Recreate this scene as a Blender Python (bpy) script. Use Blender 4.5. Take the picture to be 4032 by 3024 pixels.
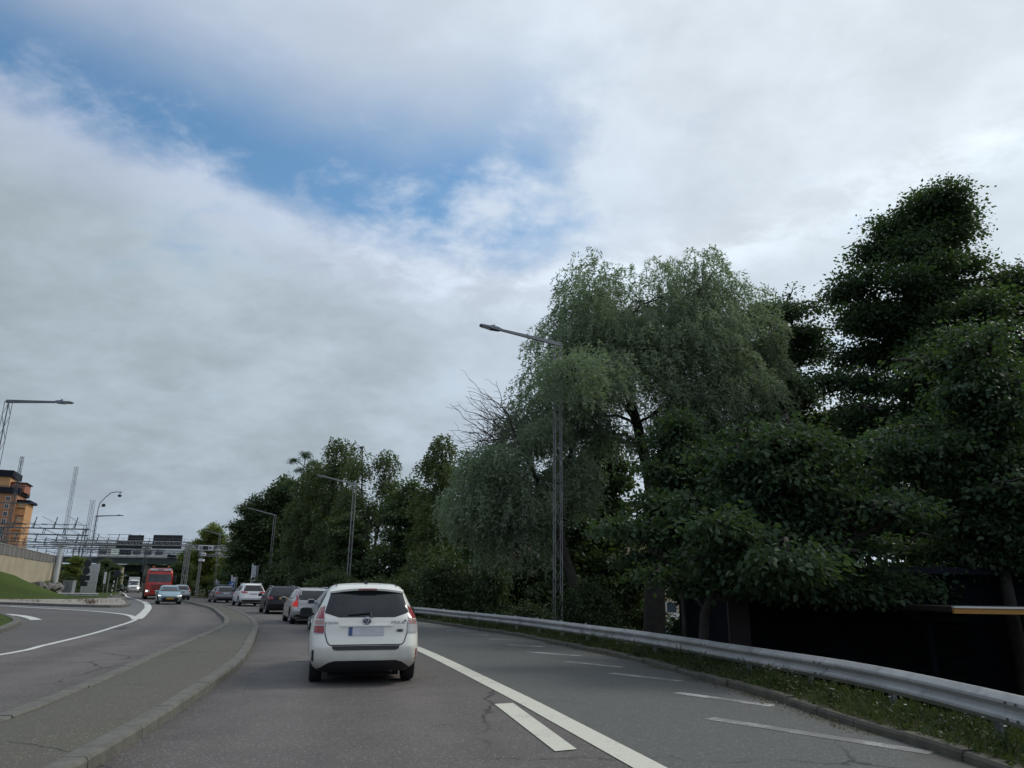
import bpy, bmesh, math, random
import numpy as np
from mathutils import Vector, Matrix
R = math.radians
scene = bpy.context.scene
col = scene.collection
for _o in list(bpy.data.objects):
    bpy.data.objects.remove(_o)

# ------------------------------------------------------------------ camera
CAM_H, PITCH, ROLL = 1.5, R(15.6), R(0.9)
cam_d = bpy.data.cameras.new('camera')
cam = bpy.data.objects.new('camera', cam_d)
col.objects.link(cam)
scene.camera = cam
cam_d.sensor_width = 36.0
cam_d.lens = 36.0 * 2900 / 4032
cam_d.clip_start, cam_d.clip_end = 0.1, 6000
_f = Vector((0, math.cos(PITCH), math.sin(PITCH)))
_r = Vector((1, 0, 0))
_u = _r.cross(_f)
_rt = math.cos(ROLL) * _r + math.sin(ROLL) * _u
_up = -math.sin(ROLL) * _r + math.cos(ROLL) * _u
cam.matrix_world = Matrix(((_rt.x, _up.x, -_f.x, 0), (_rt.y, _up.y, -_f.y, 0),
                           (_rt.z, _up.z, -_f.z, CAM_H), (0, 0, 0, 1)))

# ------------------------------------------------------------------ light
SUN_AZ, SUN_EL = R(64), R(44)
sun_dir = Vector((math.sin(SUN_AZ) * math.cos(SUN_EL), math.cos(SUN_AZ) * math.cos(SUN_EL), math.sin(SUN_EL)))
sl = bpy.data.lights.new('sun', 'SUN')
sl.energy, sl.angle, sl.color = 1.5, R(16), (1.0, 0.94, 0.85)
so = bpy.data.objects.new('sun', sl)
col.objects.link(so)
so.rotation_euler = sun_dir.to_track_quat('Z', 'Y').to_euler()

scene.view_settings.view_transform = 'Standard'
scene.view_settings.look = 'None'
scene.view_settings.exposure = 0.0
scene.view_settings.gamma = 1.0
scene.view_settings.use_curve_mapping = False
scene.cycles.use_denoising = True
scene.cycles.max_bounces = 6
scene.cycles.diffuse_bounces = 4
scene.cycles.glossy_bounces = 2
scene.cycles.transmission_bounces = 4
scene.cycles.transparent_max_bounces = 4
scene.cycles.use_adaptive_sampling = True
scene.cycles.adaptive_threshold = 0.02
scene.cycles.sample_clamp_indirect = 4.0


# ------------------------------------------------------------------ node expressions
class X:
    """A socket with arithmetic, so node graphs can be written as formulas."""
    def __init__(s, nt, sock):
        s.nt, s.s = nt, sock

    def _m(s, op, *a, clamp=False):
        n = s.nt.nodes.new('ShaderNodeMath')
        n.operation, n.use_clamp = op, clamp
        for i, v in enumerate((s,) + a):
            if isinstance(v, X):
                s.nt.links.new(v.s, n.inputs[i])
            else:
                n.inputs[i].default_value = v
        return X(s.nt, n.outputs[0])

    def __add__(s, o): return s._m('ADD', o)
    __radd__ = __add__
    def __sub__(s, o): return s._m('SUBTRACT', o)
    def __rsub__(s, o): return (s * -1.0) + o
    def __mul__(s, o): return s._m('MULTIPLY', o)
    __rmul__ = __mul__
    def __truediv__(s, o): return s._m('DIVIDE', o)
    def pow(s, o): return s._m('POWER', o)
    def max(s, o): return s._m('MAXIMUM', o)
    def min(s, o): return s._m('MINIMUM', o)
    def abs(s): return s._m('ABSOLUTE')
    def sin(s): return s._m('SINE')
    def sat(s): return s._m('ADD', 0.0, clamp=True)

    def ss(s, a, b, lo=0.0, hi=1.0):
        n = s.nt.nodes.new('ShaderNodeMapRange')
        n.interpolation_type = 'SMOOTHSTEP'
        s.nt.links.new(s.s, n.inputs[0])
        for i, v in zip((1, 2, 3, 4), (a, b, lo, hi)):
            n.inputs[i].default_value = v
        return X(s.nt, n.outputs[0])


def n_vec(nt, x, y, z=0.0):
    n = nt.nodes.new('ShaderNodeCombineXYZ')
    for i, v in enumerate((x, y, z)):
        if isinstance(v, X):
            nt.links.new(v.s, n.inputs[i])
        else:
            n.inputs[i].default_value = v
    return X(nt, n.outputs[0])


def n_noise(nt, vec, scale, detail=4.0, rough=0.55, dist=0.0, out=0):
    n = nt.nodes.new('ShaderNodeTexNoise')
    n.inputs['Scale'].default_value = scale
    n.inputs['Detail'].default_value = detail
    n.inputs['Roughness'].default_value = rough
    n.inputs['Distortion'].default_value = dist
    if vec is not None:
        nt.links.new(vec.s, n.inputs['Vector'])
    return X(nt, n.outputs[out])


def n_voro(nt, vec, scale, feature='F1', out=0, rnd=1.0):
    n = nt.nodes.new('ShaderNodeTexVoronoi')
    n.feature = feature
    n.inputs['Scale'].default_value = scale
    n.inputs['Randomness'].default_value = rnd
    nt.links.new(vec.s, n.inputs['Vector'])
    return X(nt, n.outputs[out])


def n_mix(nt, fac, a, b, blend='MIX'):
    n = nt.nodes.new('ShaderNodeMix')
    n.data_type, n.blend_type = 'RGBA', blend
    for sock, v in ((n.inputs[0], fac), (n.inputs[6], a), (n.inputs[7], b)):
        if isinstance(v, X):
            nt.links.new(v.s, sock)
        elif isinstance(v, (int, float)):
            sock.default_value = v
        else:
            sock.default_value = (*v, 1.0)
    return X(nt, n.outputs[2])


# ------------------------------------------------------------------ sky: daylight behind broken cloud
world = bpy.data.worlds.new('World')
scene.world = world
world.use_nodes = True
nt = world.node_tree
nt.nodes.clear()
tc = nt.nodes.new('ShaderNodeTexCoord')
sep = nt.nodes.new('ShaderNodeSeparateXYZ')
nt.links.new(tc.outputs['Generated'], sep.inputs[0])
dx, dy, dz = (X(nt, sep.outputs[i]) for i in range(3))
zz = dz.max(0.0) + 0.12
pu, pv = dx / zz, dy / zz                       # the cloud layer as a flat sheet overhead
zq = dz.max(0.0) + 0.34
qu, qv = dx / zq * 1.55, dy / zq * 1.55      # softer foreshortening for the cloud texture
pl = n_vec(nt, qu, qv)
warp = n_noise(nt, pl, 1.5, 5.0, 0.55)
warp2 = n_noise(nt, n_vec(nt, qu + 7.3, qv * 1.0 - 3.1), 3.0, 6.0, 0.56)
fine = n_noise(nt, n_vec(nt, qu * 1.0 + 2.0, qv * 1.3 + 1.0), 6.5, 8.0, 0.60, 0.3)
big = n_noise(nt, n_vec(nt, qu - 1.7, qv + 4.0), 1.1, 3.0, 0.5)
sky = nt.nodes.new('ShaderNodeTexSky')
sky.sky_type = 'NISHITA'
sky.sun_disc = False
sky.sun_elevation, sky.sun_rotation = SUN_EL, SUN_AZ
sky.air_density, sky.dust_density, sky.ozone_density = 1.0, 0.6, 1.0
skyc = X(nt, sky.outputs[0])
sd = dx * sun_dir.x + dy * sun_dir.y + dz * sun_dir.z
glow_ = sd.ss(-0.1, 1.0, 0.0, 1.0)
# a long opening in the cloud deck that runs across the sky
g = 1.57 - pu * 0.03 - pu * pu * 0.74
wob = (warp - 0.5) * 0.34 + (warp2 - 0.5) * 0.22
w = pv - g + wob
low_edge = (w + (fine - 0.5) * 0.22).ss(-0.08, 0.18, 1.0, 0.0)
high_edge = (w + pu * 0.10).ss(-0.68, -0.20, 0.0, 1.0)
right_end = (pu + (warp2 - 0.5) * 0.8).ss(-0.08, 0.34, 1.0, 0.0)
wisps = (fine * 0.35 + warp2 * 0.65).ss(0.50, 0.70, 1.0, 0.22)
gap = low_edge * high_edge * right_end * wisps
veil = w.ss(-1.0, -0.25, 0.0, 1.0) * low_edge * 0.42 * (1.0 - glow_)
patches = ((fine * 0.35 + warp * 0.65) + (big - 0.5) * 0.25).ss(0.56, 0.72, 0.0, 0.40) * dz.ss(0.18, 0.4, 0.0, 1.0)
blue = gap.max(patches).max(veil).sat() * 0.95
# brightness of the cloud itself: brighter towards the veiled sun, greyer in the thick low deck
low_deck = w.ss(0.06, 0.60, 0.0, 1.0) * pu.ss(-0.75, 0.25, 1.0, 0.32) * dz.ss(0.0, 0.16, 0.55, 1.0)
tex = (warp * 0.42 + warp2 * 0.40 + fine * 0.18).ss(0.36, 0.64, 0.0, 1.0)
lum = (tex * (glow_ * 0.14 + 0.17) + 0.88 + glow_ * 0.36) * (1.0 - low_deck * (1.0 - tex * 0.6) * 0.17)
edge_light = w.ss(0.0, 0.2, 0.0, 1.0) * w.ss(0.2, 0.5, 1.0, 0.0) * pu.ss(-0.7, -0.2, 0.0, 1.0) * fine.ss(0.35, 0.65, 0.02, 0.26)
lum = lum + edge_light
cloud = n_mix(nt, glow_, (4.1, 4.85, 6.35), (5.4, 5.95, 6.45))
cloud = n_mix(nt, low_deck, cloud, (4.45, 5.3, 6.0))
cl2 = nt.nodes.new('ShaderNodeVectorMath')
cl2.operation = 'SCALE'
nt.links.new(cloud.s, cl2.inputs[0])
nt.links.new(lum.s, cl2.inputs[3])
sk2 = n_mix(nt, 1.0, skyc, (0.95, 1.40, 1.52), 'MULTIPLY')
final = n_mix(nt, blue, X(nt, cl2.outputs[0]), sk2)
bgn = nt.nodes.new('ShaderNodeBackground')
bgn.inputs[1].default_value = 0.1
nt.links.new(final.s, bgn.inputs[0])
wo = nt.nodes.new('ShaderNodeOutputWorld')
nt.links.new(bgn.outputs[0], wo.inputs[0])

# ------------------------------------------------------------------ materials
MATS = {}


def new_mat(name):
    m = bpy.data.materials.new(name)
    m.use_nodes = True
    nt = m.node_tree
    b = nt.nodes['Principled BSDF']
    MATS[name] = m
    return m, nt, b


def pos(nt, kind='Object'):
    if kind == 'World':
        return X(nt, nt.nodes.new('ShaderNodeNewGeometry').outputs['Position'])
    return X(nt, nt.nodes.new('ShaderNodeTexCoord').outputs[kind])


def bump(nt, b, h, strength=0.3, dist=0.01):
    n = nt.nodes.new('ShaderNodeBump')
    n.inputs['Strength'].default_value = strength
    n.inputs['Distance'].default_value = dist
    nt.links.new(h.s, n.inputs['Height'])
    nt.links.new(n.outputs[0], b.inputs['Normal'])


def pbr(name, c, rough=0.6, metal=0.0, var=0.12, scale=2.0, bmp=0.0, coat=0.0, spec=None, dirt=0.0):
    m, nt, b = new_mat(name)
    p = pos(nt)
    n1 = n_noise(nt, p, scale, 5.0, 0.6)
    n2 = n_noise(nt, p, scale * 9.0, 3.0, 0.6)
    k = n1 * 0.65 + n2 * 0.35
    lo = tuple(v * (1 - var) for v in c)
    hi = tuple(min(1.0, v * (1 + var)) for v in c)
    cc = n_mix(nt, k.ss(0.3, 0.7), lo, hi)
    if dirt:
        cc = n_mix(nt, n_noise(nt, p, scale * 2.3, 6.0, 0.7).ss(0.5, 0.75) * dirt, cc, (0.06, 0.055, 0.045))
    nt.links.new(cc.s, b.inputs['Base Color'])
    r = (n2 * 0.3 + (rough - 0.15)).sat()
    nt.links.new(r.s, b.inputs['Roughness'])
    b.inputs['Metallic'].default_value = metal
    if coat:
        b.inputs['Coat Weight'].default_value = coat
        b.inputs['Coat Roughness'].default_value = 0.06
    if spec is not None:
        b.inputs['Specular IOR Level'].default_value = spec
    if bmp:
        bump(nt, b, k, bmp, 0.02)
    return m


def asphalt(name, base, tint, amt=0.5, speck=0.6, worn=0.25, tracks=False, gutter=False):
    m, nt, b = new_mat(name)
    p = pos(nt, 'World')
    big = n_noise(nt, p, 0.16, 4.0, 0.6)
    mid = n_noise(nt, p, 1.1, 5.0, 0.65)
    grit = n_noise(nt, p, 55.0, 2.0, 0.7)
    vo = n_voro(nt, p, 48.0, out=1)
    sepc = nt.nodes.new('ShaderNodeSeparateColor')
    nt.links.new(vo.s, sepc.inputs[0])
    rnd = X(nt, sepc.outputs[0])
    vd = n_voro(nt, p, 48.0)
    stone = rnd.ss(0.72, 0.97) * vd.ss(0.30, 0.50, 1.0, 0.0)
    dark = rnd.ss(0.0, 0.25, 1.0, 0.0) * vd.ss(0.30, 0.50, 1.0, 0.0)
    c = n_mix(nt, (big * 0.6 + mid * 0.4).ss(0.36, 0.64) * amt, base, tint)
    lum = (mid - 0.5) * worn * 1.2 + (big - 0.5) * worn * 1.3 + (grit - 0.5) * 0.5 + 1.0
    if tracks:          # polished wheel tracks and the dirty strip along the kerbs
        at1 = nt.nodes.new('ShaderNodeAttribute')
        at1.attribute_name = 'lane_pos'
        lp_ = X(nt, at1.outputs['Fac']) + (mid - 0.5) * 0.5
        tr = (lp_ - 1.25).abs().ss(0.1, 0.55, 1.0, 0.0).max((lp_ - 2.95).abs().ss(0.1, 0.55, 1.0, 0.0))
        oil = (lp_ - 2.1).abs().ss(0.05, 0.45, 1.0, 0.0)
        gut = lp_.ss(0.05, 0.75, 1.0, 0.0)
        lum = lum + tr * 0.13 - oil * big.ss(0.4, 0.65) * 0.22 - gut * 0.30
    sc = nt.nodes.new('ShaderNodeVectorMath')
    sc.operation = 'SCALE'
    nt.links.new(c.s, sc.inputs[0])
    nt.links.new(lum.s, sc.inputs[3])
    c = n_mix(nt, stone * speck, X(nt, sc.outputs[0]), tuple(min(0.5, v * 2.7 + 0.03) for v in base))
    c = n_mix(nt, dark * speck * 0.8, c, tuple(v * 0.35 for v in base))
    if gutter:          # earth washed up along the kerb
        at1 = nt.nodes.new('ShaderNodeAttribute')
        at1.attribute_name = 'lane_pos'
        lp_ = X(nt, at1.outputs['Fac']) + (mid - 0.5) * 0.7 + (grit - 0.5) * 0.2
        c = n_mix(nt, lp_.ss(0.0, 0.42, 0.85, 0.0), c, (0.050, 0.042, 0.030))
    # hairline cracks and oily patches
    pw = n_vec(nt, X(nt, _sep(nt, p, 0)) + (mid - 0.5) * 0.8, X(nt, _sep(nt, p, 1)) + (n_noise(nt, p, 1.7, 4.0, 0.6) - 0.5) * 0.8)
    cr = n_voro(nt, pw, 0.23, 'DISTANCE_TO_EDGE')
    crack = cr.ss(0.002, 0.009, 1.0, 0.0) * big.ss(0.47, 0.57)
    c = n_mix(nt, crack * 0.8, c, (0.02, 0.02, 0.02))
    blot = n_noise(nt, p, 0.75, 5.0, 0.6, 0.8).ss(0.60, 0.70) * n_noise(nt, p, 6.0, 3.0).ss(0.3, 0.6)
    c = n_mix(nt, blot * 0.38, c, tuple(v * 0.4 for v in base))
    nt.links.new(c.s, b.inputs['Base Color'])
    b.inputs['Roughness'].default_value = 0.82
    b.inputs['Specular IOR Level'].default_value = 0.35
    bump(nt, b, grit * 0.5 + vd * 0.5, 0.55, 0.006)
    return m


def _sep(nt, v, i):
    n = nt.nodes.new('ShaderNodeSeparateXYZ')
    nt.links.new(v.s, n.inputs[0])
    return n.outputs[i]


asphalt('asphalt_lane', (0.100, 0.092, 0.085), (0.120, 0.103, 0.095), 0.8, 0.80, 0.34, tracks=True)
asphalt('asphalt_shoulder', (0.108, 0.109, 0.100), (0.088, 0.090, 0.083), 0.7, 0.55, 0.32, gutter=True)
asphalt('asphalt_side', (0.090, 0.086, 0.080), (0.106, 0.097, 0.090), 0.8, 0.5, 0.32)
asphalt('asphalt_median', (0.112, 0.104, 0.084), (0.080, 0.076, 0.057), 0.9, 0.6, 0.5)
asphalt('asphalt_grey', (0.150, 0.150, 0.145), (0.125, 0.125, 0.122), 0.7, 0.3, 0.25)


def paint_mat(name, c, wear):
    m, nt, b = new_mat(name)
    p = pos(nt, 'World')
    n1 = n_noise(nt, p, 1.6, 5.0, 0.65)
    n2 = n_noise(nt, p, 42.0, 3.0, 0.7)
    k = (n1 * 0.55 + n2 * 0.45).ss(0.60 - wear * 0.35, 0.74 - wear * 0.3)
    cc = n_mix(nt, k * min(1.0, 0.35 + wear), c, (0.13, 0.128, 0.118))
    n3 = n_noise(nt, p, 11.0, 5.0, 0.7)
    cc = n_mix(nt, (n3 * 0.7 + n1 * 0.3).ss(0.56, 0.68) * min(0.9, 0.45 + wear), cc, (0.15, 0.147, 0.135))
    cc = n_mix(nt, n2.ss(0.3, 0.8) * 0.25, cc, tuple(v * 0.7 for v in c))
    nt.links.new(cc.s, b.inputs['Base Color'])
    b.inputs['Roughness'].default_value = 0.7
    bump(nt, b, n2, 0.25, 0.004)


paint_mat('paint_fresh', (0.60, 0.59, 0.49), 0.18)
paint_mat('paint_white', (0.60, 0.60, 0.56), 0.28)
paint_mat('paint_worn', (0.50, 0.50, 0.46), 0.62)

pbr('granite', (0.125, 0.121, 0.102), 0.85, var=0.30, scale=5.0, bmp=0.5, dirt=0.5)
pbr('granite_mossy', (0.080, 0.074, 0.055), 0.9, var=0.35, scale=4.0, bmp=0.5, dirt=0.4)
pbr('gravel', (0.27, 0.25, 0.21), 0.9, var=0.35, scale=6.0, bmp=0.6, dirt=0.2)
pbr('galv', (0.36, 0.36, 0.345), 0.6, 0.2, 0.20, 1.5, dirt=0.45)
pbr('galv_post', (0.25, 0.255, 0.25), 0.55, 0.3, 0.2, 3.0)
pbr('galv_dark', (0.16, 0.17, 0.18), 0.5, 0.5, 0.2, 3.0)
pbr('galv_mid', (0.28, 0.29, 0.29), 0.55, 0.35, 0.2, 3.0)
pbr('steel_light', (0.50, 0.52, 0.53), 0.5, 0.2, 0.12, 2.0, dirt=0.1)
pbr('lamp_head_grey', (0.16, 0.17, 0.19), 0.45, 0.3, 0.08, 3.0)
pbr('rail_blue_grey', (0.075, 0.095, 0.105), 0.6, 0.3, 0.2, 3.0)
pbr('concrete', (0.40, 0.345, 0.245), 0.9, var=0.16, scale=0.5, bmp=0.25, dirt=0.15)
pbr('concrete_grey', (0.33, 0.32, 0.29), 0.9, var=0.15, scale=0.8, bmp=0.25, dirt=0.15)
pbr('pier_brown', (0.22, 0.19, 0.15), 0.9, var=0.2, scale=0.7, bmp=0.25, dirt=0.2)
pbr('barrier_grey', (0.15, 0.145, 0.14), 0.8, var=0.15, scale=1.0, dirt=0.15)
pbr('bridge_green', (0.045, 0.06, 0.055), 0.7, var=0.2, scale=0.6)
pbr('sign_back', (0.018, 0.022, 0.026), 0.6, var=0.2, scale=2.0)
pbr('sign_rib', (0.09, 0.10, 0.11), 0.5, 0.3, 0.1, 3.0)
pbr('sign_white', (0.68, 0.69, 0.69), 0.5, var=0.06, scale=3.0)
pbr('sign_black', (0.012, 0.012, 0.013), 0.4, var=0.1, scale=3.0)
pbr('sign_blue', (0.02, 0.10, 0.32), 0.45, var=0.08, scale=3.0)
pbr('sign_yellow', (0.62, 0.42, 0.04), 0.45, var=0.08, scale=3.0)
pbr('cabinet', (0.24, 0.26, 0.28), 0.6, var=0.08, scale=2.0, dirt=0.15)
pbr('cabinet_green', (0.03, 0.05, 0.045), 0.6, var=0.1, scale=2.0)
pbr('ochre', (0.40, 0.20, 0.105), 0.9, var=0.10, scale=0.15)
pbr('ochre_pale', (0.56, 0.30, 0.13), 0.9, var=0.10, scale=0.15)
pbr('ochre_dark', (0.33, 0.13, 0.08), 0.9, var=0.10, scale=0.15)
pbr('roof_dark', (0.02, 0.022, 0.03), 0.8, var=0.15, scale=0.5, spec=0.1)
pbr('frame_white', (0.66, 0.64, 0.58), 0.6, var=0.05, scale=2.0)
pbr('pane', (0.04, 0.05, 0.06), 0.12, var=0.2, scale=1.0)
pbr('plaster_beige', (0.46, 0.36, 0.22), 0.9, var=0.10, scale=0.3)
pbr('plaster_pink', (0.38, 0.24, 0.19), 0.9, var=0.10, scale=0.3)
pbr('shed_dark', (0.006, 0.007, 0.010), 0.9, var=0.4, scale=1.0, spec=0.05)
pbr('shed_slat', (0.006, 0.007, 0.008), 0.9, var=0.4, scale=1.5, spec=0.05)
pbr('shed_brown', (0.028, 0.020, 0.019), 0.8, var=0.2, scale=1.5)
pbr('fascia_orange', (0.40, 0.19, 0.035), 0.6, var=0.12, scale=1.5)
pbr('fascia_white', (0.62, 0.61, 0.56), 0.6, var=0.08, scale=1.5)
pbr('board_red', (0.33, 0.05, 0.035), 0.6, var=0.2, scale=1.0)
pbr('board_orange', (0.45, 0.10, 0.03), 0.6, var=0.15, scale=1.0)
pbr('rock', (0.17, 0.16, 0.15), 0.9, var=0.4, scale=1.2, bmp=0.8)
pbr('bark', (0.040, 0.034, 0.028), 0.95, var=0.4, scale=3.0, bmp=0.8)
pbr('bark_grey', (0.085, 0.078, 0.068), 0.95, var=0.4, scale=3.0, bmp=0.8)
pbr('dead_weed', (0.14, 0.085, 0.065), 0.9, var=0.3, scale=4.0)
pbr('white_petal', (0.58, 0.52, 0.52), 0.8, var=0.12, scale=9.0)


def ground_mat(name, a, c2, d, sc=1.0):
    m, nt, b = new_mat(name)
    p = pos(nt, 'World')
    n1 = n_noise(nt, p, 0.22 * sc, 5.0, 0.6)
    n2 = n_noise(nt, p, 2.6 * sc, 6.0, 0.65)
    n3 = n_noise(nt, p, 19.0 * sc, 4.0, 0.7)
    c = n_mix(nt, n1.ss(0.36, 0.64), a, c2)
    c = n_mix(nt, n2.ss(0.45, 0.75) * 0.55, c, d)
    c = n_mix(nt, n3.ss(0.35, 0.75) * 0.45, c, tuple(v * 0.45 for v in a))
    nt.links.new(c.s, b.inputs['Base Color'])
    b.inputs['Roughness'].default_value = 0.95
    b.inputs['Specular IOR Level'].default_value = 0.1
    bump(nt, b, n2 * 0.5 + n3 * 0.5, 0.9, 0.08)


ground_mat('turf', (0.066, 0.098, 0.022), (0.050, 0.074, 0.020), (0.095, 0.105, 0.035))
ground_mat('turf_worn', (0.075, 0.085, 0.035), (0.11, 0.10, 0.06), (0.15, 0.13, 0.09), 2.0)
ground_mat('soil', (0.040, 0.036, 0.022), (0.034, 0.045, 0.018), (0.060, 0.052, 0.034))


def leaf_mat(name, a, c2, trans=0.35, rough=0.5, spec=0.25, ttint=(1.35, 1.5, 0.6)):
    m, nt, b = new_mat(name)
    g = nt.nodes.new('ShaderNodeNewGeometry')
    rnd = X(nt, g.outputs['Random Per Island'])
    p = X(nt, g.outputs['Position'])
    n1 = n_noise(nt, p, 0.35, 3.0, 0.5)
    c = n_mix(nt, (rnd * 0.6 + n1 * 0.7 - 0.15).sat(), a, c2)
    nt.links.new(c.s, b.inputs['Base Color'])
    b.inputs['Roughness'].default_value = rough
    b.inputs['Specular IOR Level'].default_value = spec
    t = nt.nodes.new('ShaderNodeBsdfTranslucent')
    tcol = n_mix(nt, 1.0, c, ttint, 'MULTIPLY')
    nt.links.new(tcol.s, t.inputs[0])
    mx = nt.nodes.new('ShaderNodeMixShader')
    mx.inputs[0].default_value = trans
    nt.links.new(b.outputs[0], mx.inputs[1])
    nt.links.new(t.outputs[0], mx.inputs[2])
    nt.links.new(mx.outputs[0], nt.nodes['Material Output'].inputs[0])


leaf_mat('leaf_willow', (0.175, 0.230, 0.155), (0.280, 0.330, 0.230), 0.42, ttint=(1.1, 1.25, 0.8))
leaf_mat('leaf_alder', (0.048, 0.084, 0.050), (0.078, 0.118, 0.060), 0.36)
leaf_mat('leaf_hazel', (0.040, 0.070, 0.042), (0.068, 0.102, 0.054), 0.3, 0.6, 0.10)
leaf_mat('leaf_birch', (0.072, 0.108, 0.052), (0.125, 0.155, 0.066), 0.3)
leaf_mat('leaf_mixed', (0.050, 0.084, 0.042), (0.088, 0.124, 0.050), 0.3)
leaf_mat('leaf_bright', (0.115, 0.155, 0.040), (0.200, 0.220, 0.060), 0.35)
leaf_mat('leaf_grass', (0.036, 0.056, 0.018), (0.074, 0.088, 0.028), 0.3)
leaf_mat('leaf_shrub', (0.030, 0.054, 0.026), (0.062, 0.090, 0.036), 0.3)
leaf_mat('leaf_weed', (0.034, 0.060, 0.022), (0.066, 0.092, 0.030), 0.3)
leaf_mat('leaf_fallen', (0.060, 0.052, 0.022), (0.120, 0.105, 0.035), 0.2)


def car_paint(name, c, metal=0.0, rough=0.35, dirty=0.40, coat=0.5):
    m, nt, b = new_mat(name)
    p = pos(nt)
    n1 = n_noise(nt, p, 2.0, 5.0, 0.65)
    z = X(nt, _sep(nt, p, 2))
    grime = (z + (n1 - 0.5) * 0.5).ss(0.15, 0.75, dirty, 0.0)
    cc = n_mix(nt, grime, c, (0.10, 0.09, 0.075))
    nt.links.new(cc.s, b.inputs['Base Color'])
    b.inputs['Metallic'].default_value = metal
    b.inputs['Roughness'].default_value = rough
    b.inputs['Coat Weight'].default_value = coat
    b.inputs['Coat Roughness'].default_value = 0.05
    b.inputs['Specular IOR Level'].default_value = 0.3


car_paint('paint_pearl', (0.80, 0.79, 0.71))
car_paint('paint_suv_white', (0.80, 0.80, 0.79))
car_paint('paint_silver', (0.46, 0.45, 0.43), 0.35)
car_paint('paint_silver_blue', (0.34, 0.37, 0.40), 0.35)
car_paint('paint_teal', (0.25, 0.36, 0.39), 0.25)
car_paint('paint_grey', (0.17, 0.175, 0.19), 0.3)
car_paint('paint_navy', (0.006, 0.007, 0.011), 0.0, 0.4, 0.08, 0.15)
car_paint('paint_red', (0.42, 0.028, 0.018))
car_paint('paint_blue', (0.02, 0.13, 0.34))
car_paint('paint_dark', (0.05, 0.05, 0.055), 0.2)
car_paint('paint_van_white', (0.72, 0.72, 0.70))
car_paint('paint_sand', (0.40, 0.22, 0.05))
pbr('rubber', (0.012, 0.012, 0.013), 0.85, var=0.2, scale=6.0)
pbr('trim_black', (0.014, 0.014, 0.016), 0.55, var=0.15, scale=5.0)
pbr('trim_dark', (0.035, 0.036, 0.038), 0.5, var=0.15, scale=5.0)
pbr('rim_alloy', (0.42, 0.43, 0.44), 0.4, 0.6, 0.1, 5.0)
pbr('chrome', (0.65, 0.66, 0.67), 0.2, 0.9, 0.05, 5.0)
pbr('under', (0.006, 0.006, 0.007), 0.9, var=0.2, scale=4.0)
pbr('lens_red', (0.30, 0.022, 0.028), 0.18, var=0.12, scale=30.0, coat=0.6)
pbr('lens_clear', (0.50, 0.50, 0.49), 0.2, var=0.15, scale=30.0, coat=0.6)
pbr('lens_pink', (0.38, 0.22, 0.20), 0.2, var=0.15, scale=30.0, coat=0.6)
pbr('plate_white', (0.52, 0.53, 0.55), 0.5, var=0.10, scale=9.0)
pbr('plate_yellow', (0.50, 0.28, 0.04), 0.5, var=0.15, scale=7.0)
pbr('plate_blue', (0.06, 0.09, 0.22), 0.5, var=0.10, scale=9.0)
pbr('badge_blue', (0.012, 0.025, 0.07), 0.25, var=0.1, scale=9.0, coat=0.5)


def glass_mat(name, c, rough=0.06):
    m, nt, b = new_mat(name)
    p = pos(nt)
    n = n_noise(nt, p, 1.8, 4.0, 0.6)
    cc = n_mix(nt, n.ss(0.35, 0.7), tuple(v * 0.7 for v in c), tuple(v * 1.6 for v in c))
    nt.links.new(cc.s, b.inputs['Base Color'])
    nt.links.new((n * 0.06 + rough - 0.02).s, b.inputs['Roughness'])
    b.inputs['IOR'].default_value = 1.5


glass_mat('glass_tint', (0.009, 0.011, 0.014))
glass_mat('glass_screen', (0.030, 0.036, 0.042))


def emit(name, c, s, base=(0.6, 0.6, 0.58)):
    m, nt, b = new_mat(name)
    n = n_noise(nt, pos(nt), 20.0, 2.0)
    cc = n_mix(nt, n, tuple(v * 0.8 for v in c), c)
    b.inputs['Base Color'].default_value = (*base, 1)
    nt.links.new(cc.s, b.inputs['Emission Color'])
    b.inputs['Emission Strength'].default_value = s
    b.inputs['Roughness'].default_value = 0.2


emit('headlight_lit', (1.0, 0.97, 0.88), 1.6)
emit('tail_lit', (1.0, 0.05, 0.03), 0.28, (0.3, 0.02, 0.02))
emit('display_dim', (0.72, 0.95, 0.85), 0.30, (0.2, 0.22, 0.2))


# ------------------------------------------------------------------ objects
def tag(o, label=None, cat=None, group=None, kind=None):
    for k, v in (('label', label), ('category', cat), ('group', group), ('kind', kind)):
        if v:
            o[k] = v
    return o


def empty(name, loc=(0, 0, 0), rz=0.0):
    o = bpy.data.objects.new(name, None)
    o.empty_display_size = 0.2
    o.location, o.rotation_euler = loc, (0, 0, rz)
    col.objects.link(o)
    return o


def link(name, me, mat, parent=None, loc=None):
    o = bpy.data.objects.new(name, me)
    if mat and not me.materials:
        me.materials.append(MATS[mat])
    if parent:
        o.parent = parent
    if loc is not None:
        o.location = loc
    col.objects.link(o)
    return o


def copy_tree(o, parent=None):
    c = o.copy()
    col.objects.link(c)
    c.parent = parent
    for ch in list(o.children):
        copy_tree(ch, c)
    return c


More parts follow.
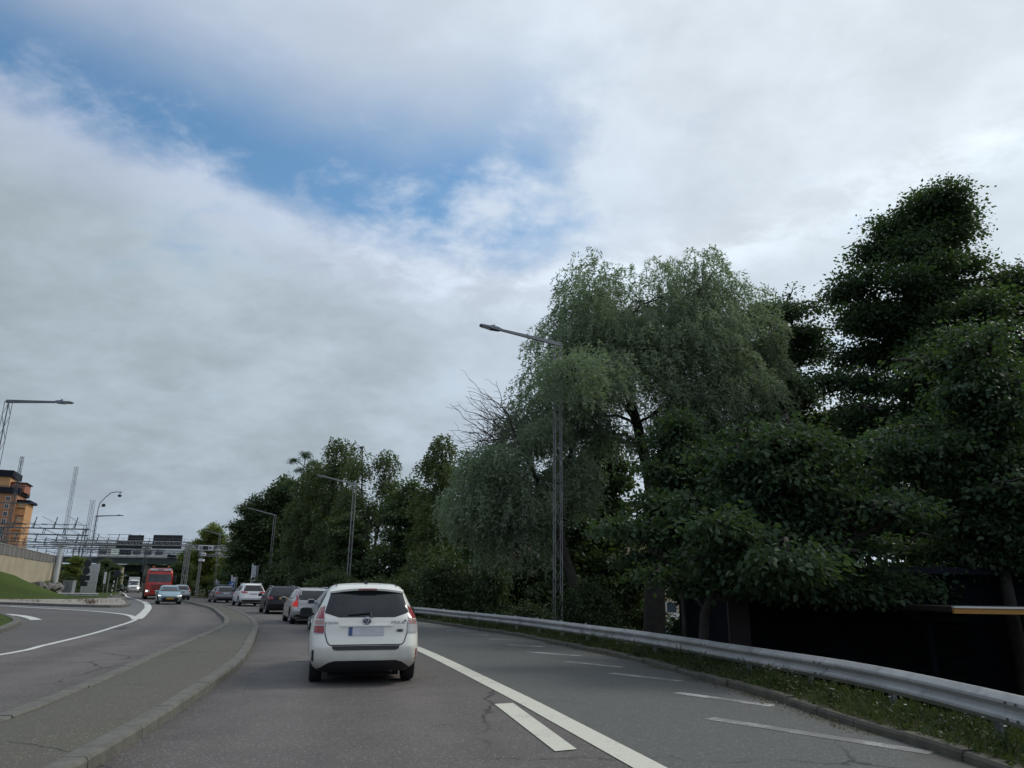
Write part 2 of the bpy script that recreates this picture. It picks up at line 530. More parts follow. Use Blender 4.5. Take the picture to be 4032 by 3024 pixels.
class MB:
    """Collects simple solids and links them as one mesh object."""
    def __init__(s):
        s.v, s.f = [], []

    def add(s, vs, fs):
        k = len(s.v)
        s.v += [tuple(v) for v in vs]
        s.f += [tuple(i + k for i in f) for f in fs]
        return s

    def box(s, c, size, rz=0.0, M=None):
        hx, hy, hz = size[0] / 2, size[1] / 2, size[2] / 2
        ca, sa = math.cos(rz), math.sin(rz)
        vs = []
        for z in (-hz, hz):
            for x, y in ((-hx, -hy), (hx, -hy), (hx, hy), (-hx, hy)):
                p = Vector((x, y, z))
                if M is not None:
                    p = M @ p
                else:
                    p = Vector((x * ca - y * sa, x * sa + y * ca, z))
                vs.append((p.x + c[0], p.y + c[1], p.z + c[2]))
        return s.add(vs, [(3, 2, 1, 0), (4, 5, 6, 7), (0, 1, 5, 4), (1, 2, 6, 5), (2, 3, 7, 6), (3, 0, 4, 7)])

    def tube(s, p0, p1, r0, r1=None, n=6, cap=True):
        r1 = r0 if r1 is None else r1
        p0, p1 = Vector(p0), Vector(p1)
        d = (p1 - p0)
        if d.length < 1e-6:
            return s
        d.normalize()
        a = d.cross(Vector((0, 0, 1)) if abs(d.z) < 0.95 else Vector((1, 0, 0))).normalized()
        b = d.cross(a)
        vs = []
        for p, r in ((p0, r0), (p1, r1)):
            for i in range(n):
                t = 2 * math.pi * (i + 0.5) / n
                vs.append(p + a * (math.cos(t) * r) + b * (math.sin(t) * r))
        fs = [(i, (i + 1) % n, n + (i + 1) % n, n + i) for i in range(n)]
        if cap:
            fs += [tuple(range(n - 1, -1, -1)), tuple(range(n, 2 * n))]
        return s.add(vs, fs)

    def path(s, pts, r, n=6):
        """tube along a polyline; r is one radius or one per point"""
        pts = [Vector(p) for p in pts]
        rs = r if isinstance(r, (list, tuple)) else [r] * len(pts)
        vs, fs = [], []
        prev = None
        for i, p in enumerate(pts):
            d = (pts[min(i + 1, len(pts) - 1)] - pts[max(i - 1, 0)]).normalized()
            a = prev if prev is not None else d.cross(Vector((0.3, 0.1, 1)) if abs(d.z) < 0.9 else Vector((1, 0.2, 0)))
            a = (a - d * a.dot(d)).normalized()
            prev = a
            b = d.cross(a)
            for k in range(n):
                t = 2 * math.pi * k / n
                vs.append(p + a * (math.cos(t) * rs[i]) + b * (math.sin(t) * rs[i]))
            if i:
                o = (i - 1) * n
                fs += [(o + k, o + (k + 1) % n, o + n + (k + 1) % n, o + n + k) for k in range(n)]
        fs += [tuple(range(n - 1, -1, -1)), tuple(range(len(vs) - n, len(vs)))]
        return s.add(vs, fs)

    def prism(s, poly, z0, z1):
        n = len(poly)
        vs = [(x, y, z0) for x, y in poly] + [(x, y, z1) for x, y in poly]
        fs = [tuple(range(n - 1, -1, -1)), tuple(range(n, 2 * n))]
        fs += [(i, (i + 1) % n, n + (i + 1) % n, n + i) for i in range(n)]
        return s.add(vs, fs)

    def lathe(s, prof, n=20, axis='z', c=(0, 0, 0)):
        vs, fs = [], []
        for r, h in prof:
            for k in range(n):
                t = 2 * math.pi * k / n
                x, y = r * math.cos(t), r * math.sin(t)
                if axis == 'z':
                    vs.append((c[0] + x, c[1] + y, c[2] + h))
                elif axis == 'x':
                    vs.append((c[0] + h, c[1] + x, c[2] + y))
                else:
                    vs.append((c[0] + x, c[1] + h, c[2] + y))
        for i in range(len(prof) - 1):
            for k in range(n):
                a, b = i * n + k, i * n + (k + 1) % n
                fs.append((a, b, b + n, a + n))
        return s.add(vs, fs)

    def mesh(s, name, smooth=None):
        me = bpy.data.meshes.new(name)
        me.from_pydata(s.v, [], s.f)
        bm = bmesh.new()
        bm.from_mesh(me)
        bmesh.ops.recalc_face_normals(bm, faces=bm.faces)
        bm.to_mesh(me)
        bm.free()
        if smooth:
            for p in me.polygons:
                p.use_smooth = True
            me.set_sharp_from_angle(angle=R(smooth))
        return me

    def build(s, name, mat, parent=None, smooth=None, world=False):
        if world and parent is not None:
            l = parent.location
            s.v = [(x - l[0], y - l[1], z - l[2]) for x, y, z in s.v]
        return link(name, s.mesh(name, smooth), mat, parent)


def spline(pts, step=1.0):
    """Catmull-Rom through the points, resampled about every step metres"""
    pts = [np.array(p, float) for p in pts]
    pts = [2 * pts[0] - pts[1]] + pts + [2 * pts[-1] - pts[-2]]
    out = []
    for i in range(1, len(pts) - 2):
        p0, p1, p2, p3 = pts[i - 1:i + 3]
        n = max(2, int(np.linalg.norm(p2 - p1) / step * 2))
        for k in range(n):
            t = k / n
            out.append(0.5 * ((2 * p1) + (-p0 + p2) * t + (2 * p0 - 5 * p1 + 4 * p2 - p3) * t * t
                              + (-p0 + 3 * p1 - 3 * p2 + p3) * t ** 3))
    out.append(pts[-2])
    out = np.array(out)
    d = np.r_[0, np.cumsum(np.linalg.norm(np.diff(out, axis=0), axis=1))]
    m = max(2, int(round(d[-1] / step)) + 1)
    q = np.linspace(0, d[-1], m)
    return np.stack([np.interp(q, d, out[:, k]) for k in range(out.shape[1])], 1)


def normals2(line):
    t = np.gradient(line[:, :2], axis=0)
    t /= np.linalg.norm(t, axis=1)[:, None]
    return np.stack([t[:, 1], -t[:, 0]], 1)          # to the right of travel


def offset(line, d):
    return line[:, :2] + normals2(line) * d


def clip_y(line, y0, y1):
    return line[(line[:, 1] >= y0) & (line[:, 1] <= y1)]


def sheet(mb, a, b, z):
    """flat strip between two lines of the same length"""
    n = len(a)
    za = z if np.ndim(z) else np.full(n, z)
    vs = [(p[0], p[1], za[i]) for i, p in enumerate(a)] + [(p[0], p[1], za[i]) for i, p in enumerate(b)]
    mb.add(vs, [(i, i + 1, n + i + 1, n + i) for i in range(n - 1)])

# ------------------------------------------------------------------ lines of the road (metres; camera at the origin)
med_r = spline([(-1.2, -14), (-1.6, -8), (-2.3, -2), (-2.8, 2), (-3.12, 4.5), (-3.45, 6.86), (-3.74, 8.5), (-4.26, 11.14),
                (-5.31, 15.81), (-7.56, 23.41), (-9.66, 29.93), (-12.23, 36.66), (-16.17, 45.83), (-19.85, 53.68),
                (-24.4, 61.9), (-29.4, 70.6)], 1.0)
med_l = spline([(-3.3, -14), (-3.7, -8), (-4.4, -2), (-4.95, 3), (-5.3, 7), (-5.55, 8.8), (-5.87, 10.26), (-6.64, 13.34),
                (-7.7, 17.48), (-9.09, 23.02), (-10.6, 28.63), (-12.4, 33.72), (-14.7, 39.21), (-18.9, 49.01),
                (-22.75, 56.71), (-27.3, 65.33), (-30.0, 70.4)], 1.0)
kerb_r = spline([(4.2, -14), (4.3, -4), (4.38, 3), (4.3, 7.38), (4.15, 8.72), (4.0, 10.0), (3.83, 11.92), (3.51, 13.6),
                 (2.83, 17.43), (1.45, 22.2), (0.0, 26.7), (-2.06, 31.35), (-4.54, 37.2), (-9.5, 47.0), (-15.0, 57.2),
                 (-21.2, 68.0), (-28.5, 79.0), (-36, 89.5), (-43.5, 100.5), (-55, 119), (-72, 150), (-92, 186)], 1.0)
edge_in = spline([(3.6, -14), (3.2, -4), (2.55, 2), (1.9, 4.65), (1.26, 7.17), (0.74, 9.2), (-0.08, 12.3), (-2.3, 20.0), (-4.6, 26.6),
                  (-6.6, 32.0), (-8.4, 37.0), (-11.5, 44.6), (-15.9, 53.6), (-21.2, 63.4), (-27.4, 73.5)], 1.0)
line_l = spline([(-9.0, -14), (-9.3, -4), (-9.9, 8), (-10.74, 16.6), (-11.27, 18.77), (-12.58, 23.37), (-13.98, 27.56),
                 (-16.28, 33.9), (-22.0, 47.0), (-25.8, 55.1), (-30.6, 64.7), (-36.5, 75.5), (-41, 83.3), (-46, 92.5),
                 (-56, 112), (-75, 148), (-95, 186)], 1.0)


def xk_of(y):
    return np.interp(y, kerb_r[:, 1], kerb_r[:, 0])


def kerb_dist(x, y):
    sl = (xk_of(y + 1) - xk_of(y - 1)) / 2
    return (x - xk_of(y)) / np.sqrt(1 + sl * sl)


def sstep(t):
    t = np.clip(t, 0, 1)
    return t * t * (3 - 2 * t)


def ground_z(x, y):
    d = kerb_dist(x, y)
    fall = sstep((d - 0.8) / 6.5)
    return -0.06 - 2.4 * fall * sstep((150 - y) / 60 + 0.3)


# ground: one sheet to the horizon, falling away behind the right-hand verge
gx = np.r_[np.linspace(-2600, -140, 14), np.arange(-130, 92, 1.6), np.linspace(100, 2600, 14)]
gy = np.r_[np.linspace(-600, -40, 6), np.arange(-30, 190, 1.6), np.linspace(200, 3800, 18)]
GX, GY = np.meshgrid(gx, gy)
GZ = ground_z(GX, GY)
nx_, ny_ = len(gx), len(gy)
me = bpy.data.meshes.new('ground')
vi = np.arange(nx_ * ny_).reshape(ny_, nx_)
me.from_pydata(np.stack([GX, GY, GZ], -1).reshape(-1, 3).tolist(), [],
               np.stack([vi[:-1, :-1], vi[:-1, 1:], vi[1:, 1:], vi[1:, :-1]], -1).reshape(-1, 4).tolist())
for p_ in me.polygons:
    p_.use_smooth = True
tag(link('ground', me, 'soil'), 'dark soil and rough grass stretching to the horizon', kind='structure')

# side road (lowest sheet), carriageway, shoulder: each a sheet a little above the last
mb = MB()
mb.add([(-140, -14, 0), (-7.0, -14, 0), (-8.0, 8, 0), (-9.6, 18, 0), (-14.0, 32, 0), (-23.4, 52.5, 0), (-30, 66, 0), (-46, 95, 0), (-49.5, 95, 0),
        (-44, 80, 0), (-37.5, 67, 0), (-41, 62.2, 0), (-52, 57.5, 0), (-140, 30, 0)], [tuple(range(14))])
tag(mb.build('side_road', 'asphalt_side'), 'dark asphalt side road joining from the left', kind='structure')
mb = MB()
n = 200
def resamp(l, m, y0=None, y1=None):
    if y0 is not None:
        l = clip_y(l, y0, y1)
    d = np.r_[0, np.cumsum(np.linalg.norm(np.diff(l, axis=0), axis=1))]
    q = np.linspace(0, d[-1], m)
    return np.stack([np.interp(q, d, l[:, k]) for k in range(l.shape[1])], 1)
la, lb = resamp(line_l, n), resamp(kerb_r, n)
cols = 40
vs, fs, lane = [], [], []
for i in range(n):
    for k in range(cols + 1):
        p = la[i] + (lb[i] - la[i]) * (k / cols)
        vs.append((p[0], p[1], 0.004))
        dr = np.min(np.hypot(med_r[:, 0] - p[0], med_r[:, 1] - p[1]))
        dl_ = np.min(np.hypot(med_l[:, 0] - p[0], med_l[:, 1] - p[1]))
        lane.append(min(dr, dl_))
for i in range(n - 1):
    for k in range(cols):
        a = i * (cols + 1) + k
        fs.append((a, a + 1, a + cols + 2, a + cols + 1))
mb.add(vs, fs)
cwy = mb.build('carriageway', 'asphalt_lane')
cwy.data.attributes.new('lane_pos', 'FLOAT', 'POINT').data.foreach_set('value', np.array(lane, np.float32))
tag(cwy, 'worn reddish grey asphalt carriageway curving to the left', kind='structure')
mb = MB()
la, lb = resamp(offset(edge_in, 0.13), 140), resamp(kerb_r, 140, -14, 75)
vs, fs, lane = [], [], []
for i in range(140):
    for k in range(25):
        p = la[i] + (lb[i] - la[i]) * (1 - (1 - k / 24) ** 1.6)
        vs.append((p[0], p[1], 0.008))
        lane.append(np.min(np.hypot(kerb_r[:, 0] - p[0], kerb_r[:, 1] - p[1])))
for i in range(139):
    for k in range(24):
        a = i * 25 + k
        fs.append((a, a + 1, a + 26, a + 25))
mb.add(vs, fs)
hsh = mb.build('hard_shoulder', 'asphalt_shoulder')
hsh.data.attributes.new('lane_pos', 'FLOAT', 'POINT').data.foreach_set('value', np.array(lane, np.float32))
tag(hsh, 'grey asphalt hard shoulder beside the kerb', kind='structure')
mb = MB()
ap_out = spline([(-60, 60.5), (-45, 55.0), (-33.9, 52.4), (-29.6, 50.6), (-26.2, 49.6), (-25.2, 50.6), (-31.9, 64.5), (-36, 72)], 1.0)
ap_in = spline([(-58, 57), (-45, 52.6), (-32.87, 49.3), (-30.0, 47.8), (-24.7, 44.0), (-21.5, 41.2), (-19.1, 38.6), (-17.2, 35.7),
                (-22.0, 47.0), (-25.8, 55.1), (-30.6, 64.7), (-35.0, 72.6)], 1.0)
poly = [(p[0], p[1]) for p in ap_out] + [(p[0], p[1]) for p in ap_in[::-1]]
mb.add([(x, y, 0.008) for x, y in poly], [tuple(range(len(poly)))])
tag(mb.build('traffic_apron', 'asphalt_grey'), 'light grey asphalt apron inside the white junction lines', kind='structure')

# ---- painted lines
def stripe(name, line, w, mat, z=0.012, label=None):
    mb = MB()
    sheet(mb, offset(line, -w / 2), offset(line, w / 2), z)
    return tag(mb.build(name, mat), label, kind='structure')


stripe('edge_line', edge_in, 0.30, 'paint_fresh', label='cream white solid edge line right of the queue')
mb = MB()
mb.add([(-0.17, 10.72, 0.013), (0.08, 10.86, 0.013), (0.69, 7.87, 0.013), (0.47, 7.76, 0.013)], [(0, 1, 2, 3)])
mb.add([(1.00, 5.1, 0.013), (1.24, 5.1, 0.013), (1.62, 2.0, 0.013), (1.38, 2.0, 0.013)], [(0, 1, 2, 3)])
tag(mb.build('dash_line', 'paint_fresh'), 'short cream dashes beside the edge line', kind='structure')
near = clip_y(line_l, -14, 34.5)
stripe('lane_line', near, 0.16, 'paint_white', label='thin white line between oncoming lane and side road')
stripe('junction_line', clip_y(line_l, 34.0, 67), 0.42, 'paint_white', 0.016, label='broad white curved junction line')
stripe('far_line', clip_y(line_l, 67, 180), 0.22, 'paint_white', label='white edge line of the far oncoming lane')
s_l = spline([(-75, 61.5), (-58, 56.5), (-45, 52.3), (-32.87, 49.1), (-30.5, 47.9), (-24.7, 43.9), (-21.5, 41.2), (-19.0, 38.4),
              (-17.3, 35.7), (-16.2, 33.6)], 0.6)
stripe('give_way_line', s_l, 0.28, 'paint_white', 0.014, label='white line sweeping round the side road mouth')
g_l = spline([(-29.6, 40.3), (-26.0, 38.4), (-22.9, 36.0), (-20.9, 33.8), (-19.3, 31.7)], 0.5)
stripe('corner_line', g_l, 0.42, 'paint_white', 0.014, label='white wedge by the small grass island')
DASH = [((-3.48, 34.08), (-4.01, 33.89)), ((-2.4, 31.04), (-3.18, 31.21)), ((-1.61, 28.47), (-2.28, 28.62)),
        ((-0.73, 26.22), (-1.46, 26.61)), ((0.09, 23.95), (-0.62, 24.26)), ((0.88, 21.31), (0.0, 21.95)),
        ((1.64, 18.65), (0.46, 19.55)), ((2.26, 16.07), (1.30, 17.05)), ((2.94, 13.81), (1.95, 14.85)),
        ((3.6, 11.06), (2.6, 12.2)), ((4.12, 8.05), (2.5, 9.85)), ((4.2, 5.0), (2.7, 6.9))]
mb = MB()
for (a, b) in DASH:
    a, b = np.array(a), np.array(b)
    d = (b - a) / np.linalg.norm(b - a)
    nn = np.array([-d[1], d[0]]) * 0.11
    a = a - d * 0.12
    mb.add([(*(a + nn), 0.012), (*(b + nn), 0.012), (*(b - nn), 0.012), (*(a - nn), 0.012)], [(0, 1, 2, 3)])
tag(mb.build('hatch_lines', 'paint_worn'), 'worn white diagonal hatch marks along the shoulder kerb', kind='structure')

# sealed seams across the lane
def seam_line(name, pts, w_, label):
    mb = MB()
    l = spline(pts, 0.3)
    sheet(mb, offset(l, -w_ / 2), offset(l, w_ / 2), 0.0075)
    return tag(mb.build(name, 'tar'), label, kind='structure')


pbr('tar', (0.022, 0.021, 0.021), 0.6, var=0.3, scale=3.0)
seam_line('tar_seam', [(-11.3, 35.2), (-10.5, 35.7), (-9.9, 35.6), (-9.3, 35.9)], 0.12, 'dark tar seam across the queue lane')
seam_line('tar_seam', [(1.9, 12.6), (1.55, 13.8), (1.0, 15.2), (0.55, 16.6)], 0.03, 'thin tar seam along the hard shoulder')

# ---- kerb stones: each stone its own piece
rng = random.Random(4)


def kerb_stones(parent, line, inward, y0, y1, w=0.26, h=0.13, ln=1.3, mat='granite', jit=0.004, base=-0.05):
    """stones stand behind 'line' (the face on the road), on the side given by inward (+1 right, -1 left)"""
    pts = spline(line if y0 is None else clip_y(line, y0, y1), 0.25)
    d = np.r_[0, np.cumsum(np.linalg.norm(np.diff(pts, axis=0), axis=1))]
    s = 0.0
    while s < d[-1] - 0.4:
        e = min(s + ln * rng.uniform(0.85, 1.15), d[-1])
        q = np.linspace(s + 0.005, e - 0.005, 3)
        c = np.stack([np.interp(q, d, pts[:, 0]), np.interp(q, d, pts[:, 1])], 1)
        t = c[2] - c[0]
        t /= np.linalg.norm(t)
        nn = np.array([t[1], -t[0]]) * inward
        j = rng.uniform(-jit, jit)
        hz = h + rng.uniform(-jit, jit)
        ww = w + rng.uniform(-0.01, 0.01)
        vs = []
        for p in c:
            p = p + nn * j
            for o, z in ((0.0, base), (0.008, hz - 0.03), (0.03, hz), (ww - 0.015, hz), (ww, hz - 0.02), (ww, base)):
                vs.append((p[0] + nn[0] * o, p[1] + nn[1] * o, z))
        fs = []
        for k in range(2):
            for m in range(5):
                a = k * 6 + m
                fs.append((a, a + 1, a + 7, a + 6))
        fs += [(0, 1, 2, 3, 4, 5), (17, 16, 15, 14, 13, 12)]
        MB().add(vs, fs).build('kerb_stone', mat, parent, world=True)
        s = e


# median island
mi = tag(empty('median_island', (-5, 8, 0)), 'long narrow kerbed traffic island between the carriageways', kind='structure')
mr = resamp(med_r, 110)
ml = resamp(med_l, 110)
mb = MB()
zz_ = 0.105 + 0.018 * np.sin(np.arange(110) * 0.7) * np.linspace(1, 0.3, 110)
vs, fs = [], []
for i in range(110):
    a, b = ml[i], mr[i]
    wv = b - a
    wd = np.linalg.norm(wv)
    for k in range(7):
        f = 0.15 / wd + (1 - 0.30 / wd) * k / 6 if wd > 0.5 else k / 6
        zc = 0.085 + 0.05 * math.sin(math.pi * k / 6) + 0.010 * math.sin(i * 1.3 + k * 2.1)
        p = a + wv * f
        vs.append((p[0], p[1], zc))
for i in range(109):
    for k in range(6):
        a = i * 7 + k
        fs.append((a, a + 1, a + 8, a + 7))
mb.add(vs, fs)
mb.build('island_top', 'asphalt_median', mi, smooth=60, world=True)
kerb_stones(mi, med_r, -1, -6, 71, 0.22, 0.125)
kerb_stones(mi, med_l, 1, -2, 71, 0.22, 0.12)

# right-hand kerb and verge
vg = tag(empty('verge', (3, 12, 0)), 'grassy verge with a mossy kerb right of the shoulder', kind='structure')
kerb_stones(vg, kerb_r, 1, 2.0, 92, 0.17, 0.105, 1.0, 'granite_mossy', 0.014)
kr = clip_y(kerb_r, -13, 150)
mb = MB()
prof = ((0.12, 0.085), (0.35, 0.10), (0.8, 0.12), (1.3, 0.08), (1.8, -0.10), (2.4, -0.55))
vs, fs = [], []
for o, z in prof:
    l = offset(kr, o)
    for i, p in enumerate(l):
        vs.append((p[0], p[1], z + 0.02 * math.sin(i * 1.7 + o * 9)))
m_ = len(kr)
for k in range(len(prof) - 1):
    for i in range(m_ - 1):
        a = k * m_ + i
        fs.append((a, a + 1, a + m_ + 1, a + m_))
mb.add(vs, fs)
mb.build('verge_soil', 'turf_worn', vg, smooth=80, world=True)

# left traffic island of gravel
isl = spline([(-75, 65.5), (-60, 60.2), (-45, 55.2), (-33.9, 52.0), (-29.6, 50.1), (-26.3, 49.0), (-25.2, 49.1), (-25.0, 50.3),
              (-27.0, 55.0), (-31.9, 64.6), (-35.6, 71.4), (-38.6, 77.5)], 0.6)
ti = tag(empty('traffic_island', (-30, 55, 0)), 'gravel topped kerbed traffic island at the junction', kind='structure')
back = spline([(-75, 69), (-60, 64), (-52, 60), (-42, 63.5), (-38.2, 67.5), (-38.8, 72.0), (-39.5, 77.5)], 1.0)
poly = [(p[0], p[1]) for p in offset(isl, -0.2)] + [(p[0], p[1]) for p in back[::-1]]
MB().add([(x, y, 0.13) for x, y in poly], [tuple(range(len(poly)))]).build('island_top', 'gravel', ti, world=True)
kerb_stones(ti, isl, -1, None, None, 0.28, 0.17, 1.5, 'granite')

# small grass island at the left edge of the picture
gi = spline([(-60, 44.5), (-40, 41.0), (-30, 38.2), (-26.3, 37.2), (-23.1, 35.2), (-20.3, 31.9), (-18.3, 29.1), (-16.9, 26.6),
             (-15.5, 23.8), (-14.7, 21.6), (-14.9, 19.8), (-17.0, 18.2), (-30, 15), (-60, 8)], 0.6)
gs = tag(empty('grass_island', (-25, 30, 0)), 'small kerbed grass island at the left edge', kind='structure')
poly = [(p[0], p[1]) for p in offset(gi, 0.2)]
MB().add([(x, y, 0.10) for x, y in poly], [tuple(range(len(poly)))]).build('island_turf', 'turf', gs, world=True)
kerb_stones(gs, gi, 1, None, None, 0.24, 0.13, 1.0, 'granite')

# kerb along the left of the far oncoming lane
kl = spline([(-37.2, 70.6), (-39.6, 76.5), (-43.4, 84), (-49.9, 98.5), (-56.5, 112), (-70, 138), (-80, 157)], 1.0)
fk = tag(empty('far_kerb', (-45, 90, 0)), 'pale kerb along the far oncoming lane', kind='structure')
kerb_stones(fk, kl, -1, None, None, 0.3, 0.14, 2.0, 'granite')

# grass slope below the retaining wall
toe = resamp(spline([(-90, 66), (-66, 62.0), (-52, 58.6), (-42, 62.8), (-38.6, 67.2), (-41.0, 73), (-46.0, 80), (-52.5, 88.5), (-58.5, 97), (-62.0, 104), (-68, 118), (-84, 156)], 1.0), 60)
wb = np.array([(-92, 70, 2.6), (-70, 64, 2.6), (-56, 61.5, 2.6), (-49.0, 63.5, 2.6), (-46.4, 67.2, 2.5), (-47.5, 71.2, 2.4), (-49.9, 76.6, 1.45),
               (-52.0, 81.5, 1.3), (-57, 93, 1.5), (-61.9, 105, 1.9), (-70, 121, 1.0), (-86, 156, 1.2)], float)
wbs = resamp(spline(wb, 1.0), 60)
vs, fs = [], []
rr = np.random.RandomState(3)
for i in range(60):
    for k in range(9):
        f = k / 8
        p = toe[i] * (1 - f) + wbs[i][:2] * f
        zc = 0.12 + (wbs[i][2] - 0.12) * (0.35 * f + 0.65 * sstep(f)) + (rr.uniform(-0.06, 0.06) if 0 < k < 8 else 0)
        vs.append((p[0], p[1], zc))
for i in range(59):
    for k in range(8):
        a = i * 9 + k
        fs.append((a, a + 1, a + 10, a + 9))
tag(MB().add(vs, fs).build('grass_slope', 'turf', smooth=80), 'mown grass slope below the concrete wall', kind='structure')

gf = [(p[0], p[1]) for p in offset(kl, -0.25)] + [(-85, 157), (-69, 119), (-63, 105), (-59.4, 97), (-53.4, 88.5), (-46.8, 80), (-41.6, 73), (-39.0, 70.0)]
tag(MB().add([(x, y, 0.10) for x, y in gf], [tuple(range(len(gf)))]).build('grass_strip', 'turf'), 'flat grass strip along the far oncoming lane', kind='structure')

# ------------------------------------------------------------------ guardrail on the right
W_PROF = [(0.000, 0.155), (0.012, 0.150), (0.030, 0.128), (0.066, 0.108), (0.080, 0.090), (0.080, 0.062), (0.066, 0.045),
          (0.018, 0.018), (0.008, 0.0), (0.018, -0.018), (0.066, -0.045), (0.080, -0.062), (0.080, -0.090), (0.066, -0.108),
          (0.030, -0.128), (0.012, -0.150), (0.0, -0.155)]


def w_beam(parent, pts, zs, side, name='beam', mat='galv'):
    """a corrugated rail swept along pts; its ridges face 'side' (+1 right of travel)"""
    pts = np.array(pts)
    nn = normals2(pts) * side
    vs, fs = [], []
    m = len(W_PROF)
    for i, p in enumerate(pts):
        for o, z in W_PROF:
            vs.append((p[0] + nn[i, 0] * o, p[1] + nn[i, 1] * o, zs[i] + z))
        for o, z in W_PROF:
            vs.append((p[0] + nn[i, 0] * (o - 0.008), p[1] + nn[i, 1] * (o - 0.008), zs[i] + z))
    for i in range(len(pts) - 1):
        for k in range(m - 1):
            a = i * 2 * m + k
            b = a + 2 * m
            fs.append((a, a + 1, b + 1, b))
            fs.append((a + m, b + m, b + m + 1, a + m + 1))
        for k in (0, m - 1):
            a = i * 2 * m + k
            fs.append((a, a + 2 * m, a + 3 * m, a + m))
    for i in (0, len(pts) - 1):
        for k in range(m - 1):
            a = i * 2 * m + k
            fs.append((a, a + m, a + m + 1, a + 1))
    return MB().add(vs, fs).build(name, mat, parent, smooth=35, world=True)


gr = tag(empty('guardrail', (4.7, 9, 0)), 'dirty grey corrugated steel guardrail along the right verge', 'guardrail')
gl = spline([(4.9, -13), (5.0, -4), (5.05, 2.0), (4.95, 6.2), (4.98, 9.0), (4.75, 11.3), (3.95, 15.8), (2.55, 20.6), (1.05, 25.4),
             (-0.8, 30.0), (-3.2, 35.4), (-6.3, 41.4), (-9.9, 48.3), (-15.4, 58.4), (-21.6, 69.0), (-28.8, 80.0)], 0.5)
gd = np.r_[0, np.cumsum(np.linalg.norm(np.diff(gl, axis=0), axis=1))]
rr = random.Random(8)
s0 = 0.7
k = 0
knots_s = np.arange(0, gd[-1] + 4, 4.0)
knots_z = np.array([rr.uniform(-0.018, 0.018) for _ in knots_s])
while s0 < gd[-1] - 1:
    s1 = min(s0 + 4.0, gd[-1])
    q = np.linspace(s0 - 0.12, s1 + 0.12, 7)
    p_ = np.stack([np.interp(q, gd, gl[:, 0]), np.interp(q, gd, gl[:, 1])], 1)
    dent = np.array([rr.uniform(-0.012, 0.012) for _ in q])
    dent[0] = dent[-1] = 0
    p_ = p_ + normals2(p_) * (dent[:, None] + (0.006 if k % 2 else -0.006))
    z_ = 0.435 + np.interp(q, knots_s, knots_z)
    # the beam in the foreground is pushed down at its near end
    z_ = z_ - 0.05 * sstep((7.6 - p_[:, 1]) / 3.5)
    w_beam(gr, p_, z_, -1)
    for dd in (-0.08, 0.08):
        for zz in (0.076, -0.076):
            b0 = np.array([np.interp(s1 + dd, gd, gl[:, 0]), np.interp(s1 + dd, gd, gl[:, 1])])
            if not 4 < b0[1] < 30:
                continue
            t_ = np.array([np.interp(s1 + 0.2, gd, gl[:, 0]), np.interp(s1 + 0.2, gd, gl[:, 1])]) - b0
            t_ /= np.linalg.norm(t_) + 1e-9
            nl = np.array([-t_[1], t_[0]])
            zc = 0.435 + np.interp(s1, knots_s, knots_z) + zz - 0.05 * float(sstep((7.6 - b0[1]) / 3.5))
            MB().tube((b0[0] + nl[0] * 0.07, b0[1] + nl[1] * 0.07, zc), (b0[0] + nl[0] * 0.098, b0[1] + nl[1] * 0.098, zc), 0.018, 0.013, 8).build('bolt', 'granite_mossy', gr, world=True)
    s0 = s1
    k += 1
for s in np.arange(1.2, gd[-1], 2.0):
    p_ = np.array([np.interp(s, gd, gl[:, 0]), np.interp(s, gd, gl[:, 1])])
    t_ = np.array([np.interp(s + 0.3, gd, gl[:, 0]), np.interp(s + 0.3, gd, gl[:, 1])]) - p_
    an = math.atan2(t_[1], t_[0])
    nr_ = np.array([t_[1], -t_[0]]) / (np.linalg.norm(t_) + 1e-9)
    c = p_ + nr_ * 0.07
    mb = MB()
    mb.box((c[0], c[1], 0.12), (0.10, 0.055, 0.86), an)
    if p_[1] > 20:
        mb.box((p_[0] + nr_[0] * 0.02, p_[1] + nr_[1] * 0.02, 0.60), (0.10, 0.03, 0.05), an)
    mb.build('post', 'galv_dark' if p_[1] < 20 else 'galv', gr, world=True)

# ------------------------------------------------------------------ lattice lamp posts
def lattice(parent, h, w0, w1, r=0.02, step=0.5, z0=0.0, mat='galv_mid', yaw=0.0, rb=0.010, nface=4):
    ca, sa = math.cos(yaw), math.sin(yaw)
    corner = [(-1, -1), (1, -1), (1, 1), (-1, 1)] if nface == 4 else [(-1, -0.58), (1, -0.58), (0, 1.15)]

    def P(i, z):
        f = z / h
        w = (w0 * (1 - f) + w1 * f) / 2
        x, y = corner[i % nface]
        return ((x * ca - y * sa) * w, (x * sa + y * ca) * w, z0 + z)
    for i in range(nface):
        MB().tube(P(i, 0), P(i, h), r, r, 6).build('chord', mat, parent)
    br = MB()
    z = 0.0
    k = 0
    while z < h - 0.01:
        z2 = min(z + step, h)
        for i in range(nface):
            a, b = (i, i + 1) if (k + i) % 2 else (i + 1, i)
            br.tube(P(a, z), P(b, z2), rb, rb, 4, cap=False)
        z = z2
        k += 1
    br.build('bracing', mat, parent)


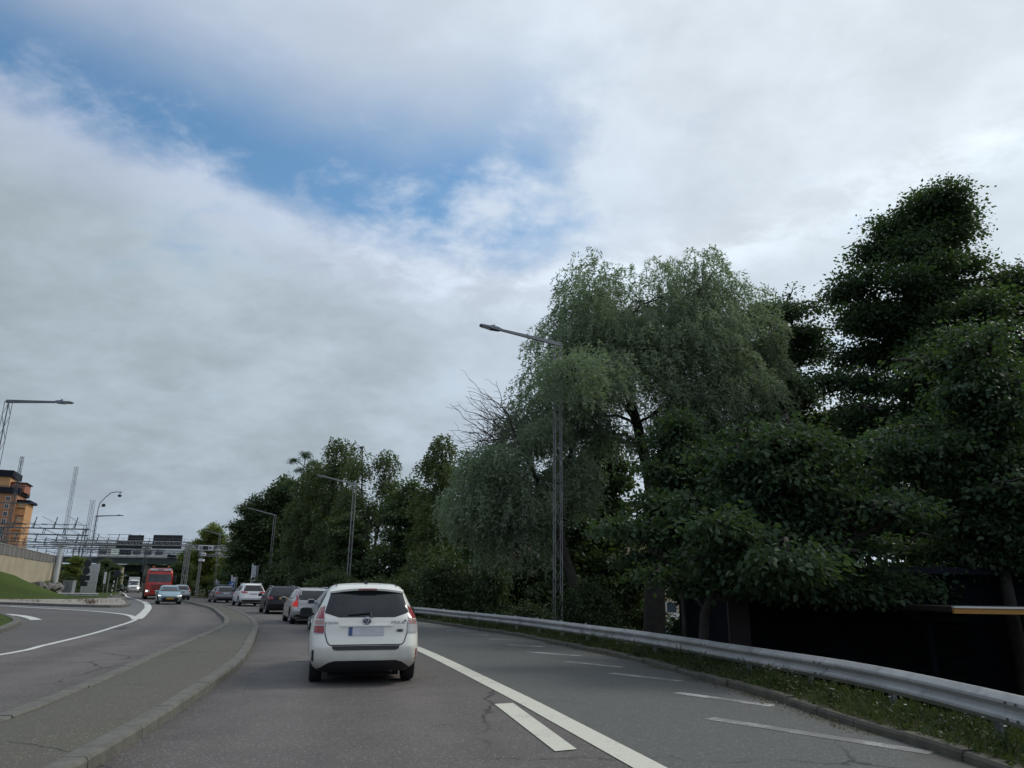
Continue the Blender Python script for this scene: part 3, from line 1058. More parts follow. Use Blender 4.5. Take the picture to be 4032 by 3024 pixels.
def lamp_post(name, label, base, h, arm, rise, length, mat='galv_mid', w=0.24, group=None, r=0.016, head=1.0, rb=0.008, step=0.6):
    """arm: unit direction in plan"""
    t = tag(empty(name, base), label, 'street lamp', group)
    yaw = math.atan2(arm[1], arm[0])
    lattice(t, h, w, w * 0.9, r=r, yaw=yaw, mat=mat, rb=rb, step=step)
    MB().box((0, 0, 0.35), (w + 0.12, w + 0.12, 0.7), yaw).build('base_block', 'concrete_grey', t)
    MB().box((w / 2 + 0.01, 0, 1.9), (0.02, 0.07, 0.7), yaw).build('tag_plate', 'sign_white', t)
    ax, ay = arm
    a0 = Vector((-ax * w * 0.45, -ay * w * 0.45, h))
    a1 = Vector((ax * length, ay * length, h + rise))
    d = (a1 - a0).normalized()
    up = Vector((0, 0, 1))
    sd_ = d.cross(up).normalized()
    up2 = sd_.cross(d)
    M = Matrix((d, sd_, up2)).transposed()
    ar = MB()
    vs = []
    for p, hw, hh in ((a0, 0.055, 0.075), (a1, 0.04, 0.045)):
        for s, u in ((-1, -1), (1, -1), (1, 1), (-1, 1)):
            vs.append(p + sd_ * (s * hw) + up2 * (u * hh))
    ar.add(vs, [(0, 1, 2, 3), (7, 6, 5, 4), (0, 4, 5, 1), (1, 5, 6, 2), (2, 6, 7, 3), (3, 7, 4, 0)])
    ar.build('arm', mat, t)
    # lamp head: flat housing with a stepped body and a small sensor
    hb = MB()
    prof = [(0.0, 0.05, 0.05, -0.03), (0.12, 0.10, 0.07, -0.06), (0.45, 0.16, 0.075, -0.07), (0.47, 0.16, 0.035, -0.055), (0.82, 0.14, 0.025, -0.04), (0.90, 0.10, 0.015, -0.02)]
    vs, fs = [], []
    for o, hw, zt, zb in prof:
        o *= head
        for s, z in ((-hw, zb), (hw, zb), (hw * 0.85, zt), (-hw * 0.85, zt)):
            vs.append(a1 + d * o + sd_ * s + up2 * z)
    for i in range(len(prof) - 1):
        for q in range(4):
            a = i * 4 + q
            b = i * 4 + (q + 1) % 4
            fs.append((a, b, b + 4, a + 4))
    fs += [(3, 2, 1, 0), tuple(range(len(vs) - 4, len(vs)))]
    hd = hb.add(vs, fs).build('lamp_head', 'lamp_head_grey', t)
    c = a1 + d * (0.62 * head) + up2 * -0.055
    MB().box(c, (0.34 * head, 0.2, 0.02), M=M).build('lens', 'sign_white', hd)
    c = a1 + d * (0.33 * head) + up2 * 0.10
    MB().tube(c, c + up2 * 0.05, 0.035, 0.03, 8).build('sensor', 'sign_black', hd)
    return t


def unit(x, y):
    l = math.hypot(x, y)
    return (x / l, y / l)


LG = 'lattice lamp posts behind the right guardrail'
lamp_post('street_lamp', 'tall lattice lamp post in front of the willow, nearest on the right', (1.80, 28.0, -1.2), 12.2, unit(-0.97, -0.22), 0.38, 2.3, 'galv_post', w=0.28, group=LG, r=0.015, rb=0.007)
lamp_post('street_lamp', 'lattice lamp post rising behind the roof of the nearest white car', (-12.65, 60, -0.8), 10.35, unit(-0.93, -0.35), 0.42, 2.2, group=LG)
lamp_post('street_lamp', 'lattice lamp post behind the black estate car', (-27.08, 86, -0.8), 10.15, unit(-0.91, -0.40), 0.5, 2.2, group=LG)
lamp_post('street_lamp', 'farthest right-hand lamp, its arm against bright foliage above the gantry', (-47.0, 122, -0.6), 10.0, unit(-0.91, -0.40), 0.42, 1.7, group=LG)
lamp_post('street_lamp', 'dark lattice lamp cut by the left edge of the picture', (-23.87, 34, 0.08), 9.67, unit(0.99, -0.1), -0.06, 2.35, 'galv_dark', group='lamps on the left side')
lamp_post('street_lamp', 'dark lattice lamp left of the far road, arm over the sign gantry', (-50.9, 92, 0.2), 9.25, unit(1, -0.05), 0.1, 2.45, 'galv_dark', w=0.28, group='lamps on the left side')

# ------------------------------------------------------------------ sign gantry over both carriageways
def truss(parent, p0, p1, hgt, dep, n, mat='galv_mid', r=0.055, rb=0.03):
    p0, p1 = Vector(p0), Vector(p1)
    d = (p1 - p0)
    s = d.cross(Vector((0, 0, 1))).normalized() * dep
    up = Vector((0, 0, hgt))
    for o in (Vector(), up, s, s + up):
        MB().tube(p0 + o, p1 + o, r, r, 6).build('chord', mat, parent)
    br = MB()
    for i in range(n):
        a, b = p0 + d * (i / n), p0 + d * ((i + 1) / n)
        for o in (Vector(), s):
            br.tube(a + o, (a + b) / 2 + o + up, rb, rb, 4).tube((a + b) / 2 + o + up, b + o, rb, rb, 4)
        br.tube(a, b + s, rb, rb, 4)
        br.tube(a + up, a + up + s, rb, rb, 4)
    br.build('bracing', mat, parent)


g1 = tag(empty('sign_gantry', (-59.45, 100, 0)), 'grey lattice sign gantry with round left column spanning both lanes', 'gantry')
MB().tube((0, 0, 0.75), (0, 0, 6.15), 0.36, 0.30, 20).build('column', 'steel_light', g1, smooth=40)
MB().box((0, 0, 0.15), (1.4, 1.4, 1.2)).build('pedestal', 'concrete_grey', g1)
MB().tube((0, 0, 6.15), (0, 0, 6.25), 0.62, 0.62, 16).build('column_cap', 'steel_light', g1)
truss(g1, (-0.8, -0.3, 6.38), (17.2, -0.3, 6.38), 0.52, 0.7, 22)
p2 = empty('far_column', (16.9, 0, 0))
p2.parent = g1
lattice(p2, 6.9, 0.5, 0.5, 0.045, 0.6, 0.0, 'galv_mid', 0, 0.02)
mb = MB()
for x in np.linspace(0.4, 16.4, 9):
    mb.tube((x, -0.35, 6.95), (x, -0.35, 7.75 if x < 8 else 7.3), 0.02, 0.02, 5)
mb.tube((6.1, -0.35, 7.75), (9.4, -0.35, 7.78), 0.03, 0.03, 5).tube((0.3, -0.35, 7.3), (16.9, -0.35, 7.3), 0.02, 0.02, 5)
mb.build('walkway_rail', 'galv_dark', g1)
for x0, x1, z0, z1 in ((7.05, 10.48, 6.05, 7.02), (8.48, 10.55, 7.02, 7.78), (11.85, 15.7, 6.05, 7.85)):
    nseg = max(1, round((x1 - x0) / 1.3))
    for i in range(nseg):
        a = x0 + (x1 - x0) * i / nseg
        b = x0 + (x1 - x0) * (i + 1) / nseg
        MB().box(((a + b) / 2, 0.62, (z0 + z1) / 2), (b - a - 0.015, 0.08, z1 - z0 - 0.012)).build('sign_panel', 'sign_back', g1)
        MB().box((a + 0.02, 0.545, (z0 + z1) / 2), (0.05, 0.05, z1 - z0 - 0.04)).build('panel_rib', 'sign_rib', g1)

# ------------------------------------------------------------------ toll gantry with the price display
g2 = tag(empty('toll_gantry', (-35.6, 100, 0)), 'grey lattice toll gantry with a price display over the right branch', 'gantry')
truss(g2, (-6.7, -0.2, 5.88), (0.35, -0.2, 5.82), 0.62, 0.7, 14)
truss(g2, (-6.7, 3.0, 5.25), (0.3, 3.0, 5.2), 0.25, 0.3, 12, r=0.035, rb=0.018)
lattice(g2, 5.9, 0.5, 0.5, 0.05, 0.6, 0.0, 'galv_mid', 0, 0.025)
sb = MB().box((-4.2, -1.02, 6.17), (1.92, 0.14, 0.66)).build('price_sign', 'sign_white', g2)
MB().box((-4.22, -1.105, 6.17), (0.72, 0.03, 0.46)).build('display', 'sign_black', sb)
mb = MB()
mb.box((-4.08, -1.125, 6.17), (0.05, 0.02, 0.24)).box((-3.99, -1.125, 6.25), (0.1, 0.02, 0.04)).box((-3.99, -1.125, 6.09), (0.1, 0.02, 0.04))
mb.build('digits', 'sign_rib', sb)
mb = MB()
for k in range(10):
    a0_ = R(35 + k * 29)
    a1_ = R(35 + (k + 1) * 29)
    c0 = (-4.83 + 0.16 * math.cos(a0_), -1.11, 6.17 + 0.18 * math.sin(a0_))
    c1 = (-4.83 + 0.16 * math.cos(a1_), -1.11, 6.17 + 0.18 * math.sin(a1_))
    mb.tube(c0, c1, 0.035, 0.035, 5)
mb.tube((-4.95, -1.11, 6.02), (-4.68, -1.11, 6.22), 0.04, 0.03, 5)
mb.build('pictogram', 'sign_black', sb)


def text_mesh(name, txt, size, depth, mat, parent, M, bold=0.0):
    cu = bpy.data.curves.new('txt', 'FONT')
    cu.body, cu.size, cu.extrude, cu.offset = txt, size, depth, bold
    cu.align_x, cu.align_y = 'CENTER', 'CENTER'
    cu.resolution_u = 2
    o = bpy.data.objects.new('txt', cu)
    col.objects.link(o)
    dg = bpy.context.evaluated_depsgraph_get()
    me = bpy.data.meshes.new_from_object(o.evaluated_get(dg))
    bpy.data.objects.remove(o)
    bpy.data.curves.remove(cu)
    me.transform(M)
    me.materials.clear()
    me.name = name
    return link(name, me, mat, parent)


RX90 = Matrix.Rotation(R(90), 4, 'X')
text_mesh('lettering', 'kr', 0.46, 0.01, 'sign_black', sb, Matrix.Translation((-3.55, -1.11, 6.19)) @ RX90, 0.012)
for x, z, y in ((-5.0, 5.62, -0.3), (-2.9, 5.60, -0.3), (-2.75, 5.95, -0.6)):
    MB().box((x, y, z), (0.42, 0.5, 0.22)).tube((x, y, z + 0.1), (x, y, z + 0.32), 0.04, 0.04, 6).build('camera', 'sign_white', g2)

pc = tag(empty('camera_post', (-45.6, 112, 0)), 'thin post with two white camera boxes between the gantries', 'camera post')
lattice(pc, 5.4, 0.3, 0.26, 0.03, 0.45, 0.0, 'galv_mid', 0, 0.014)
MB().box((0.15, 0, 5.0), (0.7, 0.5, 0.32)).build('camera', 'sign_white', pc)
MB().box((0.3, 0, 5.85), (0.62, 0.5, 0.42)).build('camera', 'sign_white', pc)
MB().tube((0.3, 0, 5.1), (0.3, 0, 5.7), 0.03, 0.03, 5).build('bracket', 'galv_mid', pc)


def toll_column(loc, h, w, label, sign=None):
    t = tag(empty('toll_column', loc), label, 'toll column', 'metal clad columns beside the toll gantry')
    MB().box((0, 0, h / 2), (w, w * 0.7, h)).build('cladding', 'steel_light', t)
    MB().box((-w / 2 - 0.05, 0, h / 2 + 0.1), (0.09, 0.09, h + 0.2)).build('edge_post', 'sign_white', t)
    MB().box((w / 2 + 0.12, 0.1, h * 0.5), (0.12, 0.12, h * 1.02)).build('back_post', 'galv_mid', t)
    if sign == 'blue':
        s = MB().box((-0.02, -w * 0.35 - 0.06, 1.65), (0.62, 0.05, 0.62)).build('sign', 'sign_blue', t)
        m_ = Matrix.Rotation(R(-35), 3, 'Y')
        MB().box((-0.02, -w * 0.35 - 0.095, 1.65), (0.42, 0.02, 0.10), M=m_).build('arrow_shaft', 'sign_white', s)
        MB().add([(0.02, -w * 0.35 - 0.10, 1.88), (0.22, -w * 0.35 - 0.10, 1.86), (0.20, -w * 0.35 - 0.10, 1.66)], [(0, 1, 2)]).build('arrow_head', 'sign_white', s)
    elif sign == 'arrow':
        s = MB().box((0.0, -w * 0.35 - 0.06, 2.55), (0.50, 0.05, 0.56)).build('sign', 'sign_white', t)
        y_ = -w * 0.35 - 0.095
        MB().add([(-0.20, y_, 2.47), (0.0, y_, 2.76), (0.20, y_, 2.47), (0.08, y_, 2.47), (0.08, y_, 2.34), (0.0, y_, 2.40), (-0.08, y_, 2.34), (-0.08, y_, 2.47)],
                 [(0, 1, 2, 3, 7), (3, 4, 5, 6, 7)]).build('arrow', 'sign_black', s)
    return t


toll_column((-27.6, 82.5, -0.3), 3.9, 0.42, 'tallest metal clad column with a white arrow sign', 'arrow')
toll_column((-31.0, 86, -0.2), 2.6, 0.40, 'metal clad column with a square blue sign')
toll_column((-35.0, 92, -0.2), 2.2, 0.38, 'shortest bare metal clad column farthest along')
bs = tag(empty('road_sign', (-31.0, 85.5, 0)), 'square blue road sign with a white arrow', 'sign')
MB().tube((0, 0, -0.2), (0, 0, 1.4), 0.04, 0.04, 8).build('post', 'galv_mid', bs)
MB().box((0, -0.06, 1.55), (0.66, 0.04, 0.66)).build('board', 'sign_blue', bs)
MB().add([(-0.22, -0.095, 1.42), (-0.15, -0.095, 1.36), (0.10, -0.095, 1.58), (0.16, -0.095, 1.50), (0.25, -0.095, 1.76), (-0.02, -0.095, 1.72), (0.04, -0.095, 1.65)],
         [(0, 1, 2, 6), (6, 2, 3, 4, 5)]).build('arrow', 'sign_white', bs)

# ------------------------------------------------------------------ retaining wall and noise barrier on the left
wl = resamp(spline(wb, 1.0), 40)
rw = tag(empty('retaining_wall', (-52, 80, 0)), 'beige concrete retaining wall above the grass slope', 'wall')
nb = tag(empty('noise_barrier', (-52, 80, 0)), 'grey panelled noise barrier on top of the concrete wall', 'barrier')
wl = spline(np.array([(p[0], p[1]) for p in wb if p[1] <= 105.5]), 0.5)
wd_ = np.r_[0, np.cumsum(np.linalg.norm(np.diff(wl, axis=0), axis=1))]


def along(s):
    return np.array([np.interp(s, wd_, wl[:, 0]), np.interp(s, wd_, wl[:, 1])])


def wall_seg(parent, s0, s1, z0, z1, th, mat, name, o=0.0):
    a, b = along(s0), along(s1)
    t = (b - a) / np.linalg.norm(b - a)
    nn = np.array([-t[1], t[0]])
    q = [a + nn * o, b + nn * o, b + nn * (o + th), a + nn * (o + th)]
    MB().prism([tuple(p) for p in q], z0, z1).build(name, mat, parent, world=True)


s = 0.0
while s < wd_[-1] - 0.5:
    e = min(s + 3.0, wd_[-1])
    wall_seg(rw, s + 0.01, e - 0.01, -0.3, 3.9, 0.45, 'concrete', 'wall_panel', 0.0)
    s = e
s = 0.0
while s < wd_[-1] - 0.3:
    e = min(s + 2.4, wd_[-1])
    wall_seg(nb, s + 0.02, e - 0.02, 3.96, 4.86, 0.14, 'barrier_grey', 'panel', -0.06)
    a = along(s)
    MB().box((a[0], a[1], 4.38), (0.16, 0.2, 1.0), 0.4).build('post', 'concrete_grey', nb, world=True)
    wall_seg(nb, s + 0.0, e - 0.0, 4.86, 4.92, 0.22, 'concrete_grey', 'capping', -0.10)
    s = e
poly = [tuple(p) for p in offset(wl[::4], -0.5)] + [(-69, 107), (-120, 190), (-260, 190), (-260, 70)]
tag(MB().prism(poly, -0.3, 3.75).build('rail_embankment', 'gravel'), 'raised railway embankment behind the concrete wall', kind='structure')

# rock outcrop below the wall end
rr = random.Random(21)
for i in range(26):
    f = i / 25
    x, y = -52.0 - 6.6 * f, 82.5 + 15.2 * f
    x += rr.uniform(0.2, 1.6)
    y += rr.uniform(-0.6, 0.6)
    me = bpy.data.meshes.new('rock')
    bm = bmesh.new()
    bmesh.ops.create_icosphere(bm, subdivisions=2, radius=1.0)
    sx, sy, sz = rr.uniform(0.35, 1.0), rr.uniform(0.4, 0.8), rr.uniform(0.25, 0.6)
    for v in bm.verts:
        k = 1 + rr.uniform(-0.32, 0.3)
        v.co = Vector((v.co.x * sx * k, v.co.y * sy * k, v.co.z * sz * k))
    bm.to_mesh(me)
    bm.free()
    o = link('rock', me, 'rock', None, (x, y, 0.75 + rr.uniform(-0.5, 0.45)))
    o.rotation_euler = (0, 0, rr.uniform(0, 6))
    tag(o, 'grey jagged rock in the outcrop under the wall end', 'rock', 'rocks below the wall end')

# ------------------------------------------------------------------ apartment tower
bt = tag(empty('apartment_tower', (-208, 300, 0), R(22)), 'ochre orange apartment tower with dark roofs at the left edge', 'building')
for (x0, x1, y0, y1, z0, z1, m_) in ((-25, 7.2, 0, 18, 0, 37.2, 'ochre'), (-25, 3.6, 1.0, 16, 37.2, 43.0, 'ochre_pale'), (7.2, 10.6, 2.0, 16, 0, 33.0, 'ochre_pale'),
                                     (4.0, 8.8, 3.0, 14, 37.2, 40.8, 'ochre_dark')):
    MB().box(((x0 + x1) / 2, (y0 + y1) / 2, (z0 + z1) / 2), (x1 - x0, y1 - y0, z1 - z0 - 0.01)).build('wall', m_, bt)
for (x0, x1, y0, y1, z0, z1) in ((-25.5, 4.4, 0.2, 17, 43.0, 45.6), (-25.5, 8.0, -0.8, 19, 36.2, 38.6), (7.0, 11.8, 1.2, 17, 33.0, 34.0), (3.8, 9.4, 2.6, 14.5, 40.8, 41.2)):
    MB().box(((x0 + x1) / 2, (y0 + y1) / 2, (z0 + z1) / 2), (x1 - x0, y1 - y0, z1 - z0 - 0.02)).build('roof', 'roof_dark', bt)
for k in range(9):
    z = 34.0 - 3.0 * k
    for x in (4.3, -2.5, -9.0):
        f = MB().box((x, -0.02, z), (1.7 if x > 0 else 2.6, 0.14, 1.9)).build('window', 'frame_white', bt)
        for q in (-1, 1):
            MB().box((x + q * (0.36 if x > 0 else 0.6), -0.1, z), (0.62 if x > 0 else 1.05, 0.06, 1.6)).build('pane', 'pane', f)
    MB().box((8.9, 1.95, z - 2.0), (1.3, 0.2, 2.2)).build('stair_panel', 'ochre_pale' if k % 2 else 'plaster_beige', bt)
    MB().box((9.0, 1.7, z - 3.3), (3.0, 0.6, 0.16)).build('balcony_edge', 'ochre_dark', bt)
for k in range(3):
    MB().box((-2.0 - k * 7.0, 0.9, 40.3), (2.6, 0.2, 1.5)).build('window', 'frame_white', bt)
for x in (-3.0, -4.6):
    MB().tube((x, 3, 45.5), (x, 3, 48.2), 0.15, 0.15, 6).build('roof_pipe', 'galv_dark', bt)

# ------------------------------------------------------------------ railway portals, masts
def portal(y, x0, x1, zb, zt, label, n):
    t = tag(empty('catenary_portal', (x0, y, 3.7)), label, 'catenary portal', 'railway portals above the wall')
    L = x1 - x0
    for x in (0.0, L):
        for q in (-0.3, 0.3):
            MB().tube((x + q, 0, 0), (x + q * 0.7, 0, zt - 3.5), 0.09, 0.08, 6).build('leg', 'rail_blue_grey', t)
    for z in (zb - 3.7, zt - 3.7):
        MB().tube((-0.8, 0, z), (L + 0.8, 0, z - 0.15), 0.10, 0.10, 6).build('beam', 'rail_blue_grey', t)
    br = MB()
    for i in range(n + 1):
        x = L * i / n
        br.tube((x - 0.12, 0, zb - 3.7), (x + 0.12, 0, zt - 3.75), 0.06, 0.06, 5)
        br.tube((x + 0.22, 0, zb - 3.7), (x + 0.40, 0, zt - 3.75), 0.05, 0.05, 5)
    br.build('bracing', 'rail_blue_grey', t)
    for i in range(n):
        x = L * (i + 0.5) / n
        mb = MB().tube((x, 0, zt - 3.7), (x + 0.2, 0, zt - 2.4), 0.10, 0.05, 5).tube((x - 0.3, 0, zt - 3.7), (x + 0.15, 0, zt - 2.5), 0.05, 0.05, 5)
        mb.tube((x - 2.2, 0, zt - 3.05), (x + 2.2, 0, zt - 3.2), 0.05, 0.05, 5).tube((x + 0.2, 0, zt - 2.4), (x + 0.25, 0, zt - 1.9), 0.09, 0.09, 6)
        mb.tube((x + 0.8, 0, zb - 3.7), (x + 0.8, 0, zb - 5.0), 0.06, 0.06, 5).tube((x + 0.8, 0, zb - 5.0), (x - 1.4, 0, zb - 4.7), 0.04, 0.04, 5)
        mb.build('insulator_arm', 'rail_blue_grey', t)
    return t


portal(125, -84.5, -70.8, 9.25, 10.25, 'nearest dark railway portal, right of the tower', 4)
portal(150, -100.5, -72, 8.4, 9.2, 'second railway portal lower behind the nearest one', 7)
portal(178, -122, -78, 9.3, 10.1, 'long far railway portal behind the sign panels', 9)
cw = MB()
for k, x in enumerate((-90, -86.5, -83, -79.5, -76)):
    cw.tube((x + 20, 95, 9.6), (x - 16, 178, 9.4), 0.025, 0.025, 4)
    cw.tube((x + 20, 95, 8.2), (x - 16, 178, 8.0), 0.025, 0.025, 4)
tag(cw.build('overhead_wires', 'rail_blue_grey'), 'thin overhead railway wires above the wall', 'wires')


def mast(loc, h, w, label, mat='rail_blue_grey', r=0.05, two=False, step=0.9):
    t = tag(empty('lattice_mast', loc), label, 'mast', 'lattice masts on the left')
    lattice(t, h, w, w * 0.8, r, step, 0, mat, 0.0, 0.005 if two else 0.012)
    return t


mast((-71.0, 120, 3.7), 16.1, 0.46, 'tall thin lattice mast above the round gantry column', r=0.028, two=True, step=1.4)
mast((-64.6, 115, 0.3), 13.6, 0.55, 'lattice mast left of the curved camera pole', r=0.03, two=True, step=1.6)
m3 = mast((-73.5, 110, 3.7), 16.0, 0.40, 'dark lattice mast in front of the ochre tower', r=0.035, step=1.2)
MB().box((0.5, -0.2, 9.0), (5.2, 0.12, 0.14)).box((-0.5, -0.2, 6.0), (6.0, 0.14, 0.16)).box((-0.3, -0.2, 11.5), (4.0, 0.1, 0.12)).build('cross_arm', 'rail_blue_grey', m3)
sg = tag(empty('rail_signal', (-76.0, 110.5, 3.7)), 'black rounded railway signal plate with white rim by the tower', 'signal')
poly = [(0.36 * math.cos(a), 0.36 * math.sin(a) + (0.75 if math.sin(a) > 0 else -0.75)) for a in np.linspace(0, 2 * math.pi, 24, endpoint=False)]
for nm, sc, th, m_ in (('rim', 1.12, 0.06, 'galv_mid'), ('plate', 1.0, 0.1, 'sign_black')):
    vs = [(x * sc, -th, 3.0 + z * sc) for x, z in poly] + [(x * sc, th * 0.3, 3.0 + z * sc) for x, z in poly]
    n_ = len(poly)
    MB().add(vs, [tuple(range(n_)), tuple(range(2 * n_ - 1, n_ - 1, -1))] + [(i, n_ + i, n_ + (i + 1) % n_, (i + 1) % n_) for i in range(n_)]).build(nm, m_, sg)
MB().tube((0, 0.1, 0), (0, 0.1, 3.0), 0.08, 0.08, 8).build('post', 'galv_dark', sg)
cp = tag(empty('camera_pole', (-63.6, 115, 0.2)), 'thin pole with a curved top arm and hanging dome camera', 'camera pole')
MB().path([(0, 0, 0), (0, 0, 12.4), (0.1, 0, 13.2), (0.9, 0, 14.2), (1.6, 0, 14.85), (2.4, 0, 15.0), (3.3, 0, 14.98)], 0.06, 8).build('pole', 'rail_blue_grey', cp, smooth=50)
MB().tube((3.0, 0, 14.95), (3.0, 0, 14.6), 0.06, 0.06, 6).lathe([(0.02, 14.62), (0.26, 14.55), (0.28, 14.4), (0.2, 14.25), (0.01, 14.2)], 12, c=(3.0, 0, 0)).build('dome_camera', 'sign_back', cp)
MB().box((0.75, 0, 12.9), (0.4, 0.3, 0.45)).tube((0, 0, 12.7), (0.7, 0, 12.8), 0.03, 0.03, 5).build('camera_box', 'sign_back', cp)

# ------------------------------------------------------------------ bridge
bd = tag(empty('bridge', (-80, 166, 0)), 'dark green girder bridge crossing the far road', 'bridge')
MB().box((-6, 0, 6.35), (40, 0.7, 1.3)).build('girder', 'bridge_green', bd)
MB().box((-6, 9, 4.9), (40, 0.7, 1.5)).build('girder', 'bridge_green', bd)
MB().box((-6, 5, 6.75), (40, 10.6, 0.5)).build('deck', 'bridge_green', bd)
MB().box((-6, -0.45, 7.14), (40, 0.5, 0.14)).build('edge_beam', 'barrier_grey', bd)
mb = MB()
for x in np.arange(-25.5, 14, 2.0):
    mb.tube((x, -0.4, 7.2), (x, -0.4, 8.3), 0.04, 0.04, 4)
for z in (7.6, 7.95, 8.3):
    mb.tube((-26, -0.4, z), (14, -0.4, z), 0.025, 0.025, 4)
mb.build('railing', 'rail_blue_grey', bd)
for x, w_ in ((0.5, 0.9), (-13.0, 0.9)):
    MB().box((x, 1.0, 2.8), (w_, 1.0, 5.7)).build('pier', 'pier_brown', bd)
ab = tag(empty('abutment', (-80.6, 158, 0)), 'beige concrete wing wall left of the underpass', 'wall')
MB().prism([(-1.2, -1.0), (0.4, -0.6), (0.4, 0.8), (-1.6, 0.8)], -0.1, 3.3).build('wing_wall', 'concrete', ab)
MB().prism([(-0.4, -0.2), (0.3, 0.0), (0.3, 0.7), (-0.4, 0.7)], 3.31, 4.7).build('upper_wall', 'concrete', ab)
MB().box((-0.9, -1.25, 1.3), (1.5, 0.12, 1.5), 0.1).build('notice_board', 'board_red', ab)
MB().box((-1.25, -1.38, 1.3), (0.7, 0.06, 1.2), 0.1).build('board_panel', 'sign_rib', ab)
mk = tag(empty('marker_board', (-79.6, 150, 0)), 'orange and white striped marker board before the underpass', 'sign')
for i in range(4):
    MB().box((-1.6, 0, 2.9 - i * 0.36), (1.0, 0.06, 0.34)).build('stripe', 'board_orange' if i % 2 == 0 else 'sign_white', mk)
MB().tube((-1.6, 0.08, 0), (-1.6, 0.08, 3.0), 0.06, 0.06, 6).build('post', 'galv_mid', mk)
# second gantry beyond, with a lit display
g3 = tag(empty('far_gantry', (-76, 148, 0)), 'far gantry with a dark display and a small pale sign', 'gantry')
truss(g3, (-9.5, 0, 7.35), (13, 0, 7.35), 0.45, 0.5, 18, 'rail_blue_grey', 0.05, 0.025)
for x in (-9.4, 12.8):
    MB().tube((x, 0.2, 0), (x, 0.2, 7.8), 0.16, 0.14, 10).build('column', 'galv_mid', g3)
MB().box((0.95, -0.2, 7.4), (2.2, 0.2, 0.9)).build('display', 'sign_back', g3)
for x in (0.3, 1.0, 1.65):
    MB().tube((x, -0.33, 7.4), (x, -0.30, 7.4), 0.22, 0.22, 12).build('lamp_ring', 'sign_rib', g3)
MB().box((-1.1, -0.2, 7.5), (1.5, 0.12, 1.0)).build('lit_sign', 'display_dim', g3)
MB().box((-1.25, -0.29, 7.55), (0.12, 0.04, 0.5)).box((-0.85, -0.29, 7.55), (0.12, 0.04, 0.5)).build('bars', 'sign_white', g3)
# pale building beyond the bridge
pb = tag(empty('depot_building', (-125, 270, 0)), 'pale flat depot building far behind the bridge', 'building')
MB().box((8, 8, 7.5), (60, 16, 15.0)).build('wall', 'frame_white', pb)
for z in (9.6, 12.2):
    for x in range(-20, 37, 4):
        MB().box((x, -0.05, z), (2.6, 0.2, 1.2)).build('window', 'pane', pb)
MB().box((8, 8, 15.2), (61, 17, 0.5)).build('roof', 'barrier_grey', pb)
lo = tag(empty('white_lorry', (-74, 170, 7.0)), 'white lorry standing on the bridge', 'lorry')
MB().box((0, 0, 2.0), (6.0, 2.4, 2.3)).build('cargo_box', 'paint_van_white', lo)
MB().box((4.0, 0, 1.6), (1.8, 2.3, 2.1)).build('cab', 'paint_van_white', lo)
MB().box((4.4, -1.17, 2.1), (0.9, 0.06, 0.7)).build('window', 'glass_tint', lo)
for x in (-1.8, 4.0):
    MB().tube((x, -1.2, 0.5), (x, 1.2, 0.5), 0.5, 0.5, 16).build('wheel', 'rubber', lo)

# ------------------------------------------------------------------ cabinets and signs on the left
def thing_box(name, label, cat, loc, parts):
    t = tag(empty(name, loc), label, cat)
    for nm, c, sz, m_ in parts:
        MB().box(c, sz).build(nm, m_, t)
    return t


thing_box('utility_cabinet', 'tall light grey utility cabinet beside the gantry column', 'cabinet', (-58.6, 102, 0.2),
          [('body', (0, 0, 0.75), (1.35, 0.8, 1.5), 'cabinet'), ('lid', (0, 0, 1.54), (1.45, 0.9, 0.07), 'steel_light'), ('door_gap', (0, -0.402, 0.75), (0.03, 0.02, 1.3), 'sign_black'), ('handle', (0.12, -0.42, 0.8), (0.04, 0.04, 0.2), 'sign_black')])
thing_box('utility_cabinet', 'low dark green cabinet at the foot of the gantry column', 'cabinet', (-58.6, 99, 0.2),
          [('body', (-0.9, 0.6, 0.45), (0.8, 0.6, 1.0), 'cabinet_green'), ('lid', (-0.9, 0.6, 0.98), (0.86, 0.66, 0.05), 'sign_back')])
sp = tag(empty('sign_panel_back', (-49.3, 90, 0.1)), 'tall light grey sign panel seen from behind', 'sign')
for z0, z1, x0, x1 in ((0.0, 1.4, -1.0, 0.75), (1.42, 2.6, -0.55, 0.8), (2.62, 3.6, -0.35, 0.85)):
    MB().box(((x0 + x1) / 2, 0, (z0 + z1) / 2), (x1 - x0, 0.06, z1 - z0)).build('panel', 'steel_light', sp)
for x in (-0.2, 0.7):
    MB().tube((x, 0.1, 0), (x, 0.1, 3.8), 0.05, 0.05, 6).build('post', 'galv_mid', sp)
ds = tag(empty('road_sign', (-47.5, 87, 0.1)), 'cluster of dark sign backs on one post before the grey panel', 'sign')
MB().tube((-0.75, 0, 0), (-0.75, 0, 3.9), 0.045, 0.045, 8).build('post', 'galv_mid', ds)
MB().tube((-0.75, -0.09, 3.55), (-0.75, -0.05, 3.55), 0.42, 0.42, 20).build('disc', 'sign_back', ds)
MB().tube((-0.75, -0.09, 2.72), (-0.75, -0.05, 2.72), 0.42, 0.42, 20).build('disc', 'sign_back', ds)
MB().box((-0.78, -0.07, 1.95), (1.1, 0.04, 0.55)).build('plate', 'sign_back', ds)
MB().box((-0.8, -0.07, 1.3), (0.8, 0.04, 0.5)).build('plate', 'sign_back', ds)
dl = tag(empty('marker_post', (-39.9, 77.0, 0.1)), 'black and white banded marker post on the island tip', 'post')
for i in range(8):
    MB().tube((0.015 * i, 0, i * 0.21), (0.015 * (i + 1), 0, (i + 1) * 0.21), 0.055, 0.055, 10).build('band', 'sign_white' if i % 2 else 'sign_black', dl)
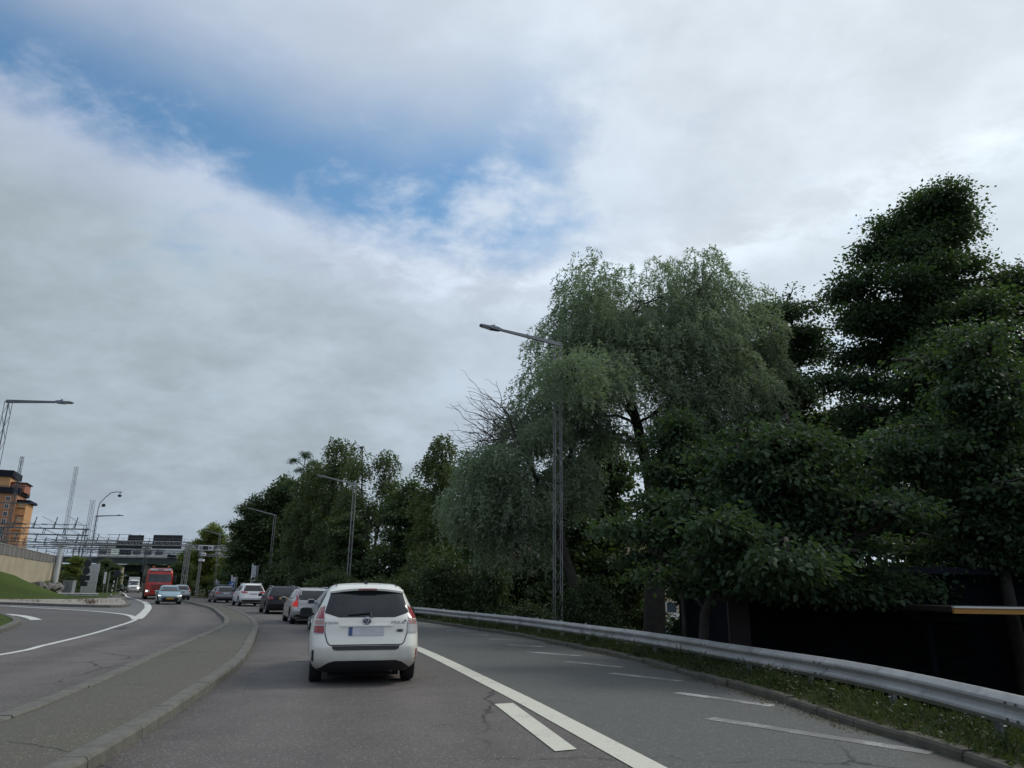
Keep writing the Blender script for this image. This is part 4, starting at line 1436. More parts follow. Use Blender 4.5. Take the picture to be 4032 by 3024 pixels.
MB().tube((0.14, 0.04, 1.68), (0.3, 0.04, 2.1), 0.03, 0.03, 6).tube((0.32, 0.0, 2.35), (0.32, 0.04, 2.35), 0.36, 0.36, 18).build('sign_disc', 'sign_back', dl)
wp = tag(empty('white_plate', (-45.5, 86, 0.1)), 'narrow white upright plate on a pole by the far kerb', 'sign')
MB().tube((0, 0, 0), (0, 0, 2.6), 0.03, 0.03, 6).build('post', 'galv_mid', wp)
MB().box((0, -0.05, 2.0), (0.24, 0.04, 1.25)).build('plate', 'sign_white', wp)
for i, (x, y, h) in enumerate(((-50.3, 96, 2.9), (-54.2, 98, 1.1), (-60.5, 118, 3.0))):
    tag(MB().tube((x, y, 0.1), (x, y, h), 0.06, 0.05, 8).build('slim_post', 'galv_mid'),
        ('slim grey post standing behind the left guardrail end', 'short stub post by the left guardrail end', 'slim grey post farther along the far kerb')[i], 'post')
lg = tag(empty('left_guardrail', (-42, 75, 0)), 'short guardrail with a turned-down end behind the gravel island', 'guardrail')
lp = spline([(-45.4, 72.6), (-44.6, 73.0), (-43.6, 73.5), (-42.4, 74.1), (-41.2, 74.8), (-40.3, 75.4)], 0.4)
zs_ = 0.12 + 0.28 * sstep(np.linspace(0, 2.2, len(lp)))
w_beam(lg, lp, zs_, 1)
for i in (len(lp) // 2, len(lp) - 2):
    MB().box((lp[i][0], lp[i][1] + 0.1, 0.15), (0.08, 0.1, 0.6)).build('post', 'galv', lg, world=True)

# ------------------------------------------------------------------ dark shed beyond the guardrail, its yard lower than the road
sh = tag(empty('dark_shed', (9, 19, -2.4)), 'low black shed with louvred side behind the guardrail', 'shed')
MB().box((3.2, 3.2, 2.2), (13.0, 7.0, 4.4)).build('wall', 'shed_dark', sh)
for i in range(22):
    M = Matrix.Rotation(R(-28), 3, 'X')
    MB().box((-0.55, -0.36, 0.35 + i * 0.19), (5.3, 0.03, 0.20), M=M).build('slat', 'shed_slat', sh)
MB().box((-3.45, -0.40, 2.2), (0.5, 0.12, 4.4)).build('corner_post', 'shed_brown', sh)
MB().box((3.2, 3.2, 4.5), (13.6, 7.6, 0.16)).build('roof', 'roof_dark', sh)
cn = tag(empty('flat_canopy', (8.68, 14.9, 0)), 'flat brown canopy roof with an orange and white front edge', 'canopy')
MB().box((2.4, 1.6, 1.26), (4.8, 3.0, 0.10)).build('roof', 'shed_brown', cn)
MB().box((2.4, 0.06, 1.235), (4.85, 0.06, 0.10)).build('fascia', 'fascia_orange', cn)
MB().box((2.4, 0.05, 1.305), (4.85, 0.09, 0.035)).build('edge_trim', 'fascia_white', cn)
for x in (0.3, 4.5):
    MB().box((x, 1.6, -0.6), (0.12, 0.12, 3.6)).build('post', 'shed_dark', cn)

# houses glimpsed behind the trees on the right
def block(name, label, loc, size, m_, rows, cols):
    t = tag(empty(name, loc), label, 'building')
    MB().box((0, 0, size[2] / 2), size).build('wall', m_, t)
    MB().box((0, 0, size[2] + 0.2), (size[0] + 0.8, size[1] + 0.8, 0.4)).build('roof', 'roof_dark', t)
    for r_ in range(rows):
        for c_ in range(cols):
            x = -size[0] / 2 + (c_ + 0.5) * size[0] / cols
            z = 2.0 + r_ * 3.0
            f = MB().box((x, -size[1] / 2 - 0.02, z), (1.5, 0.12, 1.5)).build('window', 'frame_white', t)
            MB().box((x, -size[1] / 2 - 0.09, z), (1.2, 0.06, 1.2)).build('pane', 'pane', f)


block('apartment_house', 'beige apartment house glimpsed between the willow trunks', (21, 105, -2.4), (26, 12, 12.5), 'plaster_beige', 4, 7)
block('apartment_house', 'dull pink house glimpsed left of the nearest lamp post', (-6, 118, -2.4), (20, 12, 12), 'plaster_pink', 4, 6)

# ------------------------------------------------------------------ trees
def raw_mesh(name, co, quads, smooth=False):
    me = bpy.data.meshes.new(name)
    co = np.ascontiguousarray(co, np.float32)
    quads = np.ascontiguousarray(quads, np.int32)
    me.vertices.add(len(co))
    me.vertices.foreach_set('co', co.ravel())
    me.loops.add(quads.size)
    me.loops.foreach_set('vertex_index', quads.ravel())
    me.polygons.add(len(quads))
    me.polygons.foreach_set('loop_start', np.arange(0, quads.size, 4, dtype=np.int32))
    me.polygons.foreach_set('loop_total', np.full(len(quads), 4, np.int32))
    me.update(calc_edges=True)
    return me


def nrm(a):
    return a / (np.linalg.norm(a, axis=-1, keepdims=True) + 1e-9)


def leaf_mesh(name, P, D, N, L, Wd, near=False):
    D = nrm(D)
    S = nrm(np.cross(D, N))
    N = np.cross(S, D)
    L, Wd = L[:, None], Wd[:, None]
    n = len(P)
    if not near:
        co = np.stack([P, P + D * L * 0.45 + S * Wd * 0.5 + N * Wd * 0.15, P + D * L, P + D * L * 0.45 - S * Wd * 0.5 + N * Wd * 0.15], 1).reshape(-1, 3)
        q = np.arange(4 * n).reshape(n, 4)
    else:
        up = N * Wd * 0.16
        tipd = -N * L * 0.10
        co = np.stack([P, P + D * L * 0.25 + S * Wd * 0.44 + up, P + D * L * 0.66 + S * Wd * 0.40 + up * 0.6, P + D * L + tipd,
                       P + D * L * 0.66 - S * Wd * 0.40 + up * 0.6, P + D * L * 0.25 - S * Wd * 0.44 + up], 1).reshape(-1, 3)
        b = np.arange(n)[:, None] * 6
        q = np.concatenate([b + [0, 1, 2, 3], b + [0, 3, 4, 5]], 0)
    return raw_mesh(name, co, q)


def vnoise(p, s, seed):
    a = seed * 1.37
    return (np.sin(p[:, 0] * s + a) * np.sin(p[:, 1] * s * 1.13 + a * 2.1) + np.sin(p[:, 2] * s * 1.21 + a * 0.7) * np.sin(p[:, 0] * s * 0.83 + p[:, 1] * s * 0.6 + a)) * 0.5


def clump_points(rs, lobes, n, shell=0.45, gap=-0.25, ns=1.0, seed=1):
    lo = np.array(lobes, float)
    wgt = (lo[:, 3] * lo[:, 4] + lo[:, 3] * lo[:, 5] + lo[:, 4] * lo[:, 5])
    idx = rs.choice(len(lo), n, p=wgt / wgt.sum())
    d = nrm(rs.normal(size=(n, 3)))
    r = rs.uniform(0, 1, n) ** shell
    ragged = 1.0 + 0.18 * vnoise(d * 2.0 + lo[idx, :3], 1.6, seed)
    c = lo[idx, :3] + d * lo[idx, 3:6] * (r * ragged)[:, None]
    keep = vnoise(c, ns, seed) > gap
    return c[keep], d[keep], idx[keep]


def broad_leaves(rs, c, d, per, cr, ll, lw, flat=0.55):
    n = len(c)
    C = np.repeat(c, per, 0)
    O = np.repeat(d, per, 0)
    off = rs.normal(size=(n * per, 3)) * cr * np.array([1, 1, flat])
    # each clump is a small spray: leaves lie in a tilted plane
    tilt = np.repeat(rs.normal(size=(n, 3)) * 0.35, per, 0)
    P = C + off
    P[:, 2] -= 0.25 * np.linalg.norm(off[:, :2], axis=1)
    D = nrm(off * np.array([1, 1, 0.3]) + O * 0.4 + rs.normal(size=P.shape) * 0.45 + np.array([0, 0, -0.35]))
    N = nrm(np.array([0, 0, 1.0]) + tilt + rs.normal(size=P.shape) * 0.45 + O * 0.25)
    sz = rs.uniform(0.4, 1.0, len(P)) ** 0.8 * 1.3
    L = ll * sz
    W = lw * sz * rs.uniform(0.75, 1.1, len(P))
    return P, D, N, L, W


def strand_leaves(rs, c, d, per, slen, ll, lw, out=0.45):
    n = len(c)
    t = np.tile(np.linspace(0.02, 1.0, per), n)
    t = t + rs.uniform(-0.03, 0.03, len(t))
    h = nrm(d * np.array([1, 1, 0.2]) + rs.normal(size=d.shape) * 0.5)
    h[:, 2] *= 0.3
    Ls = rs.uniform(0.5, 1.15, n) * slen
    H = np.repeat(h, per, 0)
    LS = np.repeat(Ls, per)
    C = np.repeat(c, per, 0)
    arch = 0.22 * np.sin(np.clip(t * 2.2, 0, math.pi))
    P = C + H * (out * (1 - np.exp(-2.2 * t)))[:, None] * LS[:, None]
    P[:, 2] += arch * LS * 0.5 - (t ** 1.5) * LS
    P += rs.normal(size=P.shape) * 0.03
    D = nrm(H * 0.6 + np.array([0, 0, -0.40]) + rs.normal(size=P.shape) * 0.62)
    N = nrm(rs.normal(size=P.shape) + np.array([0, 0, 0.6]))
    L = ll * rs.uniform(0.65, 1.2, len(P))
    W = lw * rs.uniform(0.7, 1.2, len(P))
    return P, D, N, L, W


def limb(mb, rs, a, b, r0, r1, n=6, sag=0.08, sides=7):
    a, b = np.array(a, float), np.array(b, float)
    L = np.linalg.norm(b - a)
    pts, rad = [], []
    j = rs.normal(size=(n + 1, 3)) * L * 0.035
    for i in range(n + 1):
        f = i / n
        p = a * (1 - f) + b * f
        p[2] += sag * L * math.sin(math.pi * f)
        if 0 < i < n:
            p = p + j[i]
        pts.append(p)
        rad.append(r0 * (1 - f) + r1 * f)
    mb.path(pts, rad, sides)
    return pts


def grow(name, label, base, trunks, lobes, spec, seed, cat='tree', group=None, twigs=9, bark='bark'):
    """trunks: list of (points, r0, r1) in world metres; lobes: (x, y, z, rx, ry, rz) in world metres"""
    rs = np.random.RandomState(seed)
    B = np.array(base, float)
    t = tag(empty(name, base), label, cat, group)
    lob = [(l[0] - B[0], l[1] - B[1], l[2] - B[2], *l[3:]) for l in lobes]
    mb = MB()
    tops = []
    for pts, r0, r1 in trunks:
        pts = [np.array(p, float) - B for p in pts]
        sp_ = spline(pts, max(0.5, np.linalg.norm(pts[-1] - pts[0]) / 14))
        m = len(sp_)
        rad = [r0 * (1 - i / (m - 1)) + r1 * (i / (m - 1)) for i in range(m)]
        rad[0] *= 1.35
        jit = rs.normal(size=sp_.shape) * 0.03
        mb.path(sp_ + jit, rad, 9)
        tops.append((sp_, r1))
    c, d, idx = clump_points(rs, lob, spec['n'], spec.get('shell', 0.45), spec.get('gap', -0.3), spec.get('ns', 1.0), seed)
    for k, l in enumerate(lob):
        ctr = np.array(l[:3])
        # nearest trunk point below the lobe
        best = min(((np.linalg.norm((p - ctr) * np.array([1, 1, 0.8])) + (3.0 if p[2] > ctr[2] else 0), tuple(p), r1) for sp_, r1 in tops for p in sp_[len(sp_) // 3:]), key=lambda q: q[0])
        rr0 = max(0.05, best[2] * 0.75)
        limb(mb, rs, best[1], ctr, rr0, 0.05, 6, 0.06)
        mine = c[idx == k]
        if len(mine):
            for q in mine[rs.choice(len(mine), min(twigs, len(mine)), replace=False)]:
                limb(mb, rs, ctr + rs.normal(size=3) * 0.1, q, 0.04, 0.012, 4, 0.05, 5)
    mb.build('trunk', bark, t, smooth=60)
    if spec['kind'] == 'strand':
        P, D, N, L, W = strand_leaves(rs, c, d, spec['per'], spec['slen'], spec['ll'], spec['lw'], spec.get('out', 0.45))
    else:
        P, D, N, L, W = broad_leaves(rs, c, d, spec['per'], spec['cr'], spec['ll'], spec['lw'], spec.get('flat', 0.55))
    me = leaf_mesh('crown', P, D, N, L, W, spec.get('near', False))
    link('crown', me, spec['mat'], t)
    return t


def boughs(x, y, z0, z1, n, l0, l1, r0, r1, seed, rise=0.25, lean=0.0, flat=0.42, ybias=0.0, top=True):
    """foliage masses carried by boughs that leave a trunk at (x, y) between z0 and z1"""
    rs = np.random.RandomState(seed)
    out = []
    for i in range(n):
        f = (i + rs.uniform(0, 0.9)) / n
        z = z0 + (z1 - z0) * f
        a = i * 2.39996 + rs.uniform(-0.5, 0.5)
        ln = (l0 * (1 - f) + l1 * f) * rs.uniform(0.55, 1.2)
        rr_ = (r0 * (1 - f) + r1 * f) * rs.uniform(0.75, 1.2)
        m = max(1, int(round(ln / (rr_ * 1.1))))
        for k in range(m):
            t_ = (k + 0.75) / m * ln
            r_ = rr_ * (1.08 - 0.28 * k / max(1, m - 1)) if m > 1 else rr_
            out.append((x + lean * (z - z0) + math.cos(a) * t_ + rs.uniform(-0.2, 0.2), y + math.sin(a) * t_ * 0.85 + ybias + rs.uniform(-0.2, 0.2),
                        z + rise * t_ + rs.uniform(-0.15, 0.15), r_, r_, r_ * flat))
    if top:
        out.append((x + lean * (z1 - z0), y, z1 + r1 * 0.6, r1 * 0.8, r1 * 0.8, r1 * 0.8))
    return out


def gz(x, y):
    return float(ground_z(np.array(x, float), np.array(y, float)))


# --- the big willow
WS = dict(kind='strand', n=11500, per=19, slen=0.95, out=0.75, ll=0.21, lw=0.058, mat='leaf_willow', shell=0.46, gap=-0.45, ns=0.9)
grow('willow_tree', 'big grey green willow towering behind the nearest lamp post', (6.3, 34, -2.4),
     [([(6.4, 34, -2.6), (6.5, 34, 1.5), (6.9, 34, 5.0), (7.3, 34, 8.0), (8.2, 34, 12.0), (9.2, 34, 16.0)], 0.55, 0.12),
      ([(6.7, 34, 4.0), (6.2, 34, 8.0), (5.2, 34, 12.0), (4.2, 34.3, 15.5)], 0.34, 0.10),
      ([(7.0, 34, 5.5), (8.6, 33.6, 8.5), (10.6, 33.6, 11.5)], 0.26, 0.10)],
     [(3.9, 34, 15.4, 1.7, 2.2, 2.2), (2.6, 34, 12.6, 1.9, 2.6, 2.4), (6.4, 33.6, 15.0, 2.2, 2.6, 2.4), (9.4, 34, 16.0, 1.5, 2.0, 2.5),
      (11.2, 34, 14.0, 1.9, 2.4, 2.4), (8.8, 33, 12.6, 2.6, 2.8, 2.2), (5.6, 32.6, 11.6, 2.6, 2.8, 2.4), (2.0, 33.2, 10.2, 1.8, 2.2, 1.8),
      (10.2, 32.6, 10.2, 2.3, 2.4, 1.9), (7.6, 32.0, 9.6, 2.2, 2.0, 1.4), (4.4, 33, 13.4, 2.2, 2.4, 2.0), (7.4, 33.4, 13.2, 2.2, 2.4, 2.0), (10.6, 33.6, 12.2, 2.0, 2.2, 1.8), (2.3, 27.2, 9.6, 1.2, 1.0, 1.1), (3.6, 29.5, 10.2, 1.5, 1.4, 1.4), (4.6, 33.4, 8.6, 1.8, 1.8, 0.9), (6.4, 32.6, 9.2, 1.9, 1.8, 1.1), (3.0, 32.5, 9.4, 1.6, 1.6, 1.2), (9.2, 32.8, 8.6, 1.6, 1.6, 0.9), (0.6, 33.6, 8.6, 1.4, 1.8, 1.2), (11.8, 34, 11.6, 1.7, 2.2, 1.9)],
     WS, 11, twigs=14)
WS2 = dict(WS, n=3400, slen=0.9)
w2 = grow('willow_tree', 'lower leaning willow left of the lamp post with bare outer twigs', (3.3, 31, -2.2),
          [([(3.5, 31, -2.4), (2.9, 31, 0.8), (2.2, 31, 3.2), (1.3, 31, 5.6), (0.4, 31, 7.4), (-0.2, 31, 8.8)], 0.32, 0.03),
           ([(2.2, 31, 3.2), (2.4, 31, 6.0), (2.9, 31.2, 8.6)], 0.16, 0.06), ([(2.6, 31, 2.0), (0.6, 31, 4.6), (-1.0, 31, 5.6)], 0.14, 0.05)],
          [(-0.6, 31, 6.4, 1.5, 1.8, 1.2), (-1.4, 31, 4.9, 1.3, 1.8, 1.1), (0.6, 31, 5.0, 1.5, 1.8, 1.1), (1.6, 31, 8.0, 1.0, 1.3, 0.8),
           (0.2, 31.5, 3.4, 1.5, 1.6, 1.0), (2.6, 31.5, 6.0, 1.2, 1.4, 1.2)],
          WS2, 12, twigs=12)
rs = np.random.RandomState(5)
tw = MB()
for k in range(46):
    a = np.array([-0.4 + rs.uniform(-0.5, 0.8), 31 + rs.uniform(-0.8, 0.8), 8.2 + rs.uniform(-0.9, 0.7)])
    e = a + np.array([rs.uniform(-1.9, -0.4), rs.uniform(-0.6, 0.6), rs.uniform(-0.5, 1.7)])
    pts = limb(tw, rs, a - [3.3, 31, -2.2], e - [3.3, 31, -2.2], 0.022, 0.006, 5, 0.04, 4)
    for q in range(3):
        s_ = pts[2 + q]
        limb(tw, rs, s_, s_ + np.array([rs.uniform(-0.7, 0.1), rs.uniform(-0.3, 0.3), rs.uniform(-0.1, 0.6)]), 0.009, 0.004, 3, 0.04, 4)
tw.build('bare_twigs', 'bark_grey', w2)

# --- dark alders on the right
AS = dict(kind='broad', n=3500, per=46, cr=0.34, ll=0.155, lw=0.125, mat='leaf_alder', shell=0.5, gap=-0.22, ns=1.05, flat=0.5)
grow('alder_tree', 'tallest dark alder rising at the upper right', (17.0, 30, -2.4),
     [([(17.0, 30, -2.6), (17.1, 30, 4), (17.0, 30, 10), (17.6, 30, 15), (18.3, 30, 18.5)], 0.42, 0.08)],
     boughs(17.0, 30, 3.5, 14.5, 30, 6.2, 4.2, 1.35, 1.15, 301, 0.15, 0.06) + boughs(17.9, 30, 13.6, 18.4, 16, 3.4, 2.0, 1.1, 0.9, 302, 0.12, 0.08)
     + boughs(21.6, 30.5, 6.0, 14.6, 12, 3.2, 2.2, 1.2, 1.0, 308, 0.12, 0.05)
     + [(22.6, 30, 15.2, 1.2, 1.5, 0.6), (21.6, 30, 14.6, 1.1, 1.4, 0.6), (15.0, 30, 14.6, 1.2, 1.4, 0.6), (19.8, 30, 17.6, 1.1, 1.2, 0.7)],
     dict(AS, n=8600), 31, twigs=3)
grow('alder_tree', 'dark alder filling the gap right of the willow', (13.6, 36, -2.4),
     [([(13.4, 36, -2.6), (13.5, 36, 6), (14.0, 36, 12), (14.3, 36, 16)], 0.32, 0.07)],
     boughs(13.8, 36, 4.0, 16.2, 28, 4.4, 1.8, 1.2, 0.9, 303, 0.15, 0.06),
     dict(AS, n=3200), 32, twigs=3)
grow('bare_tree', 'thin half bare tree at the right edge of the picture', (26.4, 36, -2.4),
     [([(26.6, 36, -2.6), (26.4, 36, 6), (26.6, 36, 12), (26.7, 36, 16.5)], 0.2, 0.04)],
     [(26.4, 36, 15.4, 1.2, 1.2, 1.4), (26.8, 36, 11.0, 1.5, 1.5, 1.2), (26.2, 36, 8.0, 1.6, 1.6, 1.2)], dict(AS, n=150, per=14, mat='leaf_mixed'), 33, twigs=34, bark='bark_grey')

# --- leafy foreground trees behind the guardrail
HS = dict(kind='broad', n=520, per=22, cr=0.30, ll=0.135, lw=0.105, mat='leaf_hazel', shell=0.5, gap=-0.35, ns=1.6, flat=0.32, near=True)
grow('hazel_tree', 'broad leaved tree whose boughs hang over the dark shed', (4.4, 17.5, -2.2),
     [([(4.25, 17.6, -2.4), (4.35, 17.5, 0.5), (5.0, 17.2, 2.4), (6.0, 16.9, 4.2)], 0.16, 0.05), ([(4.5, 17.4, 1.2), (6.8, 16.8, 2.3), (8.6, 16.4, 3.2)], 0.10, 0.04)],
     boughs(5.6, 17.0, 1.75, 5.3, 26, 3.9, 1.3, 0.62, 0.5, 304, 0.0, 0.25, 0.36, -0.3),
     dict(HS, n=2500), 41, twigs=3)
grow('hazel_tree', 'dense dark tree over the canopy at the right edge', (12.0, 18.5, -2.3),
     [([(12.2, 18.5, -2.4), (12.1, 18.5, 1.5), (12.0, 18.4, 4.5), (12.2, 18.4, 7.0)], 0.2, 0.06)],
     boughs(12.0, 18.5, 2.3, 7.8, 24, 3.6, 1.4, 0.75, 0.6, 305, 0.06, 0.0, 0.36, -0.2),
     dict(HS, n=2300, mat='leaf_alder', ll=0.13, lw=0.10, per=18), 42, twigs=3)
grow('hazel_tree', 'leafy sapling between the willow trunk and the shed', (5.3, 24, -2.3),
     [([(5.5, 24, -2.4), (5.5, 24, 1), (5.3, 24, 4.0), (5.2, 24, 6.0)], 0.12, 0.04)],
     boughs(5.5, 24, 2.0, 6.6, 18, 2.8, 1.0, 0.7, 0.55, 306, 0.12, 0.0, 0.4),
     dict(HS, n=1500, ll=0.15, lw=0.11), 43, twigs=3)

# --- trees built once and planted several times
def planted(src, label, loc, sc, rz, group):
    c = copy_tree(src)
    c.location = loc
    c.scale = sc
    c.rotation_euler = (0, 0, rz)
    tag(c, label, None, group)
    return c


GB, GM, GU = 'birches along the right side', 'broad leaved trees along the right side', 'bushes behind the guardrail'
# birch of 15 m
rsb = np.random.RandomState(77)
bl = [(0.0, 0, 14.2, 0.8, 0.8, 1.0), (0.5, 0.2, 12.8, 1.2, 1.2, 1.0), (-0.7, -0.2, 11.8, 1.3, 1.3, 1.0), (0.7, 0.3, 10.4, 1.6, 1.6, 1.1), (-0.9, 0.1, 9.2, 1.7, 1.7, 1.1), (0.8, -0.3, 7.8, 1.9, 1.9, 1.2),
      (-0.9, 0.2, 6.2, 2.0, 2.0, 1.2), (0.9, 0.2, 4.8, 2.1, 2.1, 1.2), (-0.7, -0.3, 3.2, 2.1, 2.1, 1.2), (0.8, 0.2, 2.2, 1.8, 1.8, 1.0)]
birch = grow('birch_tree', 'birch with drooping twigs, left of the twin tops', (0, 0, 0), [([(0, 0, -0.5), (0.1, 0, 5), (-0.1, 0, 10), (0, 0, 14.3)], 0.20, 0.03)], bl,
             dict(kind='strand', n=3000, per=13, slen=1.2, ll=0.22, lw=0.11, mat='leaf_birch', shell=0.5, gap=-0.3, ns=1.3), 51, group=GB, twigs=9, bark='bark_grey')
bl2 = [(-0.9, 0, 14.4, 0.7, 0.8, 0.9), (1.0, 0, 13.4, 0.9, 0.9, 1.0), (-1.2, 0, 12.4, 1.0, 1.2, 1.1), (1.2, 0.2, 11.4, 1.2, 1.2, 1.1), (-1.2, -0.2, 10.2, 1.4, 1.4, 1.1), (0.9, 0.3, 9.2, 1.6, 1.6, 1.1),
       (-1.0, 0.1, 7.8, 1.8, 1.8, 1.1), (1.0, -0.3, 6.4, 1.9, 1.9, 1.2), (-0.9, 0.2, 4.9, 2.0, 2.0, 1.2), (0.9, 0.2, 3.2, 2.1, 2.1, 1.2), (-0.8, 0, 2.0, 1.8, 1.8, 1.0)]
birch2 = grow('birch_tree', 'birch with two thin tops beside the second lamp post', (0, 0, 0), [([(0, 0, -0.5), (0.3, 0, 5), (-0.6, 0, 10), (-0.9, 0, 14.3)], 0.20, 0.03), ([(0.2, 0, 4), (0.8, 0, 9), (1.0, 0, 13.2)], 0.12, 0.03)], bl2,
              dict(kind='strand', n=3000, per=13, slen=1.15, ll=0.22, lw=0.11, mat='leaf_birch', shell=0.5, gap=-0.28, ns=1.3), 52, group=GB, twigs=9, bark='bark_grey')
# broad tree of 12 m
ml_ = boughs(0, 0, 1.6, 10.6, 24, 3.4, 1.3, 1.05, 0.85, 307, 0.15)
broad = grow('leafy_tree', 'broad leaved tree leading the row at the far left', (0, 0, 0), [([(0, 0, -0.5), (0.1, 0, 4), (0.0, 0, 8), (0.2, 0, 11)], 0.24, 0.05)], ml_,
             dict(kind='broad', n=2300, per=26, cr=0.36, ll=0.24, lw=0.18, mat='leaf_mixed', shell=0.5, gap=-0.4, ns=1.0), 53, group=GM, twigs=3)
# bush of 3 m
ul = [(0, 0, 2.3, 0.9, 0.9, 0.6), (-0.9, 0.2, 1.8, 1.0, 1.0, 0.6), (1.0, -0.1, 1.7, 1.0, 1.0, 0.6), (0.2, 0.3, 1.1, 1.4, 1.4, 0.7), (-1.3, -0.2, 0.8, 1.0, 1.0, 0.6), (1.4, 0.2, 0.7, 1.0, 1.0, 0.6), (0, -0.8, 0.6, 1.2, 0.8, 0.5)]
bush = grow('bush', 'green bush bulging over the guardrail behind the white car', (0, 0, 0), [([(0, 0, -0.6), (0.05, 0, 0.8), (0, 0, 2)], 0.06, 0.03), ([(0.1, 0, -0.5), (0.7, 0, 0.8), (1.0, 0, 1.6)], 0.05, 0.02), ([(-0.1, 0, -0.5), (-0.6, 0, 0.8), (-0.9, 0, 1.7)], 0.05, 0.02)], ul,
            dict(kind='broad', n=560, per=22, cr=0.22, ll=0.13, lw=0.085, mat='leaf_shrub', shell=0.55, gap=-0.5, ns=2.0), 54, 'bush', GU, twigs=6)


def at_ground(x, y, dz=-0.1):
    return (x, y, gz(x, y) + dz)


birch.location, birch.scale = at_ground(-17.4, 73), (1.35, 1.35, 1.21)
birch2.location, birch2.scale, birch2.rotation_euler = at_ground(-13.0, 69), (1.2, 1.2, 1.17), (0, 0, 0.2)
planted(birch, 'single birch with a leaning top, midway to the willow', at_ground(-5.3, 56), (1.2, 1.2, 1.03), 2.1, GB)
planted(birch2, 'slender birch partly hidden behind the leaning-topped birch', at_ground(-2.2, 60), (1.0, 1.0, 0.86), 0.9, GB)
planted(birch, 'birch in the row just left of the second lamp post', at_ground(-20.2, 76), (1.3, 1.3, 1.06), 4.0, GB)

broad.location, broad.scale = at_ground(-27.6, 91), (1.35, 1.35, 1.47)
BR = [('broad leaved tree with a bough reaching left over the third lamp', (-31.0, 91), (1.15, 1.15, 1.2), 1.0),
      ('dark tree filling the row behind the third lamp post', (-22.5, 83), (1.35, 1.35, 1.22), 2.2),
      ('dark tree between the twin-topped and the single birch', (-8.8, 64), (1.25, 1.25, 1.12), 3.3),
      ('low dark tree behind the second lamp post', (-13.8, 64), (0.9, 0.9, 0.78), 4.4),
      ('dark tree right of the single birch, before the willow', (-0.8, 48), (1.0, 1.0, 0.98), 5.1),
      ('dark tree in the gap under the willow, left part', (3.6, 46), (1.0, 1.0, 1.05), 0.7),
      ('dark tree in the gap under the willow, right part', (12.8, 45), (1.0, 1.0, 1.0), 2.9),
      ('dark tree behind the tallest alder, left part', (16.5, 43), (1.2, 1.2, 1.15), 1.8),
      ('dark tree behind the tallest alder, right part', (24.5, 42), (1.3, 1.3, 1.3), 3.9),
      ('dark tree seen between the willow trunks', (6.4, 49), (1.05, 1.05, 1.25), 5.9),
      ('dark tree standing behind the toll columns', (-35.5, 108), (1.15, 1.15, 1.0), 0.4),
      ('dark tree behind the end of the toll gantry', (-41.0, 118), (1.1, 1.1, 0.92), 1.3),
      ('low dark tree on the slope behind the metal clad columns', (-30.8, 98), (0.9, 0.9, 0.8), 5.6)]
for lb, (x, y), sc, rz in BR:
    planted(broad, lb, at_ground(x, y), sc, rz, GM)

bright_me = None
def repaint(t, mat, nm):
    """give a planted tree a crown of another species' leaf"""
    global bright_me
    for ch in t.children:
        if ch.name.startswith('crown'):
            if bright_me is None:
                bright_me = ch.data.copy()
                bright_me.materials.clear()
                bright_me.materials.append(MATS[mat])
            ch.data = bright_me


for lb, (x, y), sc, rz in (('bright green tree on the skyline left of the toll gantry', (-57.5, 146), (1.35, 1.35, 1.20), 0.3),
                           ('second bright green tree on the skyline above the toll gantry', (-51.0, 142), (1.3, 1.3, 1.12), 2.0),
                           ('bright tree sloping down to the bridge end', (-63.5, 150), (1.1, 1.1, 0.80), 3.4),
                           ('bright topped tree beside the round gantry column', (-63.3, 111), (0.60, 0.60, 0.47), 1.1)):
    repaint(planted(broad, lb, at_ground(x, y), sc, rz, 'bright trees around the far road'), 'leaf_bright', lb)
for lb, (x, y), sc, rz in (('dark tree left of the underpass', (-71, 134), (0.75, 0.75, 0.50), 0.3), ('dark tree below the left end of the bridge', (-66.5, 128), (0.62, 0.62, 0.42), 2.3),
                           ('dark tree seen through the underpass, left', (-86, 188), (1.2, 1.2, 0.55), 1.3), ('dark tree seen through the underpass, right', (-77, 190), (1.2, 1.2, 0.55), 4.0),
                           ('dark tree far beyond the underpass, left', (-102, 206), (1.6, 1.6, 0.62), 2.6), ('dark tree far beyond the underpass, middle', (-95, 202), (1.6, 1.6, 0.66), 0.6), ('dark tree far beyond the underpass, right', (-87.5, 198), (1.6, 1.6, 0.62), 3.6),
                           ('dark tree at the right bridge end', (-66.0, 160), (1.0, 1.0, 0.62), 5.0), ('dark bushy tree behind the red lorry', (-56.5, 131), (0.9, 0.9, 0.55), 0.9)):
    planted(broad, lb, at_ground(x, y), sc, rz, 'dark trees around the underpass')

grow('pine_tree', 'thin dark pine with tufted top left of the twin-topped birch', at_ground(-24.4, 86.5),
     [([(-24.4, 86.5, -0.5), (-24.3, 86.5, 6), (-24.5, 86.5, 12), (-24.3, 86.5, 16.3)], 0.18, 0.04)],
     [(-24.3, 86.5, 16.6, 0.8, 0.8, 0.35), (-25.5, 86.5, 15.9, 0.8, 0.8, 0.3), (-23.2, 86.4, 15.6, 0.9, 0.8, 0.3), (-24.9, 86.6, 14.8, 0.7, 0.7, 0.3), (-23.5, 86.5, 14.0, 0.9, 0.8, 0.3), (-25.5, 86.5, 13.2, 0.8, 0.8, 0.3), (-23.9, 86.5, 12.3, 0.7, 0.7, 0.3)],
     dict(kind='broad', n=190, per=26, cr=0.22, ll=0.16, lw=0.08, mat='leaf_alder', shell=0.6, gap=-0.6, ns=1.0), 61, twigs=8)
bush.location, bush.scale = at_ground(-3.1, 39.5, 0.0), (1.1, 1.1, 1.3)
